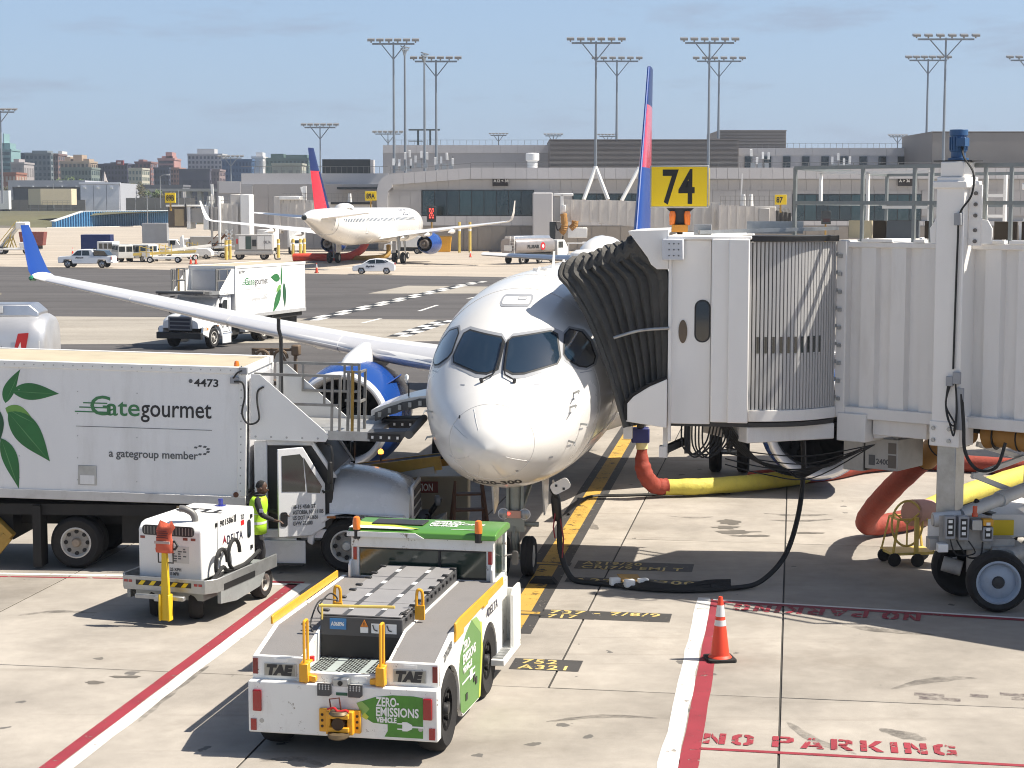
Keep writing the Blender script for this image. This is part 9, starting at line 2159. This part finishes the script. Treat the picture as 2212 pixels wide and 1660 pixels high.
m = MB(); m.tube(cat_rom([(X(1200), -.6, Z(480)), (X(1204), -.7, Z(497)), (X(1212), -.7, Z(492)), (X(1216), -.8, Z(480))]), .1, 6); m.tube(cat_rom([(X(1216), -.8, Z(510)), (X(1214), -.8, Z(530)), (X(1213), -.8, Z(548))]), .1, 6); m.ob('cables', CABLE, t)
# gate 87 bridge right
t, X, Z = far_bridge('white gate 87 bridge with small lattice railings, right of the large yellow sign', [1560], 228, [(1556, 442, 500, 1632, 446, 500)],
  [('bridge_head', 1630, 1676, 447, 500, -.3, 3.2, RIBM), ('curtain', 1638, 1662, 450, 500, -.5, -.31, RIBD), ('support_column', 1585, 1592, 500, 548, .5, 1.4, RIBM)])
m = MB()
for i in range(12): u = 1556+i*10.5; m.bar((X(u), 0, Z(446)), (X(u), 0, Z(424)), .06)
for v in (424, 434): m.bar((X(1556), 0, Z(v)), (X(1672), 0, Z(v)), .06)
m.ob('roof_railing', RAIL, t, smooth=False)
for u in (1607, 1652-4):
 m = MB(); m.cyl((X(u-(0 if u < 1620 else 25)), .5, Z(447)), (X(u-(0 if u < 1620 else 25)), .5, Z(420)), .35, .22, 10); m.ob('lift_motor', WHITE, t)
m = MB(); m.bar((X(1601), .5, Z(447)), (X(1604), .5, Z(375)), .16); m.ob('white_pole', WHITE, t)
m = MB(); rg = []
for k_ in range(8):
 u = 1676+k_*4.6; d = .25 if k_ % 2 else 0; rg.append([(X(u), -.2-d, Z(500)), (X(u), -.3-d, Z(455+k_*.8)), (X(u), 1.5, Z(449-d*3+k_*.4)), (X(u), 3.4, Z(455)), (X(u), 3.4, Z(500))])
m.loft(rg, cap=False, closed=False); m.ob('bellows', CANVAS, t, smooth=False)
# gates 89A and 89B
t, X, Z = far_bridge('grey bridge at gate 89A passing behind the far tail fin', [600], 250, [(604, 430, 500, 690, 434, 496), (690, 436, 480, 800, 440, 480)],
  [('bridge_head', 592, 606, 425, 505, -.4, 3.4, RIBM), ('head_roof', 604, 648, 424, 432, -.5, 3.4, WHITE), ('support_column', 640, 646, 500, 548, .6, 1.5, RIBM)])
m = MB()
for i in range(24): u = 612+i*8; m.bar((X(u), 0, Z(438)), (X(u), 0, Z(418)), .06)
for v in (418, 428): m.bar((X(612), 0, Z(v)), (X(796), 0, Z(v)), .06)
m.ob('roof_railing', RAIL, t, smooth=False)
for u in (657, 691): m = MB(); m.bar((X(u), .4, Z(440)), (X(u+1), .4, Z(402)), .5, .5); m.bar((X(u), 2.4, Z(440)), (X(u-10), 2.4, Z(404)), .3); m.ob('lift_column', WHITE, t)
for u in (700, 755): m = MB(); m.cyl((X(u), .5, Z(440)), (X(u), .5, Z(418)), .35, .2, 10); m.ob('lift_motor', WHITE, t)
m = MB(); m.b(X(715), X(800), -.4, 3.4, Z(442), Z(437)); m.ob('cab_roof', BLACK, t)
t, X, Z = far_bridge('white bridge at gate 89B with brown glazed cab above parked service vehicles', [365], 226, [(455, 448, 500, 490, 446, 498), (478, 440, 504, 512, 440, 508)],
  [('cab', 364, 403, 447, 492, -.4, 3.6, mat('brown_cab_glass', (.12, .09, .06), .2, .2, coat=.4)), ('cab_window', 378, 398, 452, 488, -.45, -.41, mat('tan_blind', (.42, .33, .2), .6)), ('cab_roof', 360, 440, 443, 447, -.6, 3.8, WHITE), ('curtain', 412, 440, 450, 482, -.1, 3.3, RIBD), ('rotunda_wall', 404, 412, 447, 495, -.5, 3.5, WHITE), ('rotunda_wall', 440, 452, 447, 497, -.5, 3.5, WHITE), ('lift_column', 456, 460, 420, 530, -.6, -.1, RIBD), ('lift_column', 472, 477, 424, 545, -.6, -.1, WHITE), ('bridge_pillar', 520, 540, 420, 538, -.4, 3.4, WHITE), ('bridge_pillar', 497, 520, 420, 540, .2, 3.2, RIBM), ('canopy_arm', 401, 405, 440, 480, -.7, -.5, DARK)])
m = MB()
for u in (452, 476): m.cyl((X(u), .5, Z(446)), (X(u), .5, Z(424)), .5, .3, 10)
m.bar((X(459), .5, Z(440)), (X(457), .5, Z(398)), .3); m.ob('lift_motor', WHITE, t)
m = MB()
for i in range(10): u = 412+i*9; m.bar((X(u), 0, Z(444)), (X(u), 0, Z(424)), .07)
for v in (424, 434): m.bar((X(412), 0, Z(v)), (X(495), 0, Z(v)), .06)
m.ob('roof_railing', RAIL, t, smooth=False)
m = MB()
for kk in range(4):
 v0 = 497+kk*9; m.bar((X(487), -.3, Z(v0)), (X(503), -.3, Z(v0+9)), .16); m.bar((X(503), -.3, Z(v0)), (X(487), -.3, Z(v0+9)), .16)
m.ob('scissor_arm', WHITE, t)
for label, s_, u, v, Y, w in (('yellow gate sign reading 89B at the left', '89B', 371, 428, 224, 22), ('yellow gate sign reading 89A by the rounded terminal end', '89A', 802, 424, 246, 24), ('small yellow gate sign reading 87 right of the large one', '87', 1684, 432, 226, 25)):
 k = Y/FPX; t = thing('gate_sign', label, 'sign', (xat(u, Y), Y-1.0, zat(v, Y)), 0)
 o = MB().b(-w*k/2, w*k/2, 0, .35, -.62, .62).ob('sign_box', SIGNY, t, bev=.03); fit(text(s_, .95, SIGNK, o, (-w*k*.38, -.012, -.33), FACE_FRONT, .03), w*k*(.76 if len(s_) > 2 else .55))
 MB().cyl((0, .2, -1.6), (0, .2, -.6), .12, n=8).ob('bracket', YELD, t)
# service vehicles under the far bridges
def boxtruck(label, u, Y, rz, L=5.5, hh=2.2, zb=.9, m=WHITE, cabm=WHITE, group='service trucks under the far bridges'):
 t = thing('service_truck', label, 'truck', (xat(u, Y), Y, 0), rz, group)
 MB().b(-L/2, L/2-1.8, -1.1, 1.1, zb, zb+hh).ob('box', m, t, bev=.05)
 q = MB(); q.prism([(L/2-1.7, .5), (L/2-1.7, 2.1), (L/2-.7, 2.1), (L/2-.2, 1.4), (L/2+.5, 1.25), (L/2+.6, .5)], 'y', -1, 1); c = q.ob('cab', cabm, t, bev=.08)
 MB().b(L/2-1.5, L/2-.8, -1.02, -1.0, 1.4, 1.95).ob('cab_window', GLASSD, c, smooth=False); q = MB(); q.add([(L/2-.66, -.85, 2.02), (L/2-.18, -.9, 1.44), (L/2-.18, .9, 1.44), (L/2-.66, .85, 2.02)], [(0, 1, 2, 3)]); q.ob('windscreen', GLASSD, c, smooth=False)
 MB().b(-L/2, L/2, -.8, .8, .45, .88).ob('chassis', UNDER, t)
 for x in (-L*.3, L*.36):
  for s in (-1, 1): wheel(t, (x, s*.9, .42), .42, .26, (0, 1, 0), s, .55, STEELW, DARK, 0, 'wheel', 16, .12)
boxtruck('white tank-bodied service truck under the 89B cab, facing left', 432, 236, 180, 6, 1.6, .8, mat('dull_light_grey', (.46, .45, .43), .5))
boxtruck('white pickup-nosed truck facing the camera behind the far power trailer', 575, 236, -95, 5, 2.4)
boxtruck('white cab truck left of the far fin, half hidden by bollards', 640, 240, -80, 5.5, 2.6)
boxtruck('grey high-lift truck at the left end of the 89B bridge', 350, 232, 5, 5, 2.6, 1.6, mat('mid_grey_box', (.33, .34, .36), .5))
boxtruck('white service truck with green roof behind the far airliner wheels', 880, 240, 170, 5, 1.5)
t = thing('stair_unit', 'brown rusty stair unit under the 89B bridge', 'stairs', (xat(468, 232), 232, 0))
m = MB(); m.bar((-1.4, 0, .3), (1.6, 0, 3.2), 1.2, .2); m.bar((-1.4, -.6, 1.2), (1.6, -.6, 4.1), .1); m.b(1.2, 1.5, -.6, .6, 0, 3.0); m.ob('stair_flight', mat('rust_brown', (.22, .10, .05), .7, var=.3), t)
for u, Y, lb in ((487, 214, 'yellow bollard right of the far baggage tug'), (495, 217, 'yellow bollard just left of the far power trailer'), (600, 222, 'yellow bollard right of the far power trailer'), (632, 226, 'yellow bollard left of the far fin'), (648, 226, 'second yellow bollard left of the far fin'), (656, 227, 'yellow bollard nearest the far airliner tail'), (845, 243, 'yellow post beside the far airliner nose'), (992, 246, 'yellow post with a hooked top by the plinth wall'), (1015, 246, 'yellow post right of the hooked one')):
 t = thing('bollard', lb, 'bollard', (xat(u, Y), Y, 0), 0, 'yellow bollards at the far stands')
 hgt = 4.2 if u > 900 else 2.3
 MB().cyl((0, 0, 0), (0, 0, hgt), .2, n=10).ob('post', YELP, t); MB().cyl((0, 0, hgt*.7), (0, 0, hgt*.78), .21, n=10).ob('band', INKW, t)
t = thing('yellow_bin', 'small yellow bin against the plinth wall', 'bin', (xat(958, 250), 250, 0)); MB().prism([(-.9, 0), (.9, 0), (1.1, 2.1), (-1.1, 2.1)], 'y', 0, 1.4).ob('bin_body', YEL, t, bev=.05)
m = MB(); m.b(-1.15, 1.15, -.05, 1.45, 2.1, 2.2); m.ob('lid', YELD, t)
for u, Y, lb in ((1256, 200, 'white open service cart behind the crown of the near airliner, left'), (1290, 205, 'white open service cart half hidden by the black bellows')):
 t = thing('service_cart', lb, 'cart', (xat(u, Y), Y, 0), 0)
 m = MB(); m.b(-1.6, 1.6, 0, 1.6, .5, 1.1); m.ob('body', WHITE, t, bev=.08); m = MB()
 for x in (-1.4, .2, 1.4): m.bar((x, .1, 1.1), (x, .1, 2.2), .1)
 m.b(-1.6, .4, 0, 1.6, 2.2, 2.3); m.ob('roof_frame', INKW, t)
 for x in (-1, 1): wheel(t, (x, .1, .35), .35, .2, (0, 1, 0), -1, .5, STEELW, DARK, 0, 'wheel', 14, .1)
# ================================================================ AIR
hz_ = bpy.data.materials.new('thin_air_haze'); hz_.use_nodes = True
for n_ in list(hz_.node_tree.nodes):
 if n_.type == 'BSDF_PRINCIPLED': hz_.node_tree.nodes.remove(n_)
pv = hz_.node_tree.nodes.new('ShaderNodeVolumePrincipled'); pv.inputs['Color'].default_value = (.80, .88, 1.0, 1); pv.inputs['Density'].default_value = .00017; pv.inputs['Anisotropy'].default_value = .2
hz_.node_tree.links.new(pv.outputs['Volume'], hz_.node_tree.nodes['Material Output'].inputs['Volume'])
MB().b(-1900, 1900, -110, 2750, -1.2, 47).ob('haze', hz_, None, smooth=False, kind='stuff')
